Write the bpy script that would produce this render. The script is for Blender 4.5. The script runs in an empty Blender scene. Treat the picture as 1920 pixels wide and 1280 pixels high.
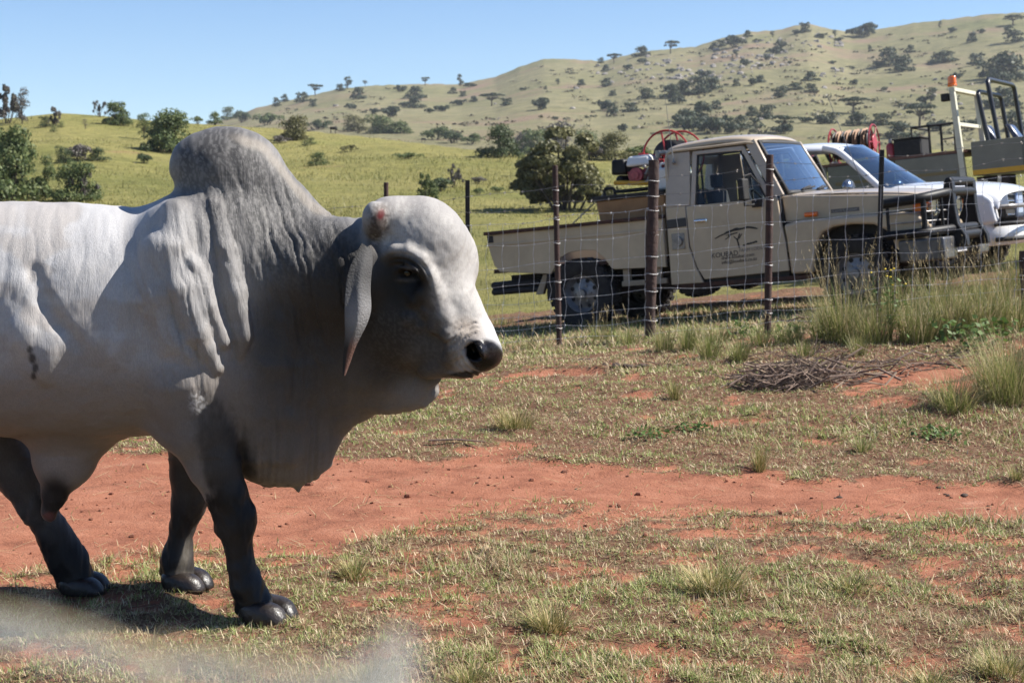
import bpy, bmesh, math, random
import numpy as np
from mathutils import Matrix, Vector, Quaternion

SC = bpy.context.scene
COL = SC.collection
rad = math.radians

# ------------------------------------------------------------------ camera
FPX = 2900.0                       # focal length in units of 1920-px-wide picture
PITCH = math.atan(306 / FPX)
CAMPOS = np.array([0.0, 0.0, 1.575])
cam_d = bpy.data.cameras.new('camera')
cam = bpy.data.objects.new('camera', cam_d); COL.objects.link(cam)
cam.location = CAMPOS
cam.rotation_euler = (rad(90) - PITCH, 0, 0)
cam_d.sensor_width = 36; cam_d.lens = FPX / 1920 * 36
cam_d.clip_start = 0.02; cam_d.clip_end = 12000
cam_d.dof.use_dof = True; cam_d.dof.focus_distance = 5.7; cam_d.dof.aperture_fstop = 8
SC.camera = cam
SC.render.resolution_x = 1024; SC.render.resolution_y = 682

# ------------------------------------------------------------------ light
SUN_EL, SUN_AZ = 46.0, 87.0        # azimuth from +Y towards +X
w = bpy.data.worlds.new('World'); SC.world = w; w.use_nodes = True
nt = w.node_tree; bg = nt.nodes['Background']
sky = nt.nodes.new('ShaderNodeTexSky'); sky.sky_type = 'NISHITA'; sky.sun_disc = False
sky.sun_elevation = rad(SUN_EL); sky.sun_rotation = rad(SUN_AZ)
sky.altitude = 1200; sky.air_density = 0.85; sky.dust_density = 0.0; sky.ozone_density = 6.0
nt.links.new(sky.outputs[0], bg.inputs[0]); bg.inputs[1].default_value = 0.076
sun_d = bpy.data.lights.new('sun', 'SUN'); sun = bpy.data.objects.new('sun', sun_d); COL.objects.link(sun)
sun_d.energy = 5.0; sun_d.angle = rad(0.5); sun_d.color = (1.0, 0.95, 0.87)
_L = Vector((math.cos(rad(SUN_EL)) * math.sin(rad(SUN_AZ)), math.cos(rad(SUN_EL)) * math.cos(rad(SUN_AZ)), math.sin(rad(SUN_EL))))
sun.rotation_euler = _L.to_track_quat('Z', 'Y').to_euler(); sun.location = (20, 10, 30)
vs = SC.view_settings; vs.view_transform = 'Standard'; vs.look = 'None'; vs.exposure = 1.0; vs.gamma = 1; vs.use_curve_mapping = False
SC.display_settings.display_device = 'sRGB'
SC.cycles.max_bounces = 8; SC.cycles.transparent_max_bounces = 16; SC.cycles.transmission_bounces = 6
SC.cycles.use_denoising = True

# ------------------------------------------------------------------ picture <-> place helpers
_f = np.array([0, math.cos(PITCH), -math.sin(PITCH)]); _u = np.array([0, math.sin(PITCH), math.cos(PITCH)]); _r = np.array([1.0, 0, 0])
def pray(px, py): return _f + (px - 960) / FPX * _r + (640 - py) / FPX * _u
def PT(px, py, Y):
    d = pray(px, py); return CAMPOS + d * (Y / d[1])
def proj(p):
    p = np.asarray(p, float) - CAMPOS; k = p @ _f
    return 960 + FPX * (p @ _r) / k, 640 - FPX * (p @ _u) / k

# ------------------------------------------------------------------ noise
def _hash(ix, iy, seed):
    n = (ix.astype(np.int64) * 374761393 + iy.astype(np.int64) * 668265263 + seed * 1442695041) & 0x7fffffff
    n = (n ^ (n >> 13)) * 1274126177 & 0x7fffffff
    return ((n ^ (n >> 16)) & 0xffff) / 65535.0
def vnoise(x, y, seed=0):
    x = np.asarray(x, float); y = np.asarray(y, float)
    ix = np.floor(x); iy = np.floor(y); fx = x - ix; fy = y - iy
    fx = fx * fx * (3 - 2 * fx); fy = fy * fy * (3 - 2 * fy)
    a = _hash(ix, iy, seed); b = _hash(ix + 1, iy, seed); c = _hash(ix, iy + 1, seed); d = _hash(ix + 1, iy + 1, seed)
    return (a + (b - a) * fx) * (1 - fy) + (c + (d - c) * fx) * fy
def fbm(x, y, seed=0, oct=4):
    s = 0; a = .5; t = 0
    for i in range(oct):
        s = s + a * vnoise(x * 2 ** i, y * 2 ** i, seed + i * 17); t += a; a *= .5
    return s / t
def sstep(a, b, x):
    t = np.clip((np.asarray(x, float) - a) / (b - a), 0, 1); return t * t * (3 - 2 * t)

# ------------------------------------------------------------------ materials
def _nodes(name):
    m = bpy.data.materials.new(name); m.use_nodes = True
    n = m.node_tree.nodes; l = m.node_tree.links
    return m, n, l, n['Principled BSDF']
def mat(name, col, rough=.6, metal=0., var=.0, vscale=8., bump=0., bscale=30., coat=0., spec=.5, col2=None, detail=4, island=0.):
    m, n, l, b = _nodes(name)
    b.inputs['Roughness'].default_value = rough; b.inputs['Metallic'].default_value = metal
    b.inputs['Coat Weight'].default_value = coat; b.inputs['Coat Roughness'].default_value = .08
    b.inputs['Specular IOR Level'].default_value = spec
    c = (*col, 1)
    b.inputs['Base Color'].default_value = c
    tc = n.new('ShaderNodeTexCoord')
    if var > 0 or col2:
        no = n.new('ShaderNodeTexNoise'); no.inputs['Scale'].default_value = vscale; no.inputs['Detail'].default_value = detail + 2
        no.inputs['Roughness'].default_value = .65
        l.new(tc.outputs['Object'], no.inputs['Vector'])
        rp = n.new('ShaderNodeValToRGB'); l.new(no.outputs['Fac'], rp.inputs[0])
        rp.color_ramp.elements[0].position = .35; rp.color_ramp.elements[1].position = .68
        if col2: c0, c1 = col, col2
        else: c0 = tuple(v * (1 - var) for v in col); c1 = tuple(min(1, v * (1 + var)) for v in col)
        rp.color_ramp.elements[0].color = (*c0, 1); rp.color_ramp.elements[1].color = (*c1, 1)
        last = rp.outputs[0]
        if island > 0:
            last = _island(n, l, last, island)
        l.new(last, b.inputs['Base Color'])
    if bump > 0:
        nb = n.new('ShaderNodeTexNoise'); nb.inputs['Scale'].default_value = bscale; nb.inputs['Detail'].default_value = 5
        l.new(tc.outputs['Object'], nb.inputs['Vector'])
        bp = n.new('ShaderNodeBump'); bp.inputs['Strength'].default_value = bump; bp.inputs['Distance'].default_value = .01
        l.new(nb.outputs['Fac'], bp.inputs['Height']); l.new(bp.outputs[0], b.inputs['Normal'])
    return m
def _island(n, l, src, amt):
    g = n.new('ShaderNodeNewGeometry'); mr = n.new('ShaderNodeMapRange')
    mr.inputs['To Min'].default_value = 1 - amt; mr.inputs['To Max'].default_value = 1 + amt
    l.new(g.outputs['Random Per Island'], mr.inputs['Value'])
    mx = n.new('ShaderNodeMix'); mx.data_type = 'RGBA'; mx.blend_type = 'MULTIPLY'; mx.inputs[0].default_value = 1
    l.new(src, mx.inputs[6]); l.new(mr.outputs[0], mx.inputs[7]); return mx.outputs[2]
def leafmat(name, ramp, trans=.25, rough=.55):
    """colour per leaf / blade from a ramp, a little light passing through"""
    m, n, l, b = _nodes(name)
    g = n.new('ShaderNodeNewGeometry'); rp = n.new('ShaderNodeValToRGB'); l.new(g.outputs['Random Per Island'], rp.inputs[0])
    cr = rp.color_ramp
    while len(cr.elements) < len(ramp): cr.elements.new(.5)
    for e, (p, c) in zip(cr.elements, ramp): e.position = p; e.color = (*c, 1)
    b.inputs['Roughness'].default_value = rough; b.inputs['Specular IOR Level'].default_value = .3
    l.new(rp.outputs[0], b.inputs['Base Color'])
    if trans > 0:
        t = n.new('ShaderNodeBsdfTranslucent'); l.new(rp.outputs[0], t.inputs[0])
        mx = n.new('ShaderNodeMixShader'); mx.inputs[0].default_value = trans
        l.new(b.outputs[0], mx.inputs[1]); l.new(t.outputs[0], mx.inputs[2])
        l.new(mx.outputs[0], n['Material Output'].inputs[0])
    return m
def glassmat(name, tint=(.75, .85, .85), fac=.0, refl=1.0, mult=1.6):
    """thin pane: sees through, mirrors by angle"""
    m, n, l, b = _nodes(name)
    t = n.new('ShaderNodeBsdfTransparent'); t.inputs[0].default_value = (*tint, 1)
    g = n.new('ShaderNodeBsdfGlossy'); g.inputs['Roughness'].default_value = .02; g.inputs[0].default_value = (refl, refl, refl, 1)
    fr = n.new('ShaderNodeFresnel'); fr.inputs[0].default_value = 1.55
    ad = n.new('ShaderNodeMath'); ad.operation = 'MULTIPLY_ADD'; ad.inputs[1].default_value = mult; ad.inputs[2].default_value = fac; ad.use_clamp = True
    l.new(fr.outputs[0], ad.inputs[0])
    mx = n.new('ShaderNodeMixShader'); l.new(ad.outputs[0], mx.inputs[0])
    l.new(t.outputs[0], mx.inputs[1]); l.new(g.outputs[0], mx.inputs[2]); l.new(mx.outputs[0], n['Material Output'].inputs[0])
    n.remove(b)
    return m

# ------------------------------------------------------------------ objects
def tag(o, label=None, cat=None, group=None, kind=None):
    if label: o['label'] = label
    if cat: o['category'] = cat
    if group: o['group'] = group
    if kind: o['kind'] = kind
    return o
def empty(name, M=None, label=None, cat=None, group=None):
    o = bpy.data.objects.new(name, None); COL.objects.link(o); o.empty_display_size = .1
    if M is not None: o.matrix_world = M
    return tag(o, label, cat, group)
def npmesh(name, V, F):
    """V (n,3) array, F (m,k) array of one face size"""
    V = np.ascontiguousarray(V, np.float32); F = np.ascontiguousarray(F, np.int32); m, k = F.shape
    me = bpy.data.meshes.new(name)
    me.vertices.add(len(V)); me.vertices.foreach_set('co', V.ravel())
    me.loops.add(m * k); me.loops.foreach_set('vertex_index', F.ravel())
    me.polygons.add(m); me.polygons.foreach_set('loop_start', np.arange(m, dtype=np.int32) * k)
    try: me.polygons.foreach_set('loop_total', np.full(m, k, np.int32))
    except Exception: pass
    me.update(calc_edges=True); return me
def link(name, me, m=None, parent=None, smooth=None):
    if m is not None and len(me.materials) == 0: me.materials.append(m)
    if smooth is not None and len(me.polygons):
        me.polygons.foreach_set('use_smooth', np.ones(len(me.polygons), bool))
        if smooth < 179: me.set_sharp_from_angle(angle=rad(smooth))
    o = bpy.data.objects.new(name, me); COL.objects.link(o)
    if parent is not None: o.parent = parent
    return o
def vattr(me, name, arr, kind='FLOAT'):
    a = me.attributes.new(name, kind, 'POINT')
    if kind == 'FLOAT': a.data.foreach_set('value', np.ascontiguousarray(arr, np.float32))
    else:
        c = np.ones((len(arr), 4), np.float32); c[:, :3] = arr
        a.data.foreach_set('color', c.ravel())

class MB:
    """collects shapes, then links them as ONE mesh object"""
    def __init__(s): s.v = []; s.f = []
    def add(s, V, F):
        k = len(s.v); s.v += [tuple(p) for p in V]; s.f += [tuple(i + k for i in q) for q in F]; return s
    def box(s, a, b):
        x0, y0, z0 = a; x1, y1, z1 = b
        V = [(x0, y0, z0), (x1, y0, z0), (x1, y1, z0), (x0, y1, z0), (x0, y0, z1), (x1, y0, z1), (x1, y1, z1), (x0, y1, z1)]
        return s.add(V, [(0, 3, 2, 1), (4, 5, 6, 7), (0, 1, 5, 4), (1, 2, 6, 5), (2, 3, 7, 6), (3, 0, 4, 7)])
    def obox(s, c, sz, R):
        k = len(s.v); s.box([-q / 2 for q in sz], [q / 2 for q in sz])
        for i in range(k, len(s.v)): s.v[i] = tuple(R @ Vector(s.v[i]) + Vector(c))
        return s
    def hexa(s, P):   # 8 corners: bottom loop then top loop
        return s.add(P, [(0, 3, 2, 1), (4, 5, 6, 7), (0, 1, 5, 4), (1, 2, 6, 5), (2, 3, 7, 6), (3, 0, 4, 7)])
    def prism(s, poly, y0, y1, fy=None):
        """poly [(x,z)] pushed from y0 to y1 (fy(z) gives extra y)"""
        n = len(poly); fy = fy or (lambda z: 0)
        V = [(x, y0 + fy(z), z) for x, z in poly] + [(x, y1 + fy(z), z) for x, z in poly]
        ar = sum(poly[i][0] * poly[(i + 1) % n][1] - poly[(i + 1) % n][0] * poly[i][1] for i in range(n))
        F = [tuple(range(n)), tuple(range(2 * n - 1, n - 1, -1))] + [((i + 1) % n, i, i + n, (i + 1) % n + n) for i in range(n)]
        if (ar > 0) != (y1 > y0): F = [tuple(reversed(q)) for q in F]
        return s.add(V, F)
    def cyl(s, p0, p1, r0, r1=None, n=12, cap=True):
        r1 = r0 if r1 is None else r1
        p0 = Vector(p0); p1 = Vector(p1); d = (p1 - p0).normalized(); a = d.orthogonal().normalized(); b = d.cross(a)
        V = []
        for p, r in ((p0, r0), (p1, r1)):
            V += [p + (a * math.cos(2 * math.pi * i / n) + b * math.sin(2 * math.pi * i / n)) * r for i in range(n)]
        F = [(i, (i + 1) % n, (i + 1) % n + n, i + n) for i in range(n)]
        if cap: F += [tuple(range(n - 1, -1, -1)), tuple(range(n, 2 * n))]
        return s.add(V, F)
    def tube(s, path, r, n=8, closed=False, cap=True):
        P = [Vector(p) for p in path]; N = len(P); rs = r if isinstance(r, (list, tuple)) else [r] * N
        V = []; a = None
        for i in range(N):
            d = ((P[(i + 1) % N] - P[i - 1]) if closed else (P[min(i + 1, N - 1)] - P[max(i - 1, 0)]))
            d = d.normalized() if d.length > 1e-9 else Vector((0, 0, 1))
            a = (a - d * a.dot(d)) if a is not None else d.orthogonal()
            a = a.normalized() if a.length > 1e-6 else d.orthogonal().normalized()
            b = d.cross(a)
            V += [P[i] + (a * math.cos(2 * math.pi * k / n) + b * math.sin(2 * math.pi * k / n)) * rs[i] for k in range(n)]
        F = []
        for i in range(N if closed else N - 1):
            j = (i + 1) % N
            F += [(i * n + k, i * n + (k + 1) % n, j * n + (k + 1) % n, j * n + k) for k in range(n)]
        if cap and not closed: F += [tuple(range(n - 1, -1, -1)), tuple((N - 1) * n + k for k in range(n))]
        return s.add(V, F)
    def lathe(s, prof, c, axis='y', n=24):
        """prof [(r, h)] about an axis through c"""
        V = []
        for r, h in prof:
            for k in range(n):
                t = 2 * math.pi * k / n; x, z = r * math.cos(t), r * math.sin(t)
                p = {'y': (x, h, z), 'z': (x, z, h), 'x': (h, x, z)}[axis]
                V.append((c[0] + p[0], c[1] + p[1], c[2] + p[2]))
        F = [(i * n + k, i * n + (k + 1) % n, (i + 1) * n + (k + 1) % n, (i + 1) * n + k) for i in range(len(prof) - 1) for k in range(n)]
        return s.add(V, F)
    def ball(s, c, r, n=10, m=7):
        r = r if isinstance(r, (list, tuple)) else (r, r, r); V = [(c[0], c[1], c[2] - r[2])]
        for i in range(1, m):
            t = math.pi * i / m - math.pi / 2
            V += [(c[0] + r[0] * math.cos(t) * math.cos(2 * math.pi * k / n), c[1] + r[1] * math.cos(t) * math.sin(2 * math.pi * k / n), c[2] + r[2] * math.sin(t)) for k in range(n)]
        V.append((c[0], c[1], c[2] + r[2])); L = len(V) - 1
        F = [(0, 1 + (k + 1) % n, 1 + k) for k in range(n)]
        for i in range(m - 2):
            F += [(1 + i * n + k, 1 + i * n + (k + 1) % n, 1 + (i + 1) * n + (k + 1) % n, 1 + (i + 1) * n + k) for k in range(n)]
        F += [(1 + (m - 2) * n + k, 1 + (m - 2) * n + (k + 1) % n, L) for k in range(n)]
        return s.add(V, F)
    def grid(s, rows):
        """rows: equal-length lists of points"""
        n = len(rows[0]); V = [p for r in rows for p in r]
        return s.add(V, [(i * n + j, i * n + j + 1, (i + 1) * n + j + 1, (i + 1) * n + j) for i in range(len(rows) - 1) for j in range(n - 1)])
    def build(s, name, m, parent=None, bevel=0., smooth=40, seg=2, fix=True):
        me = bpy.data.meshes.new(name); me.from_pydata(s.v, [], s.f)
        if fix:
            bm = bmesh.new(); bm.from_mesh(me)
            bmesh.ops.recalc_face_normals(bm, faces=bm.faces[:]); bm.to_mesh(me); bm.free()
        me.update()
        o = link(name, me, m, parent, smooth)
        if bevel > 0:
            b = o.modifiers.new('bevel', 'BEVEL'); b.width = bevel; b.segments = seg; b.limit_method = 'ANGLE'; b.angle_limit = rad(35); b.harden_normals = False
        return o
def text_mesh(name, body, size, M, m, parent, ex=.001, align='CENTER'):
    cu = bpy.data.curves.new(name, 'FONT'); cu.body = body; cu.size = size; cu.align_x = align; cu.extrude = ex; cu.resolution_u = 3
    t = bpy.data.objects.new('t', cu); COL.objects.link(t)
    dg = bpy.context.evaluated_depsgraph_get(); me = bpy.data.meshes.new_from_object(t.evaluated_get(dg))
    bpy.data.objects.remove(t); me.transform(M); o = link(name, me, m, parent); return o
# ------------------------------------------------------------------ the lie of the land
TO = np.array([1.2423, 18.1231, -0.1145])          # beige pickup: ground under the middle of its rear axle
TPHI, TPITCH = rad(30), rad(5.8)
_S1 = np.array([(-900, 236), (0, 230), (120, 218), (200, 222), (300, 230), (500, 240), (600, 248), (700, 258), (800, 270), (900, 282), (1000, 292), (1200, 300), (1500, 303), (1920, 300), (2800, 298)], float)
_S2 = np.array([(-900, 300), (300, 262), (430, 225), (490, 205), (560, 188), (640, 170), (700, 164), (800, 160), (865, 161), (930, 147), (975, 128), (1020, 114), (1070, 115), (1130, 119), (1190, 103), (1250, 98), (1300, 93), (1345, 80), (1400, 68), (1450, 66), (1480, 58), (1510, 55), (1550, 66), (1590, 72), (1630, 68), (1700, 58), (1760, 53), (1840, 46), (1920, 44), (2100, 50), (2800, 120)], float)
def _col(x, y):
    return np.clip(960 + FPX * np.tan(np.clip(np.arctan2(x, y), -1.0, 1.0)), -900, 2800)
def _z_at(row, d): return CAMPOS[2] + (334 - row) / FPX * d
D_FOOT, D_TOP = 330.0, 820.0
def near_plane(x, y):
    xx = np.clip(x, -5.5, 8.5); yy = np.clip(y, 9, 23)
    return TO[2] + .1016 * (.866 * (xx - TO[0]) - .5 * (yy - TO[1]))
def H(x, y):
    x = np.asarray(x, float); y = np.asarray(y, float); r = np.hypot(x, y)
    c = _col(x, y)
    z = near_plane(x, y) * sstep(7.6, 12.8, y)
    z = z * (1 - sstep(24, 70, r))
    s1 = np.interp(c, _S1[:, 0], _S1[:, 1]); d1 = np.interp(c, [-900, 500, 1000, 2800], [145, 140, 110, 100])
    z1 = _z_at(s1, d1); t1 = np.clip((r - 58) / (d1 - 58), 0, 1)
    up = z1 * (t1 ** 1.15 * (1 - .25 * (1 - t1)))
    z = np.where(r > 58, up, z)
    und = (fbm(x / 17, y / 17, 5) - .5) * 1.5 * sstep(58, 85, r) * (1 - sstep(d1 - 25, d1 - 6, r))
    z = z + und
    # beyond the grassy ridge: a dip, then the far hill
    zf = _z_at(283, D_FOOT); t2 = np.clip((r - d1) / (D_FOOT - d1), 0, 1)
    valley = z1 + (np.minimum(zf, z1 + 6) - z1) * t2 - np.sin(np.pi * t2) * 4.0
    z = np.where(r > d1, valley, z)
    s2 = np.interp(c, _S2[:, 0], _S2[:, 1]); jag = (fbm(c / 9, c * 0 + 3, 9, 3) - .5) * 3
    u = np.clip((r - D_FOOT) / (D_TOP - D_FOOT), 0, 1)
    gul = (fbm(x / 70, y / 110, 11, 5) - .5)
    row = 283 + (s2 - 283) * (u ** .82) + gul * 34 * np.sin(np.pi * np.clip(u, 0, 1)) * np.clip((283 - s2) / 160, .05, 1.)
    row = row + jag * u ** 6
    far = _z_at(row, r)
    far = np.where(r > D_TOP, _z_at(s2 + jag, D_TOP) - (r - D_TOP) * .10, far)
    far = np.maximum(far, -6)
    k = sstep(D_FOOT - 50, D_FOOT + 40, r)
    z = z * (1 - k) + far * k
    return z
def ground_hit(px, py, dmin=4., dmax=815.):
    """where the line of sight through a picture point meets the land"""
    d = pray(px, py); h = np.hypot(d[0], d[1])
    s = np.concatenate([np.arange(dmin, 60, .05), np.arange(60, dmax, .5)]) if dmin < 60 else np.arange(dmin, dmax, .5)
    X = d[0] / h * s; Y = d[1] / h * s; Z = CAMPOS[2] + d[2] / h * s; g = Z - H(X, Y)
    i = np.argmax(g < 0) if (g < 0).any() else int(np.argmin(g[len(g) // 8:])) + len(g) // 8
    return np.array([X[i], Y[i], float(H(X[i], Y[i]))]), s[i]

# ---- where the bare red soil shows (1) and where grass covers it (0)
def soil_mask(x, y):
    n1 = fbm(x * 1.1 + 7, y * 1.6, 21, 4); n2 = fbm(x * 4.5, y * 6.5, 31, 3); n3 = fbm(x * 13, y * 17, 41, 3)
    up = np.interp(x, [-5, -2.6, -.9, .2, 1.4, 3.2, 8], [9.1, 8.9, 8.62, 8.42, 8.05, 7.78, 7.5]) + (n2 - .5) * .45
    lo = np.interp(x, [-5, -2.4, -1.3, -.75, -.3, 0, 1, 2.5, 8], [5.6, 6.05, 6.35, 6.7, 7.0, 7.2, 7.28, 7.22, 7.1]) + (n1 - .5) * .9 + (n2 - .5) * .9
    path = sstep(-.18, .22, y - lo) * sstep(-.08, .12, up - y)
    ragged = sstep(-1.1, .1, y - lo) * (y < up) * sstep(.50, .62, n2 + (n3 - .5) * .5) * .9
    m = np.maximum(path, ragged)
    near = sstep(.50, .72, n1 * .42 + n2 * .38 + n3 * .25) * .8 * (y < 7.4)          # patchy lawn in front
    near = np.maximum(near, sstep(.54, .70, n3 * .62 + n2 * .42) * .75 * (y < 7.4))
    m = np.maximum(m, near)
    bank = np.exp(-(((x - 2.75) / .95) ** 2 + ((y - 10.3) / .95) ** 2) * 1.2)
    m = np.maximum(m, sstep(.44, .75, bank * .75 + (n2 - .5) * .9 + (n3 - .5) * .4) )
    cut = np.exp(-(((x - .30) / .42) ** 2 + ((y - 11.6) / .16) ** 2)) * 1.3
    m = np.maximum(m, sstep(.45, .7, cut + (n2 - .5) * .6))
    m = np.maximum(m, sstep(.58, .7, n1 * .45 + n2 * .55) * .75 * (y > 8.3))
    return np.clip(m, 0, 1)

def ground_detail(x, y):
    m = soil_mask(x, y)
    z = (fbm(x * 3, y * 3, 51, 3) - .5) * .05 + (fbm(x * 14, y * 14, 61, 3) - .5) * .022 * (1 - .45 * m)
    z = z + (vnoise(x * 9, y * 9, 71) ** 1.5 - .3) * .030 * (1 - m) - m * .018
    z = z - .07 * np.exp(-(((x - .30) / .45) ** 2 + ((y - 11.5) / .13) ** 2)) + .03 * np.exp(-(((x - .30) / .45) ** 2 + ((y - 11.85) / .15) ** 2))
    return z
def GZ(x, y): return H(x, y) + ground_detail(x, y)

def ground_material():
    m, n, l, b = _nodes('red_soil_and_turf')
    at = n.new('ShaderNodeAttribute'); at.attribute_name = 'soil'
    tc = n.new('ShaderNodeTexCoord')
    def noise(s, d=6, r=.6):
        q = n.new('ShaderNodeTexNoise'); q.inputs['Scale'].default_value = s; q.inputs['Detail'].default_value = d; q.inputs['Roughness'].default_value = r
        l.new(tc.outputs['Object'], q.inputs['Vector']); return q
    def ramp(src, els):
        q = n.new('ShaderNodeValToRGB'); l.new(src, q.inputs[0])
        while len(q.color_ramp.elements) < len(els): q.color_ramp.elements.new(.5)
        for e, (p, c) in zip(q.color_ramp.elements, els): e.position = p; e.color = (*c, 1)
        return q.outputs[0]
    soil = ramp(noise(5, 8, .7).outputs['Fac'], [(.28, (.165, .064, .039)), (.48, (.29, .118, .070)), (.62, (.34, .150, .092)), (.76, (.44, .235, .16))])
    turf = ramp(noise(30, 8, .75).outputs['Fac'], [(.30, (.075, .034, .022)), (.48, (.135, .066, .042)), (.58, (.20, .135, .082)), (.64, (.11, .105, .045)), (.78, (.34, .265, .165))])  # turf base darkened to paint the shade between grass clumps
    peb = ramp(noise(75, 3, .5).outputs['Fac'], [(.58, (0, 0, 0)), (.72, (1, 1, 1))])
    mx = n.new('ShaderNodeMix'); mx.data_type = 'RGBA'; l.new(turf, mx.inputs[6]); l.new(soil, mx.inputs[7])
    ad = n.new('ShaderNodeMath'); ad.operation = 'ADD'; l.new(at.outputs['Fac'], ad.inputs[0])
    nn = noise(34, 6, .75); ms = n.new('ShaderNodeMath'); ms.operation = 'MULTIPLY_ADD'; ms.inputs[1].default_value = 1.5; ms.inputs[2].default_value = -.75
    l.new(nn.outputs['Fac'], ms.inputs[0]); l.new(ms.outputs[0], ad.inputs[1])
    st = n.new('ShaderNodeMapRange'); st.inputs['From Min'].default_value = .12; st.inputs['From Max'].default_value = .62; st.interpolation_type = 'SMOOTHSTEP'
    l.new(ad.outputs[0], st.inputs['Value']); l.new(st.outputs[0], mx.inputs[0])
    l.new(mx.outputs[2], b.inputs['Base Color']); b.inputs['Roughness'].default_value = .95; b.inputs['Specular IOR Level'].default_value = .15
    bp = n.new('ShaderNodeBump'); bp.inputs['Strength'].default_value = .9; bp.inputs['Distance'].default_value = .012
    hn = noise(60, 8, .7); l.new(hn.outputs['Fac'], bp.inputs['Height'])
    bp2 = n.new('ShaderNodeBump'); bp2.inputs['Strength'].default_value = .6; bp2.inputs['Distance'].default_value = .008
    l.new(peb, bp2.inputs['Height']); l.new(bp.outputs[0], bp2.inputs['Normal']); l.new(bp2.outputs[0], b.inputs['Normal'])
    return m
def hill_material(name, cols, sc, bump, bs, patch, patch_t=(.62, .74), dist=.3):
    m, n, l, b = _nodes(name)
    tc = n.new('ShaderNodeTexCoord')
    def noise(s, d=8, r=.65):
        q = n.new('ShaderNodeTexNoise'); q.inputs['Scale'].default_value = s; q.inputs['Detail'].default_value = d; q.inputs['Roughness'].default_value = r
        l.new(tc.outputs['Object'], q.inputs['Vector']); return q
    def ramp(src, els):
        q = n.new('ShaderNodeValToRGB'); l.new(src, q.inputs[0])
        while len(q.color_ramp.elements) < len(els): q.color_ramp.elements.new(.5)
        for e, (p, c) in zip(q.color_ramp.elements, els): e.position = p; e.color = (*c, 1)
        return q.outputs[0]
    big = ramp(noise(sc).outputs['Fac'], [(.25 + .5 * i / (len(cols) - 1), c) for i, c in enumerate(cols)])
    fine = ramp(noise(sc * 14, 8, .85).outputs['Fac'], [(.36, (.50, .52, .50)), (.5, (.95, .95, .95)), (.66, (1.35, 1.3, 1.2))])
    mx = n.new('ShaderNodeMix'); mx.data_type = 'RGBA'; mx.blend_type = 'MULTIPLY'; mx.inputs[0].default_value = .8
    l.new(big, mx.inputs[6]); l.new(fine, mx.inputs[7])
    pm = ramp(noise(sc * 2.3, 6, .6).outputs['Fac'], [(patch_t[0], (0, 0, 0)), (patch_t[1], (1, 1, 1))])
    m2 = n.new('ShaderNodeMix'); m2.data_type = 'RGBA'; l.new(pm, m2.inputs[0]); l.new(mx.outputs[2], m2.inputs[6]); m2.inputs[7].default_value = (*patch, 1)
    l.new(m2.outputs[2], b.inputs['Base Color']); b.inputs['Roughness'].default_value = .95; b.inputs['Specular IOR Level'].default_value = .1
    bp = n.new('ShaderNodeBump'); bp.inputs['Strength'].default_value = bump; bp.inputs['Distance'].default_value = dist
    l.new(noise(bs, 8, .75).outputs['Fac'], bp.inputs['Height']); l.new(bp.outputs[0], b.inputs['Normal'])
    return m

# near ground, a fine sheet
GX0, GX1, GY0, GY1, GS = -6.5, 9.5, 2.2, 24.0, .058
gx = np.arange(GX0, GX1 + .001, GS); gy = np.concatenate([np.arange(GY0, 14, GS * .8), np.arange(14, GY1 + .001, GS * 1.6)])
XX, YY = np.meshgrid(gx, gy, indexing='ij')
ZZ = GZ(XX, YY)
edge = np.minimum(np.minimum(XX - GX0, GX1 - XX), np.minimum(YY - GY0, GY1 - YY)); ZZ = ZZ - .3 * (1 - sstep(0, .6, edge))
ni, nj = XX.shape; idx = np.arange(ni * nj).reshape(ni, nj)
F = np.stack([idx[:-1, :-1], idx[1:, :-1], idx[1:, 1:], idx[:-1, 1:]], -1).reshape(-1, 4)
me = npmesh('ground', np.stack([XX, YY, ZZ], -1).reshape(-1, 3), F)
vattr(me, 'soil', soil_mask(XX, YY).ravel())
o = link('ground', me, ground_material(), smooth=180); tag(o, 'red earth track and patchy short grass around the bull', kind='structure')

def polar(name, radii, m, label, sink=None):
    a = np.concatenate([np.arange(-180, -24, 3.0), np.arange(-24, 24, .14), np.arange(24, 180, 3.0)]) * np.pi / 180
    R, A = np.meshgrid(radii, a, indexing='ij'); X = R * np.sin(A); Y = R * np.cos(A); Z = H(X, Y)
    if sink is not None: Z = sink(X, Y, Z)
    ni, nj = X.shape; ix = np.arange(ni * nj).reshape(ni, nj)
    F = np.stack([ix[:-1, :], ix[1:, :], np.roll(ix, -1, 1)[1:, :], np.roll(ix, -1, 1)[:-1, :]], -1).reshape(-1, 4)
    F = F[:, ::-1]
    me = npmesh(name, np.stack([X, Y, Z], -1).reshape(-1, 3), F)
    me.validate()
    return tag(link(name, me, m, smooth=180), label, kind='structure')
def _sink(X, Y, Z):
    e = np.minimum(np.minimum(X - GX0, GX1 - X), np.minimum(Y - GY0, GY1 - Y))
    return Z - .5 * sstep(.35, 1.2, e) - .03
MAT_FIELD = hill_material('yellow_green_grass', [(.105, .115, .034), (.175, .173, .056), (.24, .218, .080), (.16, .18, .05)], .055, .9, 1.6, (.29, .17, .10), (.64, .76), .25)
MAT_HILL = hill_material('dry_hill_grass', [(.135, .145, .066), (.19, .18, .095), (.225, .205, .118), (.165, .175, .075)], .011, .8, .30, (.235, .165, .12), (.54, .70), 1.2)
polar('grassy_slope', np.concatenate([[.5], np.geomspace(1.5, 24, 30), np.geomspace(25, 330, 150)]), MAT_FIELD, 'yellow green grass slope rising behind the fence', _sink)
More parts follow.
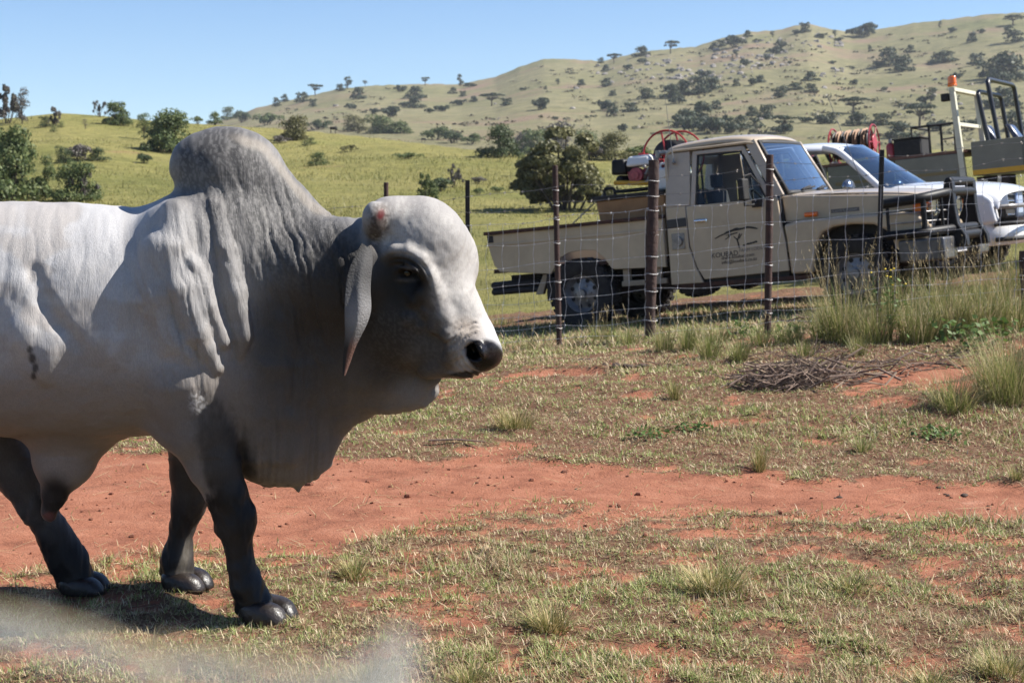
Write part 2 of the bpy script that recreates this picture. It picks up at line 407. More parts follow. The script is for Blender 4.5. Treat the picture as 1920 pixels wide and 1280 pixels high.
polar('far_hill', np.concatenate([np.linspace(328, 860, 150), np.geomspace(880, 1380, 12)]), MAT_HILL, 'long dry hill dotted with bushes under the sky',
      lambda X, Y, Z: Z - .05 - 3.0 * (1 - sstep(328, 334, np.hypot(X, Y))))
# ------------------------------------------------------------------ the bull: one continuous sculpted surface
BY = 5.62                                    # distance of the bull's middle plane
PXM = FPX / BY
def bq(px, py, w=0.):                        # a point seen at (px, py), w metres behind the middle plane
    return PT(px, py, BY + w)
SH = .0070
bx0, bx1, by0, by1, bz0, bz1 = -3.12, .06, 4.98, 6.22, -.02, 1.86
nx, ny, nz = int((bx1 - bx0) / SH), int((by1 - by0) / SH), int((bz1 - bz0) / SH)
gxs = (bx0 + np.arange(nx) * SH).astype(np.float32); gys = (by0 + np.arange(ny) * SH).astype(np.float32); gzs = (bz0 + np.arange(nz) * SH).astype(np.float32)
SDF = np.full((nx, ny, nz), .5, np.float32)
def _win(lo, hi):
    i0 = max(0, int((lo[0] - bx0) / SH)); i1 = min(nx, int((hi[0] - bx0) / SH) + 2)
    j0 = max(0, int((lo[1] - by0) / SH)); j1 = min(ny, int((hi[1] - by0) / SH) + 2)
    k0 = max(0, int((lo[2] - bz0) / SH)); k1 = min(nz, int((hi[2] - bz0) / SH) + 2)
    return slice(i0, i1), slice(j0, j1), slice(k0, k1)
def _apply(win, d, k, sub=False):
    a = SDF[win]
    if a.size == 0: return
    if sub:
        d = -d; h = np.clip(.5 + .5 * (a - d) / -k if False else .5 - .5 * (a - d) / k, 0, 1)
        SDF[win] = a * (1 - h) + d * h + k * h * (1 - h)
    else:
        h = np.clip(.5 + .5 * (d - a) / k, 0, 1)
        SDF[win] = d * (1 - h) + a * h - k * h * (1 - h)
def _axes(tilt, yaw):                        # tilt in the picture plane (deg, + = clockwise as seen), yaw about z
    t, y = rad(tilt), rad(yaw)
    R = Matrix.Rotation(y, 3, 'Z') @ Matrix.Rotation(t, 3, 'Y')
    return np.array(R)
def ell(c, r, tilt=0, yaw=0, k=.03, sub=False, m=None):
    """ellipsoid: c point, r (x, lateral, z) metres"""
    r = np.array(r, float); R = _axes(tilt, yaw); ext = np.sqrt(((R * r) ** 2).sum(1)) + k + .03
    win = _win(c - ext, c + ext)
    X = gxs[win[0]][:, None, None] - c[0]; Y = gys[win[1]][None, :, None] - c[1]; Z = gzs[win[2]][None, None, :] - c[2]
    p = [R[0, i] * X + R[1, i] * Y + R[2, i] * Z for i in range(3)]
    k0 = np.sqrt(sum((p[i] / r[i]) ** 2 for i in range(3))); k1 = np.sqrt(sum((p[i] / r[i] ** 2) ** 2 for i in range(3))) + 1e-6
    _apply(win, (k0 * (k0 - 1) / k1).astype(np.float32), k, sub)
def cone(a, ra, b, rb, flat=1., k=.03, sub=False):
    a = np.array(a, float); b = np.array(b, float); R = max(ra, rb) + k + .03
    lo = np.minimum(a, b) - R; hi = np.maximum(a, b) + R; win = _win(lo, hi)
    s = np.array([1, flat, 1.])
    X = gxs[win[0]][:, None, None] - a[0]; Y = (gys[win[1]][None, :, None] - a[1]) / flat; Z = gzs[win[2]][None, None, :] - a[2]
    ab = (b - a) / s; L = ab @ ab
    t = np.clip((X * ab[0] + Y * ab[1] + Z * ab[2]) / L, 0, 1)
    d = np.sqrt((X - t * ab[0]) ** 2 + (Y - t * ab[1]) ** 2 + (Z - t * ab[2]) ** 2) - (ra + (rb - ra) * t)
    _apply(win, (d * min(1, flat) ** .5).astype(np.float32), k, sub)
def px(r): return r / PXM
def chain(pts, flat=1., k=.03):
    for (a, b) in zip(pts[:-1], pts[1:]):
        cone(bq(*a[:3]), px(a[3]), bq(*b[:3]), px(b[3]), flat, k)
def near(pxx, pyy):
    """first place where the line of sight meets the surface so far"""
    d = pray(pxx, pyy); t = np.arange(4.98, 6.2, .004) / d[1]; P = CAMPOS + d[None, :] * t[:, None]
    i = np.clip(((P - [bx0, by0, bz0]) / SH).round().astype(int), 0, [nx - 1, ny - 1, nz - 1])
    f = SDF[i[:, 0], i[:, 1], i[:, 2]]
    j = int(np.argmax(f < 0)) if (f < 0).any() else int(np.argmin(f))
    return P[j]

# --- trunk: a loft along the length  (px, top, bottom, half width m)
T = np.array([(-560, 545, 560, .02), (-540, 480, 640, .12), (-505, 440, 690, .21), (-440, 412, 730, .28), (-350, 396, 752, .32), (-220, 384, 775, .35), (-100, 379, 800, .385), (0, 379, 815, .40),
              (100, 379, 822, .40), (190, 383, 822, .39), (280, 392, 812, .36), (350, 400, 815, .33), (430, 420, 845, .30), (510, 450, 872, .255), (570, 490, 868, .20), (630, 545, 830, .13), (660, 620, 760, .04)], float)
tx = np.array([bq(p, 500)[0] for p in T[:, 0]]); tt = np.array([bq(500, p)[2] for p in T[:, 1]]); tb = np.array([bq(500, p)[2] for p in T[:, 2]])
from_x = np.linspace(tx[0], tx[-1], 400)
def _sm(v):
    q = np.interp(from_x, tx, v); kk = np.ones(25) / 25; qq = np.convolve(np.pad(q, 12, 'edge'), kk, 'valid'); return qq
_tt, _tb, _th = _sm(tt), _sm(tb), _sm(T[:, 3])
win = (slice(0, nx), slice(0, ny), slice(0, nz))
top = np.interp(gxs, from_x, _tt, left=0, right=0); bot = np.interp(gxs, from_x, _tb, left=0, right=0); hw = np.interp(gxs, from_x, _th)
cz = ((top + bot) / 2)[:, None, None]; hz = np.maximum((top - bot) / 2, .004)[:, None, None]; hh = np.maximum(hw, .004)[:, None, None]
Yq = np.abs(gys[None, :, None] - BY) / hh; Zq = (gzs[None, None, :] - cz) / hz
rr = (Yq ** 2.25 + np.abs(Zq) ** 2.25) ** (1 / 2.25)
d = (rr - 1) * np.minimum(hz, hh)
d[(gxs < tx[0]) | (gxs > tx[-1])] = .3
SDF[:] = np.minimum(SDF, d.astype(np.float32)); del d, rr, Yq, Zq
# gentle rib and flank relief
# --- rump, thighs and hind legs
ell(bq(-400, 560, -.16), (px(125), .17, px(165)), k=.08); ell(bq(-400, 560, .16), (px(125), .17, px(165)), k=.08)
chain([(-390, 600, -.20, 118), (-300, 740, -.22, 86), (-350, 850, -.22, 52), (-392, 905, -.22, 40), (-380, 985, -.22, 27), (-368, 1075, -.22, 27), (-362, 1110, -.22, 31), (-350, 1140, -.22, 33)], k=.05)
chain([(-330, 600, .18, 115), (-90, 745, .22, 92), (-10, 830, .22, 60), (36, 888, .22, 43), (68, 945, .22, 32), (105, 1010, .22, 30), (126, 1050, .22, 34), (142, 1085, .22, 38)], k=.05)
cone(bq(8, 872, .22), px(14), bq(60, 960, .22), px(14), k=.03)
ell(bq(108, 1062, .23), (px(13), .018, px(11)), k=.012)
# --- sheath
cone(bq(130, 800, 0), px(98), bq(120, 858, 0), px(60), .8, k=.06); cone(bq(120, 858, 0), px(58), bq(104, 918, 0), px(27), .8, k=.03)
cone(bq(104, 918, 0), px(25), bq(92, 962, 0), px(17), .9, k=.015)
# --- withers, hump
ell(bq(372, 432), (px(92), .25, px(72)), k=.09)
ell(bq(440, 450), (px(120), .24, px(120)), k=.08)
ell(bq(418, 322), (px(90), .165, px(81)), k=.05)
ell(bq(380, 296), (px(55), .12, px(43)), tilt=-10, k=.035)
ell(bq(352, 318), (px(28), .09, px(26)), k=.03)
cone(bq(452, 322), px(74), bq(552, 432), px(66), .85, k=.06)
# --- neck and throat, turning to the camera
cone(bq(495, 520, -.02), px(118), bq(668, 522, -.10), px(112), .95, k=.07)
cone(bq(520, 660, 0), px(150), bq(690, 640, -.06), px(118), .72, k=.08)
# --- dewlap and brisket: a thin hanging fold
ell(bq(505, 800, -.01), (px(105), .17, px(108)), k=.06)
ell(bq(575, 790, -.02), (px(70), .085, px(116)), tilt=16, k=.05)
ell(bq(530, 850, 0), (px(85), .09, px(58)), k=.04)
ell(bq(640, 735, -.04), (px(95), .09, px(66)), tilt=-12, k=.05)
ell(bq(735, 715, -.09), (px(78), .065, px(62)), tilt=0, k=.04)
ell(bq(780, 715, -.11), (px(48), .05, px(54)), tilt=20, k=.03)
cone(bq(558, 898, 0), px(13), bq(560, 920, 0), px(5), k=.02)
for i, (a, b2) in enumerate([(500, 903), (528, 900), (585, 893), (610, 870)]): ell(bq(a, b2, 0), (px(12), .025, px(10)), k=.02)
# --- head, yawed towards us
HW = -.13
ell(bq(783, 462, HW), (px(97), .15, px(93)), yaw=-25, k=.04)
ell(bq(838, 480, HW + .05), (px(56), .12, px(80)), tilt=-18, yaw=-25, k=.035)
ell(bq(733, 408, HW - .02), (px(46), .10, px(39)), k=.03)
ell(bq(703, 412, HW - .10), (px(23), .055, px(34)), k=.022)
cone(bq(798, 520, HW - .02), px(78), bq(872, 628, HW - .06), px(53), .88, k=.04)
ell(bq(745, 585, HW - .02), (px(72), .112, px(88)), yaw=-20, k=.04)
cone(bq(742, 610, HW - .02), px(74), bq(842, 668, HW - .07), px(38), .8, k=.04)
ell(bq(884, 648, HW - .08), (px(53), .088, px(45)), tilt=20, yaw=-25, k=.03)
ell(bq(904, 660, HW - .07), (px(37), .075, px(35)), tilt=15, yaw=-25, k=.015)
ell(bq(868, 688, HW - .08), (px(36), .058, px(22)), tilt=-6, yaw=-20, k=.016)
ell(bq(812, 690, HW - .07), (px(26), .05, px(20)), tilt=-30, k=.03)
# brow, eye hollow, folds over the eye
c = near(770, 515); ell(c + np.array([0, -.02, 0]), (px(30), .045, px(24)), tilt=20, k=.03, sub=True)
EYEC = near(763, 512)
def bead(pts, r, k=.012, lift=.0, taper=True):
    P = [near(a, b) + np.array([0, -lift, 0]) for a, b in pts]; n = len(P)
    for i in range(n - 1):
        ra = r * (.45 + .55 * math.sin(math.pi * (i + .3) / (n - .4))) if taper else r; rb = r * (.45 + .55 * math.sin(math.pi * (i + 1.3) / (n + .4))) if taper else r
        cone(P[i], ra, P[i + 1], rb, k=k)
bead([(720, 480), (740, 470), (766, 473), (788, 487), (802, 507), (808, 532)], .026, .016, .002)
bead([(806, 520), (814, 556), (830, 596), (852, 628)], .036, .030, -.012)
bead([(733, 492), (750, 485), (768, 489), (784, 501), (794, 518)], .014, .010, -.002)
bead([(741, 505), (754, 499), (768, 501), (780, 511)], .009, .008, .0)
bead([(744, 518), (754, 524), (766, 525), (779, 519)], .009, .007, .004); bead([(742, 512), (752, 502), (767, 500), (781, 508)], .010, .006, .006)
# lumps on the cheek
for a, b, r in [(788, 552, .020), (776, 566, .018), (768, 598, .024), (786, 612, .018), (815, 612, .026), (836, 628, .022), (800, 585, .018), (850, 655, .028), (842, 672, .022)]:
    p = near(a, b); ell(p + np.array([0, .001, 0]), (r, r * .8, r * 1.1), k=.016)
# muzzle: nostril, mouth line
c = near(889, 660); ell(c + np.array([-.004, -.004, 0]), (px(13), .06, px(18)), tilt=-28, k=.007, sub=True); ell(c + np.array([.024, .0, .004]), (px(7), .03, px(18)), tilt=-20, k=.015)
c = near(901, 672); ell(c + np.array([0, 0, 0]), (px(8), .02, px(6)), tilt=30, k=.008, sub=True)
bead([(838, 690), (850, 697), (870, 700), (892, 696)], .014, .01, -.012)
P = [near(a, b) for a, b in [(930, 690), (908, 698), (880, 702), (856, 700), (840, 694)]]
for p, q in zip(P[:-1], P[1:]): cone(p, .007, q, .007, k=.008, sub=True)
P = [near(a, b) for a, b in [(828, 716), (810, 735), (800, 752)]]
for p, q in zip(P[:-1], P[1:]): cone(p, .008, q, .008, k=.02, sub=True)
# --- shoulder: blade, hanging folds
ell(bq(350, 560, -.20), (px(92), .15, px(175)), tilt=-8, k=.06)
ell(bq(350, 690, -.18), (px(92), .17, px(115)), k=.06)
ell(bq(350, 690, .18), (px(88), .16, px(115)), k=.06); ell(bq(350, 560, .20), (px(92), .14, px(165)), k=.06)
def fold(pts, k):
    P = [(near(a, b) + np.array([0, e, 0]), r) for a, b, r, e in pts]
    for (p, r), (q, s) in zip(P[:-1], P[1:]): cone(p, r, q, s, k=k)
fold([(326, 400, .050, .028), (322, 470, .056, .014), (338, 540, .058, .008), (372, 625, .046, .004), (410, 694, .018, -.002)], .014)
fold([(356, 500, .040, .022), (388, 580, .038, .012), (418, 640, .026, .004)], .012)
fold([(300, 560, .03, .012), (318, 620, .03, .008), (352, 668, .018, .002)], .012)
fold([(292, 470, .05, .03), (292, 560, .05, .03), (318, 640, .04, .02)], .04)
fold([(400, 395, .046, .026), (416, 470, .044, .010), (438, 550, .047, .002), (457, 630, .032, -.004), (452, 668, .014, -.004)], .011)
fold([(560, 500, .03, .025), (540, 600, .035, .025), (520, 680, .03, .02)], .05)
for a in (505, 535, 570): fold([(a, 690, .022, .016), (a - 14, 780, .024, .016), (a - 22, 860, .018, .01)], .035)
# flank crease
c0 = [(62, 505), (80, 560), (110, 605), (150, 645)]
P = [near(a, b) + np.array([0, -.012, 0]) for a, b in c0]
for p, q in zip(P[:-1], P[1:]): cone(p, .02, q, .02, k=.03, sub=True)
for a, b, r in [(55, 650, .045), (78, 690, .03), (95, 660, .03), (40, 620, .03), (190, 640, .05), (230, 470, .05), (150, 430, .05), (30, 450, .05)][:5]:
    p = near(a, b); ell(p + np.array([0, r * .55, 0]), (r, r * .7, r * 1.3), k=.05)
# --- front legs
chain([(352, 720, -.20, 88), (372, 795, -.20, 67), (400, 868, -.20, 48), (426, 928, -.20, 38), (438, 968, -.20, 35), (441, 990, -.20, 34), (447, 1022, -.20, 24), (455, 1066, -.20, 23), (464, 1098, -.20, 31), (472, 1118, -.20, 30), (482, 1136, -.20, 32), (486, 1148, -.20, 33)], k=.02)
ell(bq(318, 790, -.19), (px(40), .07, px(48)), tilt=-30, k=.05)
ell(bq(449, 966, -.205), (px(30), .055, px(34)), k=.02); ell(bq(418, 985, -.2), (px(16), .035, px(18)), k=.02); cone(bq(430, 1000, -.2), px(12), bq(445, 1085, -.2), px(11), k=.012)
ell(bq(450, 1142, -.21), (px(12), .02, px(12)), k=.012)
chain([(360, 760, .20, 78), (361, 840, .20, 48), (358, 890, .20, 40), (357, 930, .20, 35), (353, 950, .20, 33), (342, 985, .20, 25), (335, 1020, .20, 24), (330, 1050, .20, 31), (334, 1070, .20, 29), (338, 1084, .20, 31)], k=.02)
cone(bq(340, 965, .2), px(11), bq(318, 1045, .2), px(12), k=.012)
ell(bq(370, 928, .20), (px(22), .045, px(26)), k=.02)
ell(bq(304, 1070, .21), (px(10), .018, px(12)), k=.01)
for c_, r_, yy_ in (((484, 1140, -.20), 34, -24), ((338, 1082, .20), 31, -20), ((142, 1083, .22), 36, -10)):
    p = bq(*c_); ell(p, (px(r_ + 3), px(r_ + 2), .016), tilt=8, k=.012)
for c_ in ((452, 1138, -.215), (447, 1128, -.17), (306, 1066, .19)): ell(bq(*c_), (.021, .017, .024), tilt=30, k=.008)
# --- tail
cone(bq(-545, 500, 0), px(22), bq(-562, 700, 0), px(13), k=.03); cone(bq(-562, 700, 0), px(13), bq(-560, 900, 0), px(11), k=.02)
ell(bq(-560, 960, 0), (px(22), .045, px(66)), k=.02)

# ---- surface of the field (surface nets)
def surface(f, h, o):
    nx, ny, nz = f.shape; s = f < 0
    c = [s[i:nx - 1 + i, j:ny - 1 + j, k:nz - 1 + k] for i in (0, 1) for j in (0, 1) for k in (0, 1)]
    cnt = sum(q.astype(np.int8) for q in c); act = (cnt > 0) & (cnt < 8)
    ci = np.argwhere(act); idm = np.full(act.shape, -1, np.int32); idm[act] = np.arange(len(ci))
    cor = [(i, j, k) for i in (0, 1) for j in (0, 1) for k in (0, 1)]
    val = [f[ci[:, 0] + i, ci[:, 1] + j, ci[:, 2] + k] for i, j, k in cor]
    acc = np.zeros((len(ci), 3)); n = np.zeros(len(ci))
    for a in range(8):
        for b in range(a + 1, 8):
            if sum(abs(cor[a][t] - cor[b][t]) for t in range(3)) != 1: continue
            va, vb = val[a], val[b]; m = (va < 0) != (vb < 0); t = np.where(m, va / np.where(m, va - vb, 1), 0)
            p = np.array(cor[a])[None] + t[:, None] * (np.array(cor[b]) - np.array(cor[a]))[None]
            acc += p * m[:, None]; n += m
    V = (ci + acc / n[:, None]) * h + np.array(o)
    Q = []
    for ax in range(3):
        u, v = [(1, 2), (2, 0), (0, 1)][ax]
        sl0 = [slice(0, q) for q in f.shape]; sl1 = list(sl0); sl0[ax] = slice(0, f.shape[ax] - 1); sl1[ax] = slice(1, f.shape[ax])
        a, b = s[tuple(sl0)], s[tuple(sl1)]; e = np.argwhere(a != b); fl = a[e[:, 0], e[:, 1], e[:, 2]]
        ok = (e[:, u] > 0) & (e[:, v] > 0) & (e[:, u] < f.shape[u] - 1) & (e[:, v] < f.shape[v] - 1); e = e[ok]; fl = fl[ok]
        def at(du, dv):
            q = e.copy(); q[:, u] += du; q[:, v] += dv; return idm[q[:, 0], q[:, 1], q[:, 2]]
        q = np.stack([at(-1, -1), at(0, -1), at(0, 0), at(-1, 0)], 1); q[~fl] = q[~fl][:, ::-1]; Q.append(q)
    Q = np.concatenate(Q); return V, Q[(Q >= 0).all(1)]
def relax(V, Q, it, lam=.5):
    a = np.concatenate([Q[:, i] for i in range(4)] * 2); b = np.concatenate([Q[:, (i + 1) % 4] for i in range(4)] + [Q[:, (i - 1) % 4] for i in range(4)])
    n = np.bincount(a, minlength=len(V))[:, None].clip(1)
    for _ in range(it):
        m = np.stack([np.bincount(a, V[b, i], len(V)) for i in range(3)], 1) / n; V = V + (m - V) * lam
    return V
V, Q = surface(SDF, SH, (bx0, by0, bz0))
# keep the one big shell
V = relax(V, Q, 5)
me = npmesh('bull', V, Q)
# outward normals for relief and colour
NR = np.zeros(len(V) * 3); me.vertices.foreach_get('normal', NR); NR = NR.reshape(-1, 3)
k_ = (V - CAMPOS) @ _f; U = 960 + FPX * ((V - CAMPOS) @ _r) / k_; W = 640 - FPX * ((V - CAMPOS) @ _u) / k_
U2 = 960 + (V[:, 0]) * PXM                     # flat side-view coordinates
def blob(cx, cy, rx, ry, tilt=0, soft=.5, u=None, v=None):
    u = U if u is None else u; v = W if v is None else v
    t = rad(tilt); dx, dy = u - cx, v - cy; a = (dx * math.cos(t) + dy * math.sin(t)) / rx; b = (-dx * math.sin(t) + dy * math.cos(t)) / ry
    return 1 - sstep(1 - soft, 1 + soft, np.hypot(a, b))
sp = .5 * fbm(U / 3.2, W / 3.2 + V[:, 1] * 60, 3, 2) + .5 * fbm(U / 14, W / 14 + V[:, 1] * 20, 4, 3); sp2 = fbm(U / 40., W / 40. + V[:, 1] * 5, 13, 3)
# wrinkles: small real relief
def wr(freq, ang, wob, seed):
    t = rad(ang); s = U * math.cos(t) + W * math.sin(t); q = -U * math.sin(t) + W * math.cos(t)
    s = s + (fbm(U / 60, W / 60, seed, 3) - .5) * wob
    a = vnoise(s / freq, q / (freq * 11), seed + 1); b = vnoise(s / freq * 1.9 + 40, q / (freq * 16), seed + 5)
    return 1.1 * np.minimum(np.abs(a - .5) * 2, .34) / .34 - .4 + .35 * (np.minimum(np.abs(b - .5) * 2, .4) / .4 - .5)
neckm = blob(590, 520, 95, 150, 0, .6) + .8 * blob(480, 420, 90, 120, 0, .6)
shm = blob(370, 560, 120, 170, 0, .4); dewm = blob(560, 800, 110, 120, 0, .4)
flm = blob(90, 560, 240, 160, 0, .5)
rel = (wr(17, -16, 26, 71) - .5) * .0042 * np.clip(neckm, 0, 1) + (wr(15, -10, 22, 73) - .5) * .0036 * shm + (wr(15, 2, 14, 75) - .5) * .0040 * dewm + (wr(14, 20, 18, 85) - .5) * .0020 * blob(745, 735, 90, 60, 0, .5) + (wr(10, -28, 14, 87) - .5) * .0022 * blob(600, 455, 80, 60, 20, .5) + (wr(11, -12, 16, 89) - .5) * .0016 * blob(420, 470, 110, 120, 0, .5)
lg = sstep(880, 960, W) * (W < 1130); rel += lg * ((fbm(U / 12, W / 30 + V[:, 1] * 25, 107, 3) - .5) * .010); rel += (wr(34, 12, 30, 77) - .5) * .0013 * flm + (fbm(U / 45, W / 45 + V[:, 1] * 9, 79, 3) - .5) * .007 * (1 - blob(800, 520, 140, 200, 0, .3)) * (W < 860)
rel += (wr(9, 60, 10, 81) - .5) * .003 * blob(862, 640, 26, 40, 10, .5)
# folds of skin that arch over the eye, creases behind the nostril
ex_, ey_ = U - 750, (W - 532) * 1.05; er = np.hypot(ex_, ey_); ea = np.degrees(np.arctan2(-ey_, ex_))
arc = sstep(30, 36, er) * (1 - sstep(58, 66, er)) * sstep(-12, 15, ea) * (1 - sstep(95, 125, ea)) * (V[:, 1] < BY + .1)
rel += -.0062 * np.abs(np.sin(er * np.pi / 10.5 + .5 * np.sin(ea / 20))) ** 1.0 * arc + .003 * arc
face = blob(820, 500, 95, 150, -14, .25) * (V[:, 1] < BY + .2); rel += face * ((fbm(U / 17, W / 17 + V[:, 1] * 30, 101, 4) - .5) * .0030 + (fbm(U / 7, W / 7 + V[:, 1] * 60, 111, 2) - .5) * .0016)
nr_ = np.hypot(U - 905, W - 655); rel += .0026 * np.sin(nr_ * 2 * np.pi / 9) * sstep(30, 36, nr_) * (1 - sstep(52, 62, nr_)) * (U < 895)
V = V + NR * (1.7 * rel[:, None])
me.vertices.foreach_set('co', V.astype(np.float32).ravel()); me.update()
# ---- coat colours, with shade of face, neck and belly painted in
C = np.tile(np.array([.60, .592, .60]), (len(V), 1))
def paint(mask, col):
    global C
    C = C * (1 - mask[:, None]) + np.array(col)[None] * mask[:, None]
paint(np.clip((sp2 - .45) * 1.2, 0, .35), (.47, .45, .44))
paint(np.clip(sstep(700, 860, W) * (U < 330) * .5, 0, 1), (.42, .36, .31))  # belly painted darker and browner to deepen its shade
mid = (.27, .262, .26)
paint(.66 * blob(480, 540, 180, 260, 10, .5), (.27, .258, .252))
paint(.88 * blob(430, 325, 120, 115, 0, .5), (.125, .12, .12))
paint(.8 * blob(520, 400, 90, 110, 25, .6), (.15, .145, .142))
paint(.75 * blob(605, 520, 120, 170, 0, .5), (.13, .126, .123))
paint(.9 * blob(640, 600, 85, 130, 0, .55), (.055, .05, .047))  # shadow behind the ear painted into the neck coat
paint(.6 * blob(560, 690, 100, 110, 0, .5), (.13, .12, .115))
paint(.55 * blob(400, 268, 90, 40, 0, .6), (.085, .082, .083))
paint(.45 * blob(330, 320, 26, 60, 0, .6), (.07, .062, .058))
# salt and pepper hair on the hump and neck
salt = sstep(.50, .66, sp) * np.clip(blob(450, 330, 150, 150, 0, .4) + blob(560, 450, 120, 120, 0, .5), 0, 1)
fine_ = sstep(.45, .7, vnoise(U / 2.6, W / 3.4 + V[:, 1] * 90, 113)); paint(.34 * fine_ * np.clip(blob(450, 340, 150, 160, 0, .4) + blob(570, 450, 120, 110, 0, .5), 0, 1), (.36, .345, .33))
crest = blob(470, 268, 34, 9, 18, .7) + blob(520, 310, 46, 8, 50, .7) + blob(566, 366, 40, 8, 52, .7) + blob(600, 394, 24, 8, 30, .7)
paint(.45 * np.clip(crest, 0, 1) * (np.abs(V[:, 1] - BY) < .14), (.42, .36, .29))
dirt = sstep(.52, .68, fbm(U / 70, W / 45 + V[:, 1] * 4, 57, 4)) * (1 - blob(470, 400, 190, 220, 0, .4)); paint(.34 * dirt, (.38, .305, .235)); streak = sstep(.55, .75, fbm(U / 9, W / 90, 59, 3)); paint(.14 * streak * (W < 700), (.34, .32, .31))
# head
hd = blob(800, 500, 112, 175, -12, .18) * (V[:, 1] < BY + .15)
paint(hd, (.56, .53, .50))
paint(.55 * hd * sstep(.47, .64, sp), (.33, .305, .29)); paint(.45 * hd * sstep(.45, .65, sp2), (.40, .38, .365)); paint(.5 * hd * blob(840, 430, 50, 70, -30, .7), (.36, .345, .34))
paint(.9 * blob(757, 545, 42, 62, -20, .55) , (.035, .032, .032))
paint(.97 * blob(760, 520, 36, 36, 0, .3), (.022, .02, .02))
paint(.75 * blob(728, 600, 46, 100, 10, .6), (.06, .055, .052))  # dark cheek coat with face shade painted in
paint(.6 * blob(775, 610, 50, 40, 20, .6), (.16, .145, .135))
paint(.55 * blob(700, 500, 16, 80, 0, .5), (.07, .065, .06))
paint(.85 * blob(706, 428, 18, 42, 10, .6) * sstep(.35, .55, sp + .1), (.12, .10, .09))
paint(.7 * blob(712, 408, 22, 28, 15, .6) * sstep(.42, .56, vnoise(U / 3.2, W / 3.2 + V[:, 1] * 70, 131)), (.10, .085, .078)); paint(blob(714, 402, 6.5, 10, 20, .45) * sstep(.30, .42, sp), (.20, .014, .016)); paint(.5 * blob(713, 404, 14, 18, 20, .5) * (1 - blob(714, 402, 8, 11, 20, .4)), (.12, .07, .06))
paint(.7 * blob(722, 428, 8, 5, -20, .5), (.14, .11, .10))
paint(.45 * blob(880, 620, 30, 22, 30, .6), (.52, .40, .30))
paint(.85 * blob(740, 725, 105, 65, 0, .45), (.19, .163, .142))  # throat shade painted into the coat
paint(.5 * blob(670, 755, 60, 50, 0, .6), (.26, .235, .215)); paint(.6 * blob(815, 690, 40, 34, 30, .5), (.17, .15, .135)); paint(.45 * blob(840, 655, 30, 34, 20, .5), (.26, .225, .20))  # shade below the jaw and beside the muzzle painted in
# muzzle leather
mz = np.clip(blob(912, 668, 36, 31, 25, .16) + blob(893, 660, 19, 22, -20, .2), 0, 1); mz = np.maximum(mz, .9 * blob(872, 703, 36, 8, -6, .3))
paint(mz, (.030, .026, .029)); paint(.5 * mz * sstep(.5, .62, sp), (.075, .062, .066)); paint(blob(889, 661, 10, 14, -25, .4), (.006, .005, .005))
paint(.5 * blob(862, 690, 26, 8, 0, .5) * (1 - mz), (.30, .23, .18))
# dark cheek hair; shade painted on cheek, jaw, neck, belly and brisket
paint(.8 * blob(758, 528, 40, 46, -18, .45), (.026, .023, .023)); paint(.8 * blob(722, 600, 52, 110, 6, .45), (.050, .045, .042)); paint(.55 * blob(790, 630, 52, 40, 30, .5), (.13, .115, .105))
for a_, b_, r_ in [(788, 552, 10), (776, 590, 13), (812, 610, 15), (838, 640, 14), (800, 480, 8)]: paint(.22 * blob(a_, b_, r_, r_ * 1.2, 0, .9), (.30, .28, .26))  # lit look of the cheek lumps painted lighter
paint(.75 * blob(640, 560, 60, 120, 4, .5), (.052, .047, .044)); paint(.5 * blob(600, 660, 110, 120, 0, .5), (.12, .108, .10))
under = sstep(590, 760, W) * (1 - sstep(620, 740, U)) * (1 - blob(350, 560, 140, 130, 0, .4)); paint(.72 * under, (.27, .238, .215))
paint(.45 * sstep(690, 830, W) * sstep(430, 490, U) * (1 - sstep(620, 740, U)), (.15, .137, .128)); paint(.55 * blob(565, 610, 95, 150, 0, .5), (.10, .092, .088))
paint(.55 * np.clip(blob(762, 500, 22, 4.5, 12, .5) + blob(762, 525, 20, 4, 0, .5), 0, 1), (.11, .10, .10))
# shade painted on the face side, left of the nose bridge to the jaw
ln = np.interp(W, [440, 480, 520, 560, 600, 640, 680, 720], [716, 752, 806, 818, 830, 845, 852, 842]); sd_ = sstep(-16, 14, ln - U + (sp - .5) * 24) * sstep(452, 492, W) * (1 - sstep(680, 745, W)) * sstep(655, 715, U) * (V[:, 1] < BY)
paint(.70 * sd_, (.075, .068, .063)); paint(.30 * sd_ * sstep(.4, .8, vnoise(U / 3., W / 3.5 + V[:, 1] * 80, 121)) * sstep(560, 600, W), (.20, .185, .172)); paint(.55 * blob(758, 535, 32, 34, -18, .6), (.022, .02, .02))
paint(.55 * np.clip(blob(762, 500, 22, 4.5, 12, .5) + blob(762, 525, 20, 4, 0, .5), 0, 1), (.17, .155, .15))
paint(.50 * blob(585, 730, 150, 170, 0, .45) * (V[:, 1] < BY + .1), (.105, .095, .089)); paint(.30 * blob(180, 760, 260, 70, 0, .5), (.20, .175, .158))  # shade of throat, brisket and belly painted in
# legs
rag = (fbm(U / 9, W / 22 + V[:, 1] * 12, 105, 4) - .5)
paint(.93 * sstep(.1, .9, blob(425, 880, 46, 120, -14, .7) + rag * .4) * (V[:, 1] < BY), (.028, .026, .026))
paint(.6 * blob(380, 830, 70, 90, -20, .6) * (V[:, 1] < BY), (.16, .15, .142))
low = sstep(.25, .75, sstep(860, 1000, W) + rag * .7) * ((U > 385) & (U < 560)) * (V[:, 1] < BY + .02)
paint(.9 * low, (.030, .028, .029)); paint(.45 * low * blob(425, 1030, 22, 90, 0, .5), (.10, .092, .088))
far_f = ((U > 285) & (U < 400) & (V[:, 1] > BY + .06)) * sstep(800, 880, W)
paint(.85 * far_f, (.075, .066, .06)); paint(.7 * far_f * blob(345, 1040, 10, 34, 8, .6), (.36, .32, .26)); paint(.75 * far_f * blob(335, 1078, 22, 10, 0, .5), (.42, .36, .29))
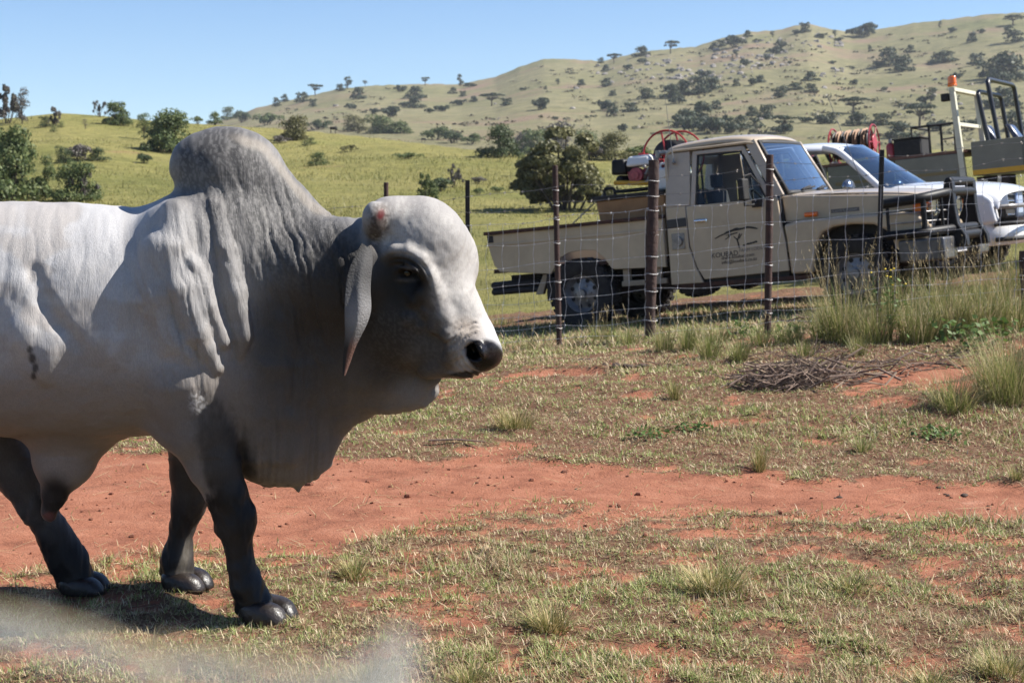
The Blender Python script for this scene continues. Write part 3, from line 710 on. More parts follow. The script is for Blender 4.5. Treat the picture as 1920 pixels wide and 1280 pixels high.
paint(.5 * far_f * sstep(920, 980, W), (.04, .036, .034))
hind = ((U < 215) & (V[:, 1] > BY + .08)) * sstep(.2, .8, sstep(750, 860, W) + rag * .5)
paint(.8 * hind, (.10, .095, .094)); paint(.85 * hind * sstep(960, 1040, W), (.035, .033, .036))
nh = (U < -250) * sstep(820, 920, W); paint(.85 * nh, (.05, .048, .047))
sh_ = blob(104, 940, 34, 45, 0, .5) * (np.abs(V[:, 1] - BY) < .16); paint(.9 * sh_, (.05, .045, .046)); paint(.8 * blob(92, 968, 13, 8, 0, .5) * (np.abs(V[:, 1] - BY) < .1), (.30, .11, .09))
for (a, b, r) in [(60, 672, 7), (66, 690, 6), (56, 655, 5), (63, 705, 5)]: paint(.8 * blob(a, b, r, r * 1.5, 0, .4) * (V[:, 1] < BY), (.06, .058, .06))
paint(.55 * blob(370, 752, 16, 22, 0, .4) * sstep(.45, .55, sp), (.72, .71, .70))
C = C * (.90 + .2 * sp[:, None])
lum = C.mean(1, keepdims=True); C = C * np.where(lum > .2, .71, .71 - .55 * (.2 - lum) / .2)
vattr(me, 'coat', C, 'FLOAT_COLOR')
gl = np.clip(mz + .6 * sstep(1040, 1120, W), 0, 1); vattr(me, 'wet', gl)
vattr(me, 'wrinkle', np.clip(neckm + shm * .8 + dewm * .6 + .35 * flm + .15, 0, 1))

def hide_material():
    m, n, l, b = _nodes('bull_hide')
    a = n.new('ShaderNodeAttribute'); a.attribute_name = 'coat'; wt = n.new('ShaderNodeAttribute'); wt.attribute_name = 'wet'; wk = n.new('ShaderNodeAttribute'); wk.attribute_name = 'wrinkle'
    tc = n.new('ShaderNodeTexCoord')
    def noise(sc, det=5, r=.6, dist=0.):
        mp = n.new('ShaderNodeMapping'); mp.inputs['Scale'].default_value = sc; l.new(tc.outputs['Object'], mp.inputs[0])
        q = n.new('ShaderNodeTexNoise'); q.inputs['Scale'].default_value = 1; q.inputs['Detail'].default_value = det; q.inputs['Roughness'].default_value = r; q.inputs['Distortion'].default_value = dist
        l.new(mp.outputs[0], q.inputs['Vector']); return q.outputs['Fac']
    hair = noise((300, 300, 55), 4, .75, .4)
    mr = n.new('ShaderNodeMapRange'); mr.inputs['From Min'].default_value = .3; mr.inputs['From Max'].default_value = .7; mr.inputs['To Min'].default_value = .84; mr.inputs['To Max'].default_value = 1.15
    l.new(hair, mr.inputs['Value'])
    mx = n.new('ShaderNodeMix'); mx.data_type = 'RGBA'; mx.blend_type = 'MULTIPLY'; mx.inputs[0].default_value = 1
    l.new(a.outputs['Color'], mx.inputs[6]); l.new(mr.outputs[0], mx.inputs[7]); l.new(mx.outputs[2], b.inputs['Base Color'])
    r = n.new('ShaderNodeMapRange'); r.inputs['To Min'].default_value = .52; r.inputs['To Max'].default_value = .22; l.new(wt.outputs['Fac'], r.inputs['Value']); l.new(r.outputs[0], b.inputs['Roughness'])
    b.inputs['Specular IOR Level'].default_value = .2; b.inputs['Sheen Weight'].default_value = .0
    b1 = n.new('ShaderNodeBump'); b1.inputs['Distance'].default_value = .012
    ms = n.new('ShaderNodeMath'); ms.operation = 'MULTIPLY'; ms.inputs[1].default_value = .55; l.new(wk.outputs['Fac'], ms.inputs[0]); l.new(ms.outputs[0], b1.inputs['Strength'])
    l.new(noise((95, 50, 9), 6, .65, .9), b1.inputs['Height'])
    b2 = n.new('ShaderNodeBump'); b2.inputs['Distance'].default_value = .0022; b2.inputs['Strength'].default_value = .32
    l.new(hair, b2.inputs['Height']); l.new(b1.outputs[0], b2.inputs['Normal']); l.new(b2.outputs[0], b.inputs['Normal'])
    return m
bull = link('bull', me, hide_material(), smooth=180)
tag(bull, 'large grey humped bull with loose folded skin and a red sore by its horn stub', 'bull')

# ---- ears (hanging), eye, hooves
M_EAR, _n, _l, _b = _nodes('ear_hide'); _a = _n.new('ShaderNodeAttribute'); _a.attribute_name = 'coat'; _l.new(_a.outputs['Color'], _b.inputs['Base Color']); _b.inputs['Roughness'].default_value = .7; _b.inputs['Specular IOR Level'].default_value = .1
_tc = _n.new('ShaderNodeTexCoord'); _no = _n.new('ShaderNodeTexNoise'); _no.inputs['Scale'].default_value = 140; _no.inputs['Detail'].default_value = 5; _l.new(_tc.outputs['Object'], _no.inputs['Vector']); _bp = _n.new('ShaderNodeBump'); _bp.inputs['Strength'].default_value = .6; _bp.inputs['Distance'].default_value = .006; _l.new(_no.outputs['Fac'], _bp.inputs['Height']); _l.new(_bp.outputs[0], _b.inputs['Normal'])
def ear(side):
    path = [(688, 462, 20), (682, 486, 36), (674, 514, 46), (671, 545, 50), (672, 574, 54), (668, 602, 46), (662, 628, 31), (655, 652, 21), (650, 678, 15), (645, 704, 5)]
    base = near(692, 470); rows = []; cols = []; N = 16
    for i, (a, b, wd) in enumerate(path):
        t = i / (len(path) - 1); lift = .012 + .075 * math.sin(math.pi * min(1, t * 1.1) * .8); ring = []
        for j in range(N):
            th = 2 * math.pi * j / N; u = math.cos(th); v = math.sin(th); xx = a + u * wd * .5 * (1 + .16 * (fbm(i * .8, j * .5 + 2, 9, 2) - .5)); yy = b + 7 * u * (1 - t)
            ridge = .022 * math.exp(-((u - .15) / .30) ** 2) * math.sin(math.pi * min(1, t * 1.3)) - .020 * max(0, u - .25) * math.sin(math.pi * t)
            q = PT(xx, yy, base[1] - lift - ridge - v * .005 + .02 * u * (1 - t))
            if side: q = np.array([q[0] - .02, 2 * (BY - .06) - q[1], q[2]])
            ring.append(tuple(q)); lo = sstep(.55, .80, t)
            g = np.array([.20, .197, .20]) * (.35 + .75 * sstep(.25, .5, t)) * (1 - .45 * max(0, -u)) * (.8 + .5 * fbm(i * .9 + 3, j * .7, 5, 3)); g = g * (1 - lo) + np.array([.045, .043, .045]) * lo
            if t > .75: g = g * .4 + np.array([.24, .13, .10]) * .6 * (u > -.3) + np.array([.03, .03, .03]) * .6 * (u <= -.3)
            cols.append(g)
        rows.append(ring)
    V_ = [p for r in rows for p in r]; F_ = [(i * N + k, i * N + (k + 1) % N, (i + 1) * N + (k + 1) % N, (i + 1) * N + k) for i in range(len(rows) - 1) for k in range(N)]
    me_ = bpy.data.meshes.new('ear'); me_.from_pydata(V_, [], F_); me_.update(); vattr(me_, 'coat', np.array(cols), 'FLOAT_COLOR'); o = link('ear', me_, M_EAR, bull, smooth=180)
    s = o.modifiers.new('s', 'SUBSURF'); s.levels = 1; s.render_levels = 2
    return o
ear(0); ear(1)
M_EYE = mat('eye_dark', (.010, .008, .007), .16, coat=.0)
MB().ball(tuple(EYEC + np.array([0.002, .009, .002])), .021, 18, 12).build('eye', M_EYE, bull, smooth=180)
M_HOOF = mat('hoof_horn', (.022, .016, .013), .42, var=.6, vscale=22, coat=.05, bump=.45, bscale=45)
def hoof(hx, hy, yaw, s=1.):
    """two claws on the ground at hx, hy pointing along yaw"""
    for sd in (-1, 1):
        mb = MB(); mb.ball((0, 0, 0), (1, 1, 1), 20, 14); out = []
        for x, y, z in mb.v:
            zz = .032 + math.copysign(abs(z) ** .6, z) * .043; fl = 1.10 - 2.6 * max(0, zz - .02); xx = math.copysign(abs(x) ** .68, x) * .078 * fl; yy = math.copysign(abs(y) ** .8, y) * .042 * fl
            xx += (.06 - zz) * .42 + .012; zz = max(zz, .004 if zz < .004 else zz)
            yy += sd * .043 - sd * .012 * max(0, xx) / .08 * (1 if xx > 0 else 0)
            out.append((xx * s, yy * s, zz * s))
        mb.v = out
        M = Matrix.Translation((hx, hy, float(GZ(hx, hy)) - .004)) @ Matrix.Rotation(yaw, 4, 'Z')
        mb.v = [tuple(M @ Vector(p)) for p in mb.v]
        mb.build('hoof', M_HOOF, bull, smooth=180)
for (a, b, w_, yw, s_) in [(496, 1170, -.20, -30, 1.06), (344, 1108, .20, -26, 1.0), (150, 1098, .22, -12, 1.0), (-340, 1150, -.22, -8, 1.0)]:
    p = bq(a, b, w_); hoof(p[0], p[1], rad(yw), s_)
# ------------------------------------------------------------------ vehicle paints and stuff
M_BEIGE = mat('beige_paint', (.45, .365, .262), .30, var=.12, vscale=2.5, coat=.5, bump=.02, bscale=60)
M_BEIGE_IN = mat('beige_inner_paint', (.30, .25, .18), .6, var=.15, vscale=4)
M_BLACK = mat('black_paint', (.009, .009, .010), .5, var=.4, vscale=12, spec=.3)
M_MATBLACK = mat('matt_black', (.016, .015, .015), .7, var=.4, vscale=15)
M_RUBBER = mat('tyre_rubber', (.022, .020, .019), .85, var=.5, vscale=9, bump=.4, bscale=60)
M_DUSTY = mat('dusty_underbody', (.035, .028, .023), .9, var=.5, vscale=6)
M_STEEL = mat('dull_steel', (.26, .25, .24), .42, metal=.6, var=.25, vscale=14)
M_GREYBUMP = mat('worn_grey_bumper', (.10, .10, .105), .4, metal=.4, var=.3, vscale=9, coat=.2)
M_CHROME = mat('chrome', (.75, .75, .76), .08, metal=1.)
M_RIM = mat('grey_rim', (.21, .21, .215), .4, metal=.5, var=.3, vscale=10)
M_ORANGE = mat('orange_lens', (.80, .16, .01), .15, coat=.6)
M_LENS = mat('clear_lens', (.36, .38, .40), .08, metal=.4, coat=.8)
M_RUST = mat('rusty_steel', (.085, .036, .022), .85, var=.0, vscale=9, col2=(.035, .022, .018), bump=.4, bscale=40)
M_SEAT = mat('grey_seat_cloth', (.05, .05, .055), .9, var=.3)
M_TRIM = mat('dark_trim', (.02, .02, .021), .65)
M_DECAL = mat('dark_decal_print', (.018, .017, .016), .6)
M_DECAL2 = mat('grey_decal_print', (.16, .15, .135), .6)
M_PLATE = mat('plate_white', (.72, .72, .74), .4)
M_PLATETXT = mat('plate_lettering', (.03, .035, .12), .5)
M_BADGE = mat('badge_print', (.10, .09, .085), .4)
M_GLASS = glassmat('window_glass', (.78, .82, .80), .0, .8, .55)
M_WIND = glassmat('windscreen_glass', (.36, .46, .58), .16)
M_BLUEBLACK = mat('dull_blue_black_stripe', (.03, .03, .034), .5)

def frame(O, phi, pitch):
    c, s = math.cos(phi), math.sin(phi); cp, sp_ = math.cos(pitch), math.sin(pitch)
    ex = Vector((c * cp, -s * cp, sp_)); ey = Vector((s, c, 0)); ez = ex.cross(ey)
    M = Matrix.Identity(4)
    for i in range(3): M[i][0], M[i][1], M[i][2], M[i][3] = ex[i], ey[i], ez[i], O[i]
    return M
MT = frame(TO, TPHI, TPITCH)
def yside(z, w=.865, belt=1.20, slope=.19): return w if z <= belt else w - (z - belt) * slope
def side_panel(mb, poly, sd, th=.03, w=.865, off=0.):
    """poly [(x,z)] laid on the body side (sd -1 near, +1 far), th thick inwards"""
    n = len(poly); V = [(x, sd * (yside(z, w) + off), z) for x, z in poly] + [(x, sd * (yside(z, w) + off - th), z) for x, z in poly]
    F = [tuple(range(n)), tuple(range(2 * n - 1, n - 1, -1))] + [((i + 1) % n, i, i + n, (i + 1) % n + n) for i in range(n)]
    return mb.add(V, F)

def wheel(parent, x, y, sd, R=.395, W=.25, rr=.215, mt=None, steer=0., blocks=26):
    """tyre with lugs, rim with holes; sd = outward side"""
    t = MB(); h = W / 2
    prof = [(rr - .01, -h * .80), (rr + .02, -h * .98), (R * .80, -h * 1.04), (R * .93, -h), (R - .012, -h * .84), (R - .012, h * .84), (R * .93, h), (R * .80, h * 1.04), (rr + .02, h * .98), (rr - .01, h * .80)]
    t.lathe(prof, (0, 0, 0), 'y', 36)
    for i in range(blocks):
        a = 2 * math.pi * i / blocks
        for k, (y0, y1) in enumerate(((-h * .98, -h * .35), (-h * .25, h * .25), (h * .35, h * .98))):
            b = a + (.5 if k == 1 else 0) * 2 * math.pi / blocks; R3 = Matrix.Rotation(-b, 3, 'Y')
            t.obox(R3 @ Vector((R - .006, (y0 + y1) / 2, 0)), (.026, y1 - y0, R * 2 * math.pi / blocks * .62), R3)
    wh = MB(); o_ = sd
    wh.lathe([(rr + .012, o_ * h * .86), (rr - .006, o_ * h * .84), (rr - .03, o_ * h * .45), (rr - .05, o_ * h * .30), (rr * .58, o_ * h * .36), (rr * .40, o_ * h * .52), (rr * .36, o_ * h * .52)], (0, 0, 0), 'y', 32)
    wh.lathe([(rr * .36, o_ * h * .52), (.052, o_ * h * .60), (.05, o_ * h * .95), (.001, o_ * h * .97)], (0, 0, 0), 'y', 18)
    for i in range(6):
        a = 2 * math.pi * i / 6; wh.cyl((rr * .46 * math.cos(a), o_ * h * .50, rr * .46 * math.sin(a)), (rr * .46 * math.cos(a), o_ * h * .60, rr * .46 * math.sin(a)), .012, n=6)
    hols = []
    for i in range(8):
        a = 2 * math.pi * (i + .5) / 8; c, s = math.cos(a), math.sin(a); hol = MB(); hols.append(hol)
        hol.cyl((rr * .70 * c, o_ * h * .32, rr * .70 * s), (rr * .70 * c, o_ * h * .375, rr * .70 * s), .024, n=10)
    M = Matrix.Translation((x, y, R)) @ Matrix.Rotation(steer, 4, 'Z')
    for q in [t, wh] + hols: q.v = [tuple(M @ Vector(p)) for p in q.v]
    tyre = t.build('wheel', M_RUBBER, parent, smooth=35)
    rim = wh.build('rim', mt or M_RIM, tyre, smooth=50)
    for hol in hols: hol.build('rim_hole', M_MATBLACK, tyre, smooth=50)
    return tyre

# ------------------------------------------------------------------ the beige pickup
T_ = empty('pickup_truck', MT, 'beige single cab pickup with black bull bar and a tree logo on its door', 'pickup truck')
for sd in (-1, 1):
    nm = -1 if sd < 0 else 1
    # cab corner
    q = MB()
    side_panel(q, [(1.12, .42), (1.50, .42), (1.425, .60), (1.365, .82), (1.352, 1.262), (1.12, 1.262)], sd, .03)
    side_panel(q, [(1.12, 1.262), (1.408, 1.262), (1.408, 1.845), (1.15, 1.845), (1.125, 1.70)], sd, .03)
    q.build('cab_side', M_BEIGE, T_, .008)
    s = MB(); side_panel(s, [(1.125, 1.03), (1.352, 1.04), (1.352, 1.135), (1.125, 1.125)], sd, .01, off=.004); s.build('vent_panel', M_BLUEBLACK, T_, .002)
    # door
    q = MB(); side_panel(q, [(1.515, .455), (2.475, .48), (2.455, .80), (2.425, 1.00), (2.40, 1.255), (1.362, 1.255), (1.377, .83), (1.437, .60)], sd, .035, off=.003)
    dr = q.build('door', M_BEIGE, T_, .007)
    q = MB()
    side_panel(q, [(1.415, 1.262), (1.468, 1.262), (1.492, 1.80), (1.44, 1.838)], sd, .03)
    side_panel(q, [(1.44, 1.838), (1.492, 1.80), (2.005, 1.79), (2.03, 1.836)], sd, .03)
    side_panel(q, [(2.03, 1.836), (2.005, 1.79), (2.285, 1.262), (2.345, 1.262)], sd, .03)
    q.build('window_frame', M_BEIGE, dr, .004)
    q = MB()
    side_panel(q, [(1.474, 1.264), (1.490, 1.264), (1.510, 1.786), (1.496, 1.796)], sd, .028, off=-.001); side_panel(q, [(1.496, 1.796), (1.510, 1.780), (1.995, 1.772), (2.002, 1.787)], sd, .028, off=-.001)
    side_panel(q, [(1.995, 1.785), (1.985, 1.77), (2.26, 1.264), (2.283, 1.264)], sd, .028, off=-.001)
    q.build('window_seal', M_TRIM, dr, .001)
    q = MB(); q.add([(1.49, sd * (yside(1.265) - .018), 1.265), (2.27, sd * (yside(1.265) - .018), 1.265), (1.99, sd * (yside(1.78) - .018), 1.78), (1.505, sd * (yside(1.78) - .018), 1.785)], [(0, 1, 2, 3)])
    q.build('window', M_GLASS, dr)
    q = MB(); q.cyl((1.46, sd * .885, 1.086), (1.59, sd * .885, 1.086), .018, n=10); q.box((1.455, sd * .868 - .004, 1.07), (1.60, sd * .868 + .004, 1.10)); q.build('door_handle', M_CHROME, dr, .003)
    # A pillar and gutter
    q = MB(); side_panel(q, [(2.055, 1.845), (2.15, 1.90), (2.47, 1.275), (2.36, 1.262)], sd, .05); q.build('pillar', M_BEIGE, T_, .01)
    q = MB(); q.tube([(1.135, sd * .735, 1.70), (1.14, sd * .735, 1.84), (1.20, sd * .742, 1.868), (1.6, sd * .742, 1.866), (2.06, sd * .742, 1.866), (2.14, sd * .738, 1.85)], .016, 6); q.build('rain_gutter', M_BEIGE, T_)
    # front wing with flare and arch
    arch = [(3.62, .60), (3.585, .72), (3.52, .82), (3.40, .885), (3.18, .905), (2.98, .895), (2.86, .845), (2.79, .74), (2.755, .60), (2.735, .44)]
    q = MB(); q.prism([(2.49, .44), (2.468, .80), (2.45, .965), (2.66, .995), (3.72, .985), (3.86, .955), (3.90, .86), (3.90, .70), (3.72, .66)] + arch, sd * .865, sd * .60)
    q.build('front_wing', M_BEIGE, T_, .028, seg=3)
    q = MB(); q.prism([(2.44, .985), (2.42, 1.255), (2.50, 1.262), (3.84, 1.145), (3.88, .985)], sd * .765, sd * .70); q.build('hood_side', M_BEIGE, T_, .018, seg=3)
    q = MB(); q.prism([(2.74, .40), (3.64, .55), (3.60, .87), (3.2, .94), (2.8, .88)], sd * .60, sd * .56); q.build('wheel_well', M_MATBLACK, T_)
    q = MB(); q.cyl((2.665, sd * .79, 1.045), (2.80, sd * .79, 1.043), .026, n=10); q.build('side_indicator', M_ORANGE, T_, .004)
    # sill step
    q = MB(); q.box((1.14, sd * .80 - .04, .375), (2.72, sd * .80 + .04, .425)); q.build('side_step', M_RUST, T_, .008)
    # bed side
    bs = [(-1.165, 1.15), (-1.15, .98), (-1.10, .80), (-1.03, .715), (-.56, .665), (-.36, .645), (-.30, .72), (-.22, .82), (-.12, .865), (.06, .882), (.22, .868), (.32, .79), (.415, .65), (.46, .64), (1.075, .62), (1.075, 1.15)]
    q = MB(); q.prism(bs, sd * .865, sd * .825); bsd = q.build('bed_side', M_BEIGE, T_, .006)
    q = MB(); q.prism([(-1.16, 1.015), (1.07, 1.015), (1.07, 1.045), (-1.16, 1.045)], sd * .863, sd * .876); q.build('side_moulding', M_BEIGE, bsd, .008)
    q = MB(); q.prism([(-1.185, 1.150), (1.09, 1.150), (1.09, 1.19), (-1.185, 1.19)], sd * .905, sd * .80); q.build('bed_rail', M_RUST, T_, .006)
    q = MB(); q.prism([(-1.155, 1.06), (-1.08, 1.06), (-1.08, 1.14), (-1.16, 1.14)], sd * .862, sd * .872); q.build('rear_light', M_TRIM, T_, .003)
    q = MB(); q.box((.52, sd * .78 - .03, .47), (.60, sd * .78 + .03, .63)); q.box((.90, sd * .78 - .03, .47), (.98, sd * .78 + .03, .63)); q.box((.5, sd * .80 - .02, .44), (1.05, sd * .80 + .02, .50)); q.build('bed_bracket', M_BEIGE_IN, T_, .006)
    q = MB(); q.prism([(-.44, .34), (-.42, .66), (-.36, .66), (-.38, .34)], sd * .86, sd * .58); q.build('mud_flap', M_RUBBER, T_, .004)
    q = MB(); q.prism([(-.62, .42), (-.50, .645), (-.44, .645), (-.52, .42)], sd * .80, sd * .74); q.build('flap_bracket', M_BEIGE_IN, T_, .004)
    # lamps
    q = MB(); q.cyl((3.875, sd * .50, 1.035), (3.935, sd * .50, 1.035), .105, .10, 24); hl = q.build('headlight', M_LENS, T_, .01, smooth=50)
    q = MB(); q.lathe([(.098, .0), (.118, .0), (.118, .012), (.098, .012)], (3.93, sd * .50, 1.035), 'x', 24); q.build('headlight_ring', M_CHROME, hl)
    q = MB(); q.box((3.80, sd * .72 - .075, .965), (3.915, sd * .72 + .075, 1.085)); q.build('front_indicator', M_ORANGE, T_, .012)
    # mirror on its arm
    q = MB(); mx_, my_ = 2.10, sd * 1.02
    q.box((mx_ - .035, my_ - .085, 1.25), (mx_ + .035, my_ + .085, 1.48)); mr = q.build('door_mirror', M_MATBLACK, T_, .02, seg=3)
    q = MB(); q.tube([(2.19, sd * .86, 1.235), (2.17, sd * .95, 1.20), (mx_, my_, 1.20), (mx_, my_, 1.27)], .013, 6); q.build('mirror_arm', M_MATBLACK, mr); q = MB(); q.tube([(2.22, sd * .85, 1.40), (2.15, sd * .93, 1.52), (mx_, my_, 1.50)], .011, 6); q.build('mirror_arm', M_MATBLACK, mr); q = MB(); q.box((2.13, sd * .875 - .02, 1.17), (2.24, sd * .875 + .02, 1.25)); q.build('mirror_foot', M_MATBLACK, mr)
    q = MB(); q.box((mx_ - .041, my_ - .070, 1.265), (mx_ - .0365, my_ + .070, 1.465)); q.build('mirror_glass', M_CHROME, mr)
    wheel(T_, 0, sd * .745, sd); wheel(T_, 3.18, sd * .745, sd, steer=rad(-5))
# back wall, roof, cowl, hood
q = MB()
q.box((1.12, -.83, .44), (1.16, .83, 1.30)); q.box((1.125, -.80, 1.30), (1.155, -.52, 1.80)); q.box((1.125, .52, 1.30), (1.155, .80, 1.80)); q.box((1.125, -.74, 1.74), (1.155, .74, 1.86)); q.build('cab_back', M_BEIGE, T_, .006)
q = MB(); q.add([(1.14, -.52, 1.30), (1.14, .52, 1.30), (1.14, .52, 1.74), (1.14, -.52, 1.74)], [(0, 1, 2, 3)]); rw = q.build('rear_window', M_GLASS, T_)
q = MB(); q.box((1.132, -.19, 1.30), (1.148, -.165, 1.74)); q.box((1.132, .165, 1.30), (1.148, .19, 1.74)); q.build('rear_window_bar', M_TRIM, rw)
rows = []
for x, dz in ((1.10, -.11), (1.115, -.035), (1.16, 0), (1.4, .022), (1.7, .032), (1.95, .022), (2.10, 0), (2.17, -.03), (2.185, -.06)):
    rows.append([(x + (.0 if abs(y) < .6 else -.03 * (x > 2)), y, 1.935 + dz + c - (.0)) for y, c in ((-.735, -.075), (-.725, -.03), (-.66, .0), (-.4, .02), (0, .028), (.4, .02), (.66, 0), (.725, -.03), (.735, -.075))])
mb = MB(); mb.grid(rows); o = mb.build('roof', M_BEIGE, T_, smooth=180); so = o.modifiers.new('t', 'SOLIDIFY'); so.thickness = .03; so.offset = -1
ss = o.modifiers.new('s', 'SUBSURF'); ss.levels = 1; ss.render_levels = 2
rows = []
for x, z, hw_ in ((2.40, 1.262, .70), (2.52, 1.268, .715), (2.8, 1.258, .73), (3.2, 1.232, .735), (3.6, 1.195, .735), (3.80, 1.165, .73), (3.865, 1.14, .725), (3.885, 1.09, .72)):
    rows.append([(x + .02 * (1 - (y / hw_) ** 2), y, z + .035 * (1 - abs(y / hw_) ** 2.2)) for y in np.linspace(-hw_, hw_, 9)])
mb = MB(); mb.grid(rows); o = mb.build('hood', M_BEIGE, T_, smooth=180); so = o.modifiers.new('t', 'SOLIDIFY'); so.thickness = .02; so.offset = -1
ss = o.modifiers.new('s', 'SUBSURF'); ss.levels = 1; ss.render_levels = 2
q = MB(); q.box((2.38, -.74, 1.10), (2.50, .74, 1.262)); q.build('cowl', M_BEIGE, T_, .02)
def wpt(u, v, off=0.):      # windscreen surface, u -1..1 across, v 0 foot .. 1 top
    bx, bz, bw = 2.475, 1.285, .70; tx_, tz, tw = 2.165, 1.885, .655
    x = bx + (tx_ - bx) * v + .045 * (1 - u * u); z = bz + (tz - bz) * v; y = (bw + (tw - bw) * v) * u
    return (x + off * .9, y, z + off * .45)
mb = MB(); mb.grid([[wpt(u, v) for u in np.linspace(-.95, .95, 9)] for v in np.linspace(.05, .95, 5)]); ws = mb.build('windscreen', M_WIND, T_, smooth=180)
def strip(pts, wd):
    return pts
mb = MB()
for (u0, u1, v0, v1) in ((-1, -.94, 0, 1), (.94, 1, 0, 1), (-1, 1, 0, .06), (-1, 1, .94, 1)):
    mb.grid([[wpt(u, v, .004) for u in np.linspace(u0, u1, 9)] for v in (v0, v1)])
o = mb.build('windscreen_rubber', M_TRIM, ws, smooth=60); so = o.modifiers.new('t', 'SOLIDIFY'); so.thickness = .03; so.offset = -1
mb = MB(); mb.grid([[wpt(u, v, -.012) for u in np.linspace(-.9, .9, 7)] for v in (.86, .94)]); 
for u0 in (-.55, .12):
    w_ = MB(); w_.tube([wpt(u0 - .02, -.02, .03), wpt(u0 + .06, .06, .035), wpt(u0 + .40, .11, .03)], .007, 5); w_.tube([wpt(u0 + .02, .055, .02), wpt(u0 + .62, .10, .02)], .010, 5); w_.ball(wpt(u0 - .02, -.03, .02), .028, 8, 6); w_.build('wiper', M_MATBLACK, T_)
# inside of the cab
q = MB(); q.box((1.16, -.80, .42), (2.45, .80, .50)); q.build('cab_floor', M_TRIM, T_)
q = MB()
for y in (-.38, .38): q.box((1.22, y - .26, .72), (1.72, y + .26, .88)); q.hexa([(1.20, y - .25, .86), (1.36, y - .25, .86), (1.36, y + .25, .86), (1.20, y + .25, .86), (1.17, y - .23, 1.44), (1.27, y - .23, 1.44), (1.27, y + .23, 1.44), (1.17, y + .23, 1.44)]); q.box((1.19, y - .12, 1.46), (1.27, y + .12, 1.62))
q.build('seat', M_SEAT, T_, .03)
q = MB(); q.box((2.18, -.76, .95), (2.44, .76, 1.25)); q.build('dashboard', M_TRIM, T_, .04)
q = MB(); R_ = Matrix.Rotation(rad(60), 3, 'Y'); q.tube([Vector((2.02, -.38, 1.22)) + R_ @ Vector((.185 * math.cos(t), .185 * math.sin(t), 0)) for t in np.linspace(0, 2 * math.pi, 24, endpoint=False)], .014, 6, closed=True); q.cyl((2.02, -.38, 1.22), (2.25, -.38, 1.10), .02); q.build('steering_wheel', M_TRIM, T_)
# nose
q = MB(); q.box((3.80, -.74, .70), (3.875, .74, 1.12)); q.build('nose_panel', M_MATBLACK, T_, .01)
q = MB(); q.box((3.875, -.30, .93), (3.90, .30, 1.10)); gr = q.build('grille', M_MATBLACK, T_, .01)
for z in np.linspace(.945, 1.085, 5):
    q = MB(); q.box((3.898, -.29, z - .006), (3.912, .29, z + .006)); q.build('grille_bar', M_STEEL, gr)
q = MB(); q.box((3.86, -.76, .76), (3.93, .76, .84)); q.build('nose_valance', M_BEIGE, T_, .015)
q = MB(); q.hexa([(3.92, -.30, .80), (4.02, -.30, .80), (4.02, .30, .80), (3.92, .30, .80), (3.92, -.30, .87), (4.0, -.30, .86), (4.0, .30, .86), (3.92, .30, .87)]); q.build('radiator_crossbar', M_BEIGE, T_, .01)
# bumper: two raised ends and a set-back middle with the plate
bp = MB(); bp.box((3.66, -.93, .475), (4.12, -.42, .70)); bp.box((3.66, .50, .475), (4.12, .93, .70)); bp.box((3.93, -.43, .51), (4.035, .51, .66)); bo = bp.build('front_bumper', M_GREYBUMP, T_, .022, seg=3)
q = MB(); q.box((4.037, -.26, .525), (4.046, .26, .645)); pl = q.build('number_plate', M_PLATE, T_, .004)
MX = Matrix(((0, 0, 1, 4.0475), (1, 0, 0, 0), (0, 1, 0, .55), (0, 0, 0, 1)))
text_mesh('plate_lettering', 'NPP 102', .098, MX, M_PLATETXT, pl)
# bull bar
B = empty('bull_bar'); B.parent = T_
def btube(path, r, name='bar_tube', m=M_BLACK): q = MB(); q.tube(path, r, 10); return q.build(name, m, B, smooth=60)
def rbend(pts, n=5, f=.3):
    P = [Vector(p) for p in pts]; out = [P[0]]
    for i in range(1, len(P) - 1):
        a = P[i] + (P[i - 1] - P[i]) * f; c = P[i] + (P[i + 1] - P[i]) * f
        out += [(a * (1 - t) ** 2 + P[i] * 2 * t * (1 - t) + c * t * t) for t in np.linspace(0, 1, n)]
    return out + [P[-1]]
btube(rbend([(3.52, -.95, 1.075), (3.92, -.92, 1.10), (4.10, -.50, 1.145), (4.10, .50, 1.145), (3.92, .92, 1.10), (3.52, .95, 1.075)]), .050)
btube(rbend([(3.56, -.95, .755), (3.94, -.92, .76), (4.12, -.50, .775), (4.12, .50, .775), (3.94, .92, .76), (3.56, .95, .755)]), .046)
btube([(4.085, -.44, 1.25), (4.085, .44, 1.25)], .046)
btube([(4.14, -.44, .70), (4.14, .44, .70)], .05)
for y in (-.44, .44):
    q = MB(); q.prism([(3.86, .58), (4.24, .58), (4.235, .68), (4.16, .82), (4.135, 1.0), (4.13, 1.25), (4.11, 1.29), (4.07, 1.29), (4.045, 1.25), (4.00, .98), (3.90, .78)], y - .06, y + .06); q.build('bar_upright', M_BLACK, B, .012)
for sd in (-1, 1):
    btube([(3.58, sd * .94, .75), (3.58, sd * .94, 1.08)], .018); btube([(3.93, sd * .89, .76), (3.93, sd * .89, 1.10)], .028); btube([(4.05, sd * .66, .76), (4.05, sd * .66, 1.12)], .016)
    for z in (.87, .965): btube(rbend([(3.58, sd * .94, z), (3.93, sd * .90, z), (4.08, sd * .46, z)]), .008, 'guard_rod', M_STEEL)
    q = MB(); q.tube([(4.0, sd * .62, .68), (4.0, sd * .62, .78)], .018, 8); q.build('bar_strut', M_BLACK, B)
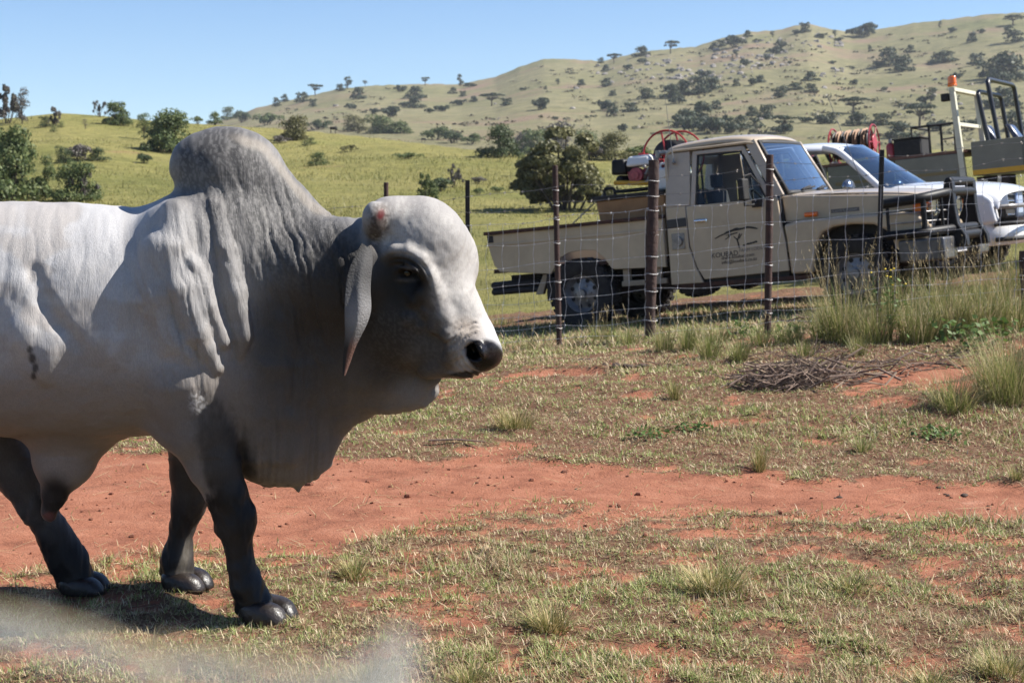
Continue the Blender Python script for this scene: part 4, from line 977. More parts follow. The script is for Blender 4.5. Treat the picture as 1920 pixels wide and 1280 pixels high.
# rear: bed floor, bulkhead, tailgate, bumper, chassis
q = MB(); q.box((-1.13, -.83, .70), (1.08, .83, .75)); q.build('bed_floor', M_RUST, T_)
q = MB(); q.box((1.05, -.83, .74), (1.085, .83, 1.18)); q.build('bed_bulkhead', M_BEIGE_IN, T_)
q = MB(); q.prism([(-1.165, 1.15), (-1.15, .98), (-1.10, .80), (-1.03, .715), (-1.0, .715), (-1.07, .81), (-1.115, .98), (-1.13, 1.15)], -.82, .82); tg = q.build('tailgate', M_BEIGE, T_, .006)
q = MB(); q.box((-1.185, -.80, 1.152), (-1.10, .80, 1.19)); q.build('tailgate_rail', M_RUST, tg, .005)
q = MB()
for z in (.485, .56): q.cyl((-1.20, -.74, z), (-1.20, .74, z), .042, n=10); q.cyl((-1.20, -.74, z), (-.6, -.70, z), .038, n=10); q.cyl((-1.20, .74, z), (-.6, .70, z), .038, n=10)
q.build('rear_bumper', M_MATBLACK, T_)
q = MB()
for y in (-.45, .45): q.box((-1.1, y - .04, .52), (3.95, y + .04, .66))
q.box((-.55, -.70, .50), (-.40, .70, .62)); q.box((.6, -.45, .40), (1.4, .1, .60)); q.cyl((0, -.68, .395), (0, .68, .395), .06); q.cyl((3.18, -.68, .395), (3.18, .68, .395), .06); q.ball((0, .1, .395), .16); q.ball((3.18, .2, .395), .15); q.box((2.6, -.4, .42), (3.6, .4, .95))
for y in (-.55, .55): q.tube([(-.62, y, .58), (0, y, .47), (.62, y, .57)], .03, 6); q.tube([(2.6, y, .58), (3.18, y, .47), (3.8, y, .57)], .03, 6)
q.cyl((-1.0, .3, .45), (.5, .35, .42), .05); q.box((.45, -.52, .36), (1.0, -.40, .5))
q.build('chassis', M_DUSTY, T_)
# filler and aerial
q = MB(); q.box((1.17, -.872, .80), (1.32, -.866, .97)); q.cyl((1.25, -.868, .885), (1.25, -.90, .885), .05, n=14); q.build('fuel_filler', M_STEEL, T_, .006)
q = MB(); q.cyl((1.235, -.80, 1.745), (1.19, -.80, 2.62), .004, .002, 5); q.cyl((1.235, -.80, 1.745), (1.225, -.80, 1.90), .009, n=6); q.ball((1.235, -.80, 1.74), .022, 8, 6); q.build('aerial', M_STEEL, T_)
# door print (its near door only): umbrella thorn tree, herd, words
dn = [c for c in T_.children if c.name.startswith('door') and 'handle' not in c.name][0]
def dp(pts, name='logo'):
    q = MB(); q.add([(x, -.8705, z) for x, z in pts], [tuple(range(len(pts)))]); return q
def dxy(px_, py_):        # print laid out on the door: x from 1320..1480 -> door metres
    return (1.92 + (px_ - 1380) * .00665, .97 - (py_ - 428) * .0059 + (px_ - 1380) * .00060)
def dpoly(l): return [dxy(a, b) for a, b in l]
lg = MB()
for poly in ([(1342, 439), (1350, 435.5), (1358, 433.5), (1364, 430.5), (1374, 428.6), (1378, 427.2), (1382, 427), (1386, 428.8), (1392, 429), (1400, 428), (1407, 430), (1414, 433), (1418, 435.5), (1415, 436.6), (1406, 433.4), (1399, 431.6), (1388, 432.4), (1374, 432.6), (1364, 434.6), (1354, 436.8), (1344, 440)],
             [(1360, 437.4), (1370, 436), (1383, 435), (1382, 437), (1372, 438.4), (1368, 441.6), (1361, 445), (1360, 444), (1366, 440.4), (1367, 438.4)],
             [(1379.5, 448.5), (1374.5, 441.5), (1376, 441), (1380, 446), (1382, 446), (1385, 438), (1387, 438.6), (1384, 446.4), (1382.4, 451), (1384, 456), (1384.6, 464), (1382.6, 464.4), (1381.2, 457)],
             [(1384, 446), (1389, 439), (1390.5, 439.6), (1384.8, 448)]):
    P_ = dpoly(poly); k = len(lg.v); lg.v += [(x, -.8712, z) for x, z in P_]; lg.f.append(tuple(range(k, k + len(P_))))
for a, b, w_ in ((1391.5, 460.6, 2.2), (1399, 459.4, 3.2), (1403.5, 459.2, 2.6), (1408, 458.8, 2.2), (1412, 458.2, 3.0)):
    P_ = dpoly([(a - w_, b + 1.6), (a - w_, b - .4), (a - w_ * .3, b - 1.8), (a + w_ * .6, b - 1.4), (a + w_, b + .2), (a + w_ * .8, b + 1.8)]); k = len(lg.v); lg.v += [(x, -.8712, z) for x, z in P_]; lg.f.append(tuple(range(k, k + len(P_))))
lg.build('door_logo', M_DECAL, dn, fix=False)
def dtext(s, px_, py_, size, m):
    x, z = dxy(px_, py_); return text_mesh('door_lettering', s, size, Matrix(((1, 0, 0, x), (0, 0, -1, -.8712), (.04, 1, 0, z), (0, 0, 0, 1))), m, dn, .0004, 'LEFT')
dtext('KOUBAD', 1334, 473.5, .075, M_DECAL); dtext('FARM LODGE', 1382.5, 471.5, .05, M_DECAL2); dtext('www.koubad.com', 1351, 479.5, .052, M_DECAL); dtext('info@koubad.co.za', 1351, 487.5, .052, M_DECAL)
q = MB(); q.box((2.94, -.7690, 1.035), (3.24, -.7655, 1.075)); q.build('wing_badge', M_BADGE, T_, .001)
text_mesh('wing_lettering', 'Land Cruiser', .05, Matrix(((1, 0, 0, 3.09), (0, 0, -1, -.7700), (0, 1, 0, 1.042), (0, 0, 0, 1))), M_STEEL, [c for c in T_.children if c.name == 'wing_badge'][0], .0004)

# ------------------------------------------------------------------ fire-fighting gear on the beige pickup's bed (things of their own)
M_TANK = mat('weathered_tan_tank', (.34, .19, .085), .6, var=.0, vscale=6, col2=(.24, .125, .055), bump=.1, bscale=20)
M_RED = mat('red_paint', (.33, .025, .03), .4, var=.25, vscale=10, coat=.2)
M_PINKRED = mat('faded_red_metal', (.36, .07, .085), .45, var=.35, vscale=30)
M_WHITEPL = mat('white_plastic', (.72, .72, .71), .4, var=.05)
M_YELLOW = mat('yellow_tube_paint', (.62, .33, .03), .45, var=.15)
M_HOSE = mat('black_hose', (.016, .015, .015), .5, var=.3)
def at_T(x, y, z): return MT @ Matrix.Translation((x, y, z))
t = empty('water_tank', at_T(.72, -.1, .755), 'weathered tan water tank with a black rim standing in the pickup bed', 'water tank')
q = MB(); q.hexa([(-.46, -.55, 0), (.30, -.55, 0), (.30, .55, 0), (-.46, .55, 0), (-.40 - .12, -.60, .66), (.33, -.60, .66), (.33, .60, .66), (-.40 - .12, .60, .66)]); q.build('tank_body', M_TANK, t, .02)
q = MB(); q.box((-.56, -.63, .66), (.345, .63, .71)); q.build('tank_rim', M_MATBLACK, t, .01)
q = MB(); q.tube(rbend([(-.55, -.30, .70), (-.55, -.30, .80), (-.42, -.30, .80), (-.42, -.30, .70)]), .018, 6); q.build('tank_hoop', M_MATBLACK, t)
t = empty('chain', at_T(.14, -.42, 1.46), 'slack steel chain from the tank rim down to the bed rail', 'chain')
P0, P1 = Vector((.02, 0, .03)), Vector((-.22, -.32, -.26)); n = 16
for i in range(n):
    p = P0.lerp(P1, i / (n - 1)); d = (P1 - P0).normalized(); a = d.orthogonal().normalized() if i % 2 else d.cross(d.orthogonal()).normalized(); q = MB()
    q.tube([p + d * .019 * math.cos(s) + a * .010 * math.sin(s) for s in np.linspace(0, 2 * math.pi, 8, endpoint=False)], .0045, 4, closed=True); q.build('link', M_STEEL, t)
# motor pump
t = empty('motor_pump', at_T(.63, -.30, 1.475), 'red and white petrol motor pump on a yellow tube frame on the tank', 'motor pump')
q = MB(); q.box((-.30, -.20, .02), (.28, .20, .05)); q.build('base_plate', M_MATBLACK, t, .006)
q = MB(); q.cyl((-.24, -.24, .13), (.20, -.24, .085), .026, n=8); q.cyl((-.24, .24, .13), (.20, .24, .085), .026, n=8); q.cyl((-.24, -.24, .13), (-.24, .24, .13), .026, n=8); q.cyl((.20, -.24, .085), (.20, .24, .085), .026, n=8); q.build('frame_tube', M_YELLOW, t)
q = MB(); q.hexa([(-.10, -.17, .10), (.18, -.17, .10), (.18, .17, .10), (-.10, .17, .10), (-.12, -.17, .24), (.17, -.17, .26), (.17, .17, .26), (-.12, .17, .24)]); q.cyl((.02, -.17, .19), (.02, -.25, .19), .085, n=16); q.cyl((.02, -.25, .19), (.02, -.265, .19), .05, n=12); q.build('engine_block', M_PINKRED, t, .012)
q = MB(); q.hexa([(-.12, -.22, .29), (.20, -.22, .29), (.20, .20, .29), (-.12, .20, .29), (-.10, -.18, .41), (.17, -.18, .41), (.17, .17, .41), (-.10, .17, .41)]); q.build('fuel_tank', M_WHITEPL, t, .035, seg=3)
q = MB(); q.cyl((.0, 0, .40), (.0, 0, .445), .04, n=12); q.build('fuel_cap', M_RED, t, .006)
q = MB(); q.hexa([(-.30, -.22, .22), (-.11, -.22, .22), (-.11, .18, .22), (-.30, .18, .22), (-.29, -.21, .39), (-.13, -.21, .39), (-.13, .17, .39), (-.29, .17, .39)]); q.cyl((-.20, -.22, .16), (-.20, .1, .16), .05, n=12); q.build('air_cleaner', M_BLACK, t, .025)
q = MB(); q.lathe([(.03, -.06), (.13, -.055), (.135, .0), (.13, .055), (.03, .06)], (.27, -.10, .21), 'x', 20); q.cyl((.2, -.10, .21), (.27, -.10, .21), .06); q.build('pump_housing', M_RED, t, .004)
q = MB(); q.tube(rbend([(.24, -.12, .30), (.26, -.12, .41), (.38, -.14, .41), (.43, -.16, .33)]), .026, 8); q.cyl((.26, -.12, .36), (.26, -.12, .44), .035, n=10); q.build('outlet_pipe', M_STEEL, t)
q = MB()
for i in range(7): q.ball((.14 + .02 * (i % 3), -.20 - .008 * i, .12 + .025 * i), .022, 6, 4)
q.tube(rbend([(.10, -.2, .13), (.16, -.26, .2), (.2, -.2, .27)]), .012, 5); q.build('carburettor', M_STEEL, t)
# hose reel
t = empty('hose_reel', at_T(.86, -.02, 1.45), 'hose reel with tall red hoops and black hose behind the cab', 'hose reel')
rc, Rr = (0.08, 0, .40), .285
for y in (-.30, .10):
    q = MB(); q.tube([(rc[0] + Rr * math.cos(a), y, rc[2] + Rr * math.sin(a)) for a in np.linspace(0, 2 * math.pi, 36, endpoint=False)], .012, 6, closed=True); rm = q.build('reel_hoop', M_RED, t)
    for k in range(5):
        a = 2 * math.pi * k / 5 + .45; q = MB(); q.cyl((rc[0] + .04 * math.cos(a), y, rc[2] + .04 * math.sin(a)), (rc[0] + Rr * math.cos(a), y, rc[2] + Rr * math.sin(a)), .011, n=6); q.build('spoke', M_RED, rm)
for k in range(8):
    y = -.26 + k * .046; q = MB(); q.lathe([(.06, -.022), (.165, -.020), (.182, 0), (.165, .020), (.06, .022)], (rc[0], y, rc[2]), 'y', 26); q.build('hose_coil', M_HOSE, t, smooth=80)
q = MB(); q.box((-.12, -.34, 0), (.26, -.30, .06)); q.box((-.12, .10, 0), (.26, .14, .06)); q.cyl((.08, -.34, .03), (.08, -.34, .40), .018); q.cyl((.08, .14, .03), (.08, .14, .40), .018); q.cyl((.08, -.34, .40), (.08, .14, .40), .016); q.build('reel_stand', M_RED, t)
t = empty('jerrycan', at_T(1.0, -.52, 1.47), 'white plastic jerrycan wedged between pump and cab', 'jerrycan')
q = MB(); q.box((-.085, -.09, 0), (.085, .13, .24)); q.build('can_body', M_WHITEPL, t, .03, seg=3); q = MB(); q.tube(rbend([(-.05, 0, .235), (-.05, 0, .29), (.04, 0, .29), (.04, 0, .235)]), .014, 6); q.build('handle', M_WHITEPL, t)
# ------------------------------------------------------------------ the white pickup behind
M_WHITE = mat('white_paint', (.74, .745, .76), .22, var=.03, vscale=3, coat=.7)
M_BLUEGLASS = glassmat('tinted_windscreen', (.22, .32, .46), .16)
M_DARKGLASS = glassmat('dark_side_glass', (.30, .33, .35), .03)
_c30, _s30 = math.cos(TPHI), math.sin(TPHI)
O2 = Vector(TO) + Vector((_s30, _c30, 0)) * 3.0 + Vector((_c30, -_s30, .1)) * .10 + Vector((0, 0, .16))
MW = frame(O2, TPHI, TPITCH)
Wp = empty('white_pickup', MW, 'white modern double cab pickup parked beyond the beige pickup', 'pickup truck')
def half(rows, name, m, parent, sub=2, solid=.0):
    """rows: [(x, [(y,z)..from middle outwards])]; mirrored"""
    mb = MB(); R = []
    for x, pr in rows:
        far_ = [(x if len(p) == 2 else p[2], p[0], p[1]) for p in pr]
        R.append([(a, -b, c) for a, b, c in reversed(far_)] + far_[1:])
    mb.grid(R); o = mb.build(name, m, parent, smooth=180)
    if solid: so = o.modifiers.new('t', 'SOLIDIFY'); so.thickness = solid; so.offset = -1
    s = o.modifiers.new('s', 'SUBSURF'); s.levels = 1; s.render_levels = sub
    return o
# bonnet
half([(x, [(0, z + .03, x + .10), (.35, z + .025, x + .08), (.62, z, x + .03), (.76, z - .035, x), (.84, z - .10, x - .02), (.88, z - .20, x - .03)]) for x, z in ((2.42, 1.17), (2.7, 1.165), (3.1, 1.14), (3.5, 1.095), (3.75, 1.04), (3.86, .995), (3.90, .95))], 'bonnet', M_WHITE, Wp, solid=.03)
# side walls with wheel openings
for sd in (-1, 1):
    q = MB(); q.prism([(2.30, .42), (2.30, 1.10), (2.42, 1.14), (3.7, .97), (3.80, .90), (3.84, .62), (3.62, .60), (3.56, .76), (3.42, .87), (3.2, .91), (2.98, .87), (2.84, .76), (2.77, .56), (2.74, .42)], sd * .91, sd * .70); q.build('front_wing', M_WHITE, Wp, .04, seg=3)
    q = MB(); q.prism([(.30, .42), (.30, 1.12), (1.2, 1.14), (2.30, 1.12), (2.30, .42)], sd * .915, sd * .87); dd = q.build('door', M_WHITE, Wp, .03, seg=3)
    q = MB(); q.box((1.12, sd * .93 - .012, .98), (1.30, sd * .93 + .012, 1.02)); q.build('door_handle', M_WHITE, dd, .01)
    q = MB(); q.prism([(-1.35, .55), (-1.35, 1.10), (.28, 1.10), (.28, .42), (.45, .42), (.30, .56), (.25, .75), (.12, .87), (-.1, .91), (-.32, .87), (-.46, .75), (-.5, .55)], sd * .90, sd * .84); q.build('bed_side', M_WHITE, Wp, .03)
    # pillars and roof edge as one bowed frame
    ys = lambda z: sd * (.90 - max(0, z - 1.12) * .42)
    def rail(pts, r): q = MB(); q.tube([(x, ys(z), z) for x, z in pts], r, 8); return q
    rail(rbend([(2.52, 1.13), (2.28, 1.36), (1.95, 1.66), (1.75, 1.72)], 5, .3), .045).build('pillar', M_WHITE, Wp, smooth=70)
    rail([(1.28, 1.12), (1.24, 1.45), (1.18, 1.70)], .04).build('door_pillar', M_TRIM, Wp, smooth=70)
    q = MB(); q.prism([(.28, 1.12), (.20, 1.40), (.26, 1.72), (.36, 1.72), (.36, 1.12)], sd * .86, sd * .60); q.build('cab_corner', M_WHITE, Wp, .03)
    for a, b, c, d in ((1.31, 2.40, 1.88, 1.26), (.38, 1.26, 1.18, .40)):
        q = MB(); q.add([(a, ys(1.13) * .985, 1.13), (b, ys(1.13) * .985, 1.13), (c, ys(1.68) * .985, 1.68), (d, ys(1.68) * .985, 1.68)], [(0, 1, 2, 3)]); q.build('window', M_DARKGLASS if a < 1 else M_GLASS, Wp) if a < 1 or sd > 0 else None
    q = MB(); q.ball((2.16, sd * 1.06, 1.20), (.075, .13, .095), 16, 10); mr = q.build('door_mirror', mat('mirror_shell_%d' % (sd + 1), (.25, .28, .33), .12, metal=.8), Wp, smooth=180)
    q = MB(); q.tube([(2.24, sd * .88, 1.13), (2.18, sd * 1.0, 1.15)], .03, 6); q.build('mirror_foot', M_TRIM, mr)
    wheel(Wp, 0, sd * .78, sd, R=.385, rr=.225); wheel(Wp, 3.2, sd * .78, sd, R=.385, rr=.225)
    # lamp
    q = MB(); q.hexa([(3.56, sd * .935, .80), (3.935, sd * .62, .80), (3.80, sd * .46, .80), (3.45, sd * .74, .80), (3.50, sd * .935, .965), (3.92, sd * .62, .95), (3.80, sd * .46, .95), (3.40, sd * .78, .965)]); q.build('headlight', M_LENS, Wp, .012)
rows = [(x, [(0, z + .035), (.3, z + .03), (.5, z + .01), (.59, z - .02), (.645, z - .07)]) for x, z in ((.22, 1.71), (.30, 1.755), (.7, 1.785), (1.2, 1.795), (1.6, 1.785), (1.85, 1.745), (1.98, 1.70))]
half(rows, 'roof', M_WHITE, Wp, solid=.03)
def wp2(u, v): 
    return (2.50 + .32 * (1 - u * u) + (1.90 + .12 * (1 - u * u) - 2.50 - .32 * (1 - u * u)) * v, (.80 - .17 * v) * u, 1.13 + .045 * (1 - u * u) + (.59 - .02) * v)
mb = MB(); mb.grid([[wp2(u, v) for u in np.linspace(-1, 1, 13)] for v in np.linspace(0, 1, 7)]); mb.build('windscreen', M_BLUEGLASS, Wp, smooth=180)
q = MB(); q.box((2.25, -.72, .80), (2.75, .72, 1.12)); q.build('dashboard', M_TRIM, Wp, .05)
q = MB(); q.box((.3, -.84, .45), (2.5, .84, .55)); q.build('cab_floor', M_TRIM, Wp)
q = MB()
for y in (-.4, .4): q.box((1.25, y - .25, .6), (1.8, y + .25, .78)); q.hexa([(1.2, y - .24, .75), (1.38, y - .24, .75), (1.38, y + .24, .75), (1.2, y + .24, .75), (1.05, y - .22, 1.35), (1.17, y - .22, 1.35), (1.17, y + .22, 1.35), (1.05, y + .22, 1.35)]); q.box((1.04, y - .12, 1.38), (1.13, y + .12, 1.55))
q.build('seat', M_SEAT, Wp, .03)
q = MB(); q.box((.22, -.7, 1.12), (.28, .7, 1.7)); q.build('cab_back', M_WHITE, Wp)
q = MB(); q.box((3.72, -.64, .66), (3.895, .64, .95)); gl_ = q.build('grille', M_MATBLACK, Wp, .02)
for z in (.94, .86, .78, .70):
    q = MB(); q.cyl((3.90, -.60, z), (3.90, .60, z), .010, n=8); q.build('grille_bar', M_CHROME, gl_)
q = MB(); q.box((3.885, -.16, .66), (3.93, .16, .98)); q.build('grille_badge_panel', mat('bluish_plate', (.45, .55, .75), .3, metal=.3), gl_, .02)
half([(0, [(0, .62, 4.02), (.45, .62, 4.0), (.72, .62, 3.92), (.86, .62, 3.72), (.90, .62, 3.56)]), (0, [(0, .52, 4.06), (.45, .52, 4.04), (.72, .52, 3.95), (.875, .52, 3.74), (.91, .52, 3.56)]), (0, [(0, .40, 4.05), (.45, .40, 4.03), (.72, .40, 3.94), (.87, .40, 3.73), (.905, .40, 3.56)]), (0, [(0, .34, 3.98), (.45, .34, 3.96), (.70, .34, 3.88), (.84, .34, 3.7), (.88, .34, 3.54)])], 'front_bumper', M_WHITE, Wp, solid=.03)
for z, x in ((.80, 4.06), (.60, 4.12), (.42, 4.10)):
    q = MB(); q.tube(rbend([(3.80, -.86, z), (x - .05, -.74, z), (x, 0, z), (x - .05, .74, z), (3.80, .86, z)]), .026, 8); q.build('nudge_bar_tube', M_STEEL if z > .7 else M_MATBLACK, Wp, smooth=60)
q = MB(); q.box((-1.3, -.84, .56), (.25, .84, .62)); q.build('bed_floor', M_TRIM, Wp)
q = MB(); q.box((-1.38, -.84, .56), (-1.33, .84, 1.10)); q.build('tailgate', M_WHITE, Wp, .02)
q = MB(); q.box((-1.2, -.45, .42), (3.8, .45, .58)); q.cyl((0, -.7, .385), (0, .7, .385), .06); q.cyl((3.2, -.7, .385), (3.2, .7, .385), .06); q.box((2.5, -.68, .5), (3.75, .68, .95)); q.build('chassis', M_DUSTY, Wp)
q = MB(); q.cyl((2.30, -.86, 1.14), (1.88, -.74, 2.35), .006, .003, 5); q.build('aerial', M_STEEL, Wp)

# ------------------------------------------------------------------ the olive game-drive truck at the right edge
M_OLIVE = mat('olive_grey_paint', (.185, .18, .135), .5, var=.12, vscale=2.5, coat=.15)
M_CREAM = mat('cream_paint', (.60, .58, .45), .45, var=.1)
M_STRIPE = mat('yellow_stripe', (.65, .36, .015), .45, var=.1)
M_BLUEBLK = mat('blue_black_tube', (.012, .013, .018), .42, coat=.1)
M_PLANK = mat('worn_red_brown_deck', (.16, .085, .06), .85, var=.3, vscale=5)
O3 = Vector(PT(1802, 281, 24.5)); MG = frame(O3, TPHI, TPITCH)
Gt = empty('game_truck', MG, 'olive open game drive truck with yellow striped side and black hoops', 'truck')
q = MB(); q.box((-3.3, 0, -.05), (0.1, 1.9, 0)); q.build('deck', M_PLANK, Gt, .006)
for i in range(3):
    q = MB(); q.box((-3.3 + i * 1.12, -.02, -.66), (-3.3 + i * 1.12 + 1.10, .02, -.055)); sp_o = q.build('side_panel', M_OLIVE, Gt, .008)
    q = MB(); q.box((-3.3 + i * 1.12 + .12, -.03, -.36), (-3.3 + i * 1.12 + .98, -.021, -.31)); q.build('panel_rib', mat('ochre_rib_%d' % i, (.22, .17, .07), .6), sp_o, .004)
q = MB(); q.box((.17, -.06, -.43), (.95, .0, .10)); q.box((.955, -.06, -.43), (2.3, .0, .10)); q.box((.17, 0, -.43), (2.3, 1.9, -.38)); q.box((.17, 1.86, -.43), (2.3, 1.9, .1)); q.box((.17, -.05, -.42), (.21, 1.88, .1)); bx_ = q.build('seat_box', M_OLIVE, Gt, .006)
q = MB(); q.box((.172, -.066, -.42), (2.3, -.0605, -.34)); q.build('stripe', M_STRIPE, bx_)
q = MB(); q.tube(rbend([(1.03, -.075, .03), (1.03, -.11, .03), (1.16, -.11, .02), (1.16, -.075, .02)]), .012, 6); q.build('latch', M_MATBLACK, bx_)
for y in (.0, 1.6):
    q = MB(); q.hexa([(-.02, y - .05, -.62), (.07, y - .05, -.62), (.07, y + .05, -.62), (-.02, y + .05, -.62), (-.11, y - .05, .92), (-.03, y - .05, .92), (-.03, y + .05, .92), (-.11, y + .05, .92)]); q.build('gantry_post', M_CREAM, Gt, .006)
q = MB(); q.box((-.115, -.05, .92), (-.02, 1.65, .98)); q.build('gantry_beam', M_CREAM, Gt, .006)
q = MB(); q.box((-.085, .0, .38), (-.03, 1.6, .44)); q.build('gantry_crossbar', M_CREAM, Gt, .006)
q = MB(); q.cyl((-.07, .02, 1.0), (-.07, .02, 1.04), .075, n=16); q.cyl((-.07, .02, 1.04), (-.07, .02, 1.16), .068, .064, 16); q.build('beacon', M_ORANGE, Gt, .01)
q = MB(); q.box((-.24, -.08, .78), (-.12, .06, .90)); q.cyl((-.18, -.08, .84), (-.18, -.10, .84), .055, n=12); q.build('work_lamp', M_MATBLACK, Gt, .008)
for x, y0, y1, zt in ((.30, .05, 1.65, .88), (.46, .05, 1.95, 1.05)):
    q = MB(); q.tube(rbend([(x + .14, y0, -.1), (x - .0, y0, zt), (x - .0, y1, zt), (x + .10, y1, -.05)], 6, .10), .036, 10); q.build('hoop', M_BLUEBLK, Gt, smooth=60)
for x, y in ((.48, .42), (.72, .95)):
    q = MB(); q.hexa([(x - .02, y - .2, .0), (x + .10, y - .2, .0), (x + .10, y + .2, .0), (x - .02, y + .2, .0), (x - .20, y - .17, .36), (x - .12, y - .17, .36), (x - .12, y + .17, .36), (x - .20, y + .17, .36)]); q.box((x, y - .2, -.12), (x + .4, y + .2, .0)); q.build('seat', mat('shiny_blue_black_seat_%d' % int(x * 100), (.05, .055, .085), .25, coat=.6), Gt, .03)
q = MB()
q.tube([(-.80, .15, 0), (-.80, .15, .44), (-.12, .15, .44), (-.12, .15, 0)], .022, 6); q.tube([(-.80, .15, .44), (-.80, 1.1, .44)], .02, 6); q.build('rail', M_MATBLACK, Gt)
for x in (-.52, -.33):
    q = MB(); q.tube([(x, .15, 0), (x, .15, .44)], .022, 6); q.build('rail_post', M_MATBLACK, Gt)
q = MB(); q.tube([(-.33, .15, .20), (-.02, .15, .22)], .014, 6); q.build('rail_bar', M_STEEL, Gt)
q = MB(); q.box((-3.2, .5, -.95), (3.2, 1.3, -.68)); q.box((.2, .05, -1.1), (.7, .5, -.45)); q.cyl((.9, .05, -1.3), (.9, 1.85, -1.3), .08); q.box((1.9, .0, -.9), (3.1, 1.9, -.44)); q.build('chassis', M_DUSTY, Gt)
q = MB(); q.tube([(.34, .02, -.5), (.36, .02, -.95)], .03, 6); q.tube([(.55, .03, -.45), (.53, .03, -.9)], .03, 6); q.build('step_strut', M_CREAM, Gt)
q = MB(); q.tube(rbend([(.86, -.02, -1.0), (1.10, -.02, -.50), (2.2, -.02, -.44), (2.45, -.02, -.9)], 5, .15), .045, 8); q.build('wheel_arch', M_OLIVE, Gt)
for x in (-2.3, 1.65):
    for y, sd in ((.15, -1), (1.75, 1)):
        o = wheel(Gt, x, y, sd, R=.5, W=.32, rr=.28); 
        for p in [o] + list(o.children):
            if p is o: p.location = (0, 0, -1.78)
# loose gear on its deck
def at_G(x, y, z): return MG @ Matrix.Translation((x, y, z))
t = empty('hose_drum', at_G(-1.85, .45, 0), 'big red hose drum wound with brown hose above the white pickup roof', 'hose reel')
for x in (-.34, .34):
    q = MB(); q.tube([(x, .29 * math.cos(a), .30 + .29 * math.sin(a)) for a in np.linspace(0, 2 * math.pi, 30, endpoint=False)], .014, 6, closed=True); rm = q.build('drum_ring', M_RED, t)
    for k in range(6):
        a = math.pi * k / 3; q = MB(); q.cyl((x, 0, .30), (x, .29 * math.cos(a), .30 + .29 * math.sin(a)), .014, n=6); q.build('spoke', M_RED, rm)
q = MB(); q.cyl((.30, 0, .30), (.36, 0, .30), .13, n=20); q.build('drum_disc', M_RED, t, .01)
M_BHOSE = mat('brown_hose', (.33, .20, .125), .6, var=.2)
q = MB(); q.cyl((-.32, 0, .30), (.32, 0, .30), .17, n=24); q.build('drum_core', M_MATBLACK, t)
for k in range(13):
    x = -.29 + k * .048; q = MB(); q.lathe([(.16, -.022), (.205, -.020), (.235 + .008 * (k % 3), 0), (.205, .020), (.16, .022)], (x, 0, .30), 'x', 22); q.build('hose_turn', M_BHOSE if k % 3 else M_HOSE, t, smooth=80)
q = MB(); q.box((-.36, -.25, 0), (-.32, .25, .05)); q.box((.32, -.25, 0), (.36, .25, .05)); q.box((-.35, -.03, 0), (-.33, .03, .3)); q.box((.33, -.03, 0), (.35, .03, .3)); q.build('drum_stand', M_RED, t)
t = empty('pump_engine', at_G(-2.72, .35, 0), 'small white topped pump engine with black hoses left of the hose drum', 'motor pump')
q = MB(); q.box((-.18, -.16, .02), (.16, .16, .22)); q.build('engine_block', M_RED, t, .02); q = MB(); q.box((-.14, -.16, .24), (.14, .16, .33)); q.build('fuel_tank', M_WHITEPL, t, .03); q = MB(); q.box((-.20, -.12, .20), (-.145, .12, .36)); q.build('air_cleaner', M_BLACK, t, .02)
q = MB(); q.tube(rbend([(.14, -.05, .2), (.34, -.05, .38), (.52, -.05, .02)]), .03, 8); q.tube(rbend([(.1, -.15, .28), (.4, -.2, .30), (.9, -.25, .0)]), .025, 8); q.build('hose', M_HOSE, t)
t = empty('fire_extinguisher', at_G(-1.14, .10, 0), 'red bottle with a grey cap standing on the truck deck', 'bottle')
q = MB(); q.lathe([(.001, 0), (.07, 0), (.072, .02), (.072, .19), (.05, .225), (.03, .235)], (0, 0, 0), 'z', 16); q.build('bottle_body', M_RED, t, smooth=60); q = MB(); q.cyl((0, 0, .235), (0, 0, .30), .035, .028, 12); q.build('cap', M_STEEL, t)
t = empty('tool_box', at_G(-.92, .30, 0), 'black metal box on the truck deck beside the rail', 'box')
q = MB(); q.box((-.15, -.28, 0), (.28, .28, .26)); q.build('box_body', M_MATBLACK, t, .012); q = MB(); q.box((-.17, -.30, .262), (.30, .30, .285)); q.build('lid', M_MATBLACK, t, .006)
t = empty('white_canister', at_G(-1.02, .55, 0), 'pale canister behind the red bottle on the truck deck', 'canister')
q = MB(); q.lathe([(.001, 0), (.13, 0), (.135, .03), (.135, .16), (.09, .21), (.03, .22)], (0, 0, 0), 'z', 16); q.build('can_body', M_WHITEPL, t, smooth=60)
# ------------------------------------------------------------------ the farm fence
rng = np.random.default_rng(7); random.seed(7)
M_POST = mat('rusty_iron_post', (.062, .030, .023), .8, col2=(.030, .018, .016), vscale=14, bump=.4, bscale=50)
M_LOG = mat('dark_weathered_log', (.075, .045, .037), .9, col2=(.028, .018, .016), vscale=11, bump=.9, bscale=26)
M_YPOST = mat('black_steel_post', (.010, .0095, .0095), .6, var=.3)
M_WIRE = mat('galvanised_wire', (.62, .61, .59), .5, metal=.0, var=.45, vscale=20)
M_OLDWIRE = mat('old_wire', (.30, .28, .26), .55, metal=.3, var=.3, vscale=20)
FY = lambda x: float(np.interp(x, [-4, -1.17, -.41, .47, 1.29, 2.18, 3.28, 5, 8], [15.1, 14.62, 14.47, 14.38, 14.22, 13.86, 13.72, 13.5, 13.2]))
def fpt(px_):             # the fence line as seen at column px_
    Y = 14.0
    for _ in range(30):
        x = (px_ - 960) / FPX * Y * 1.0; Y = FY(x)
    return x, Y
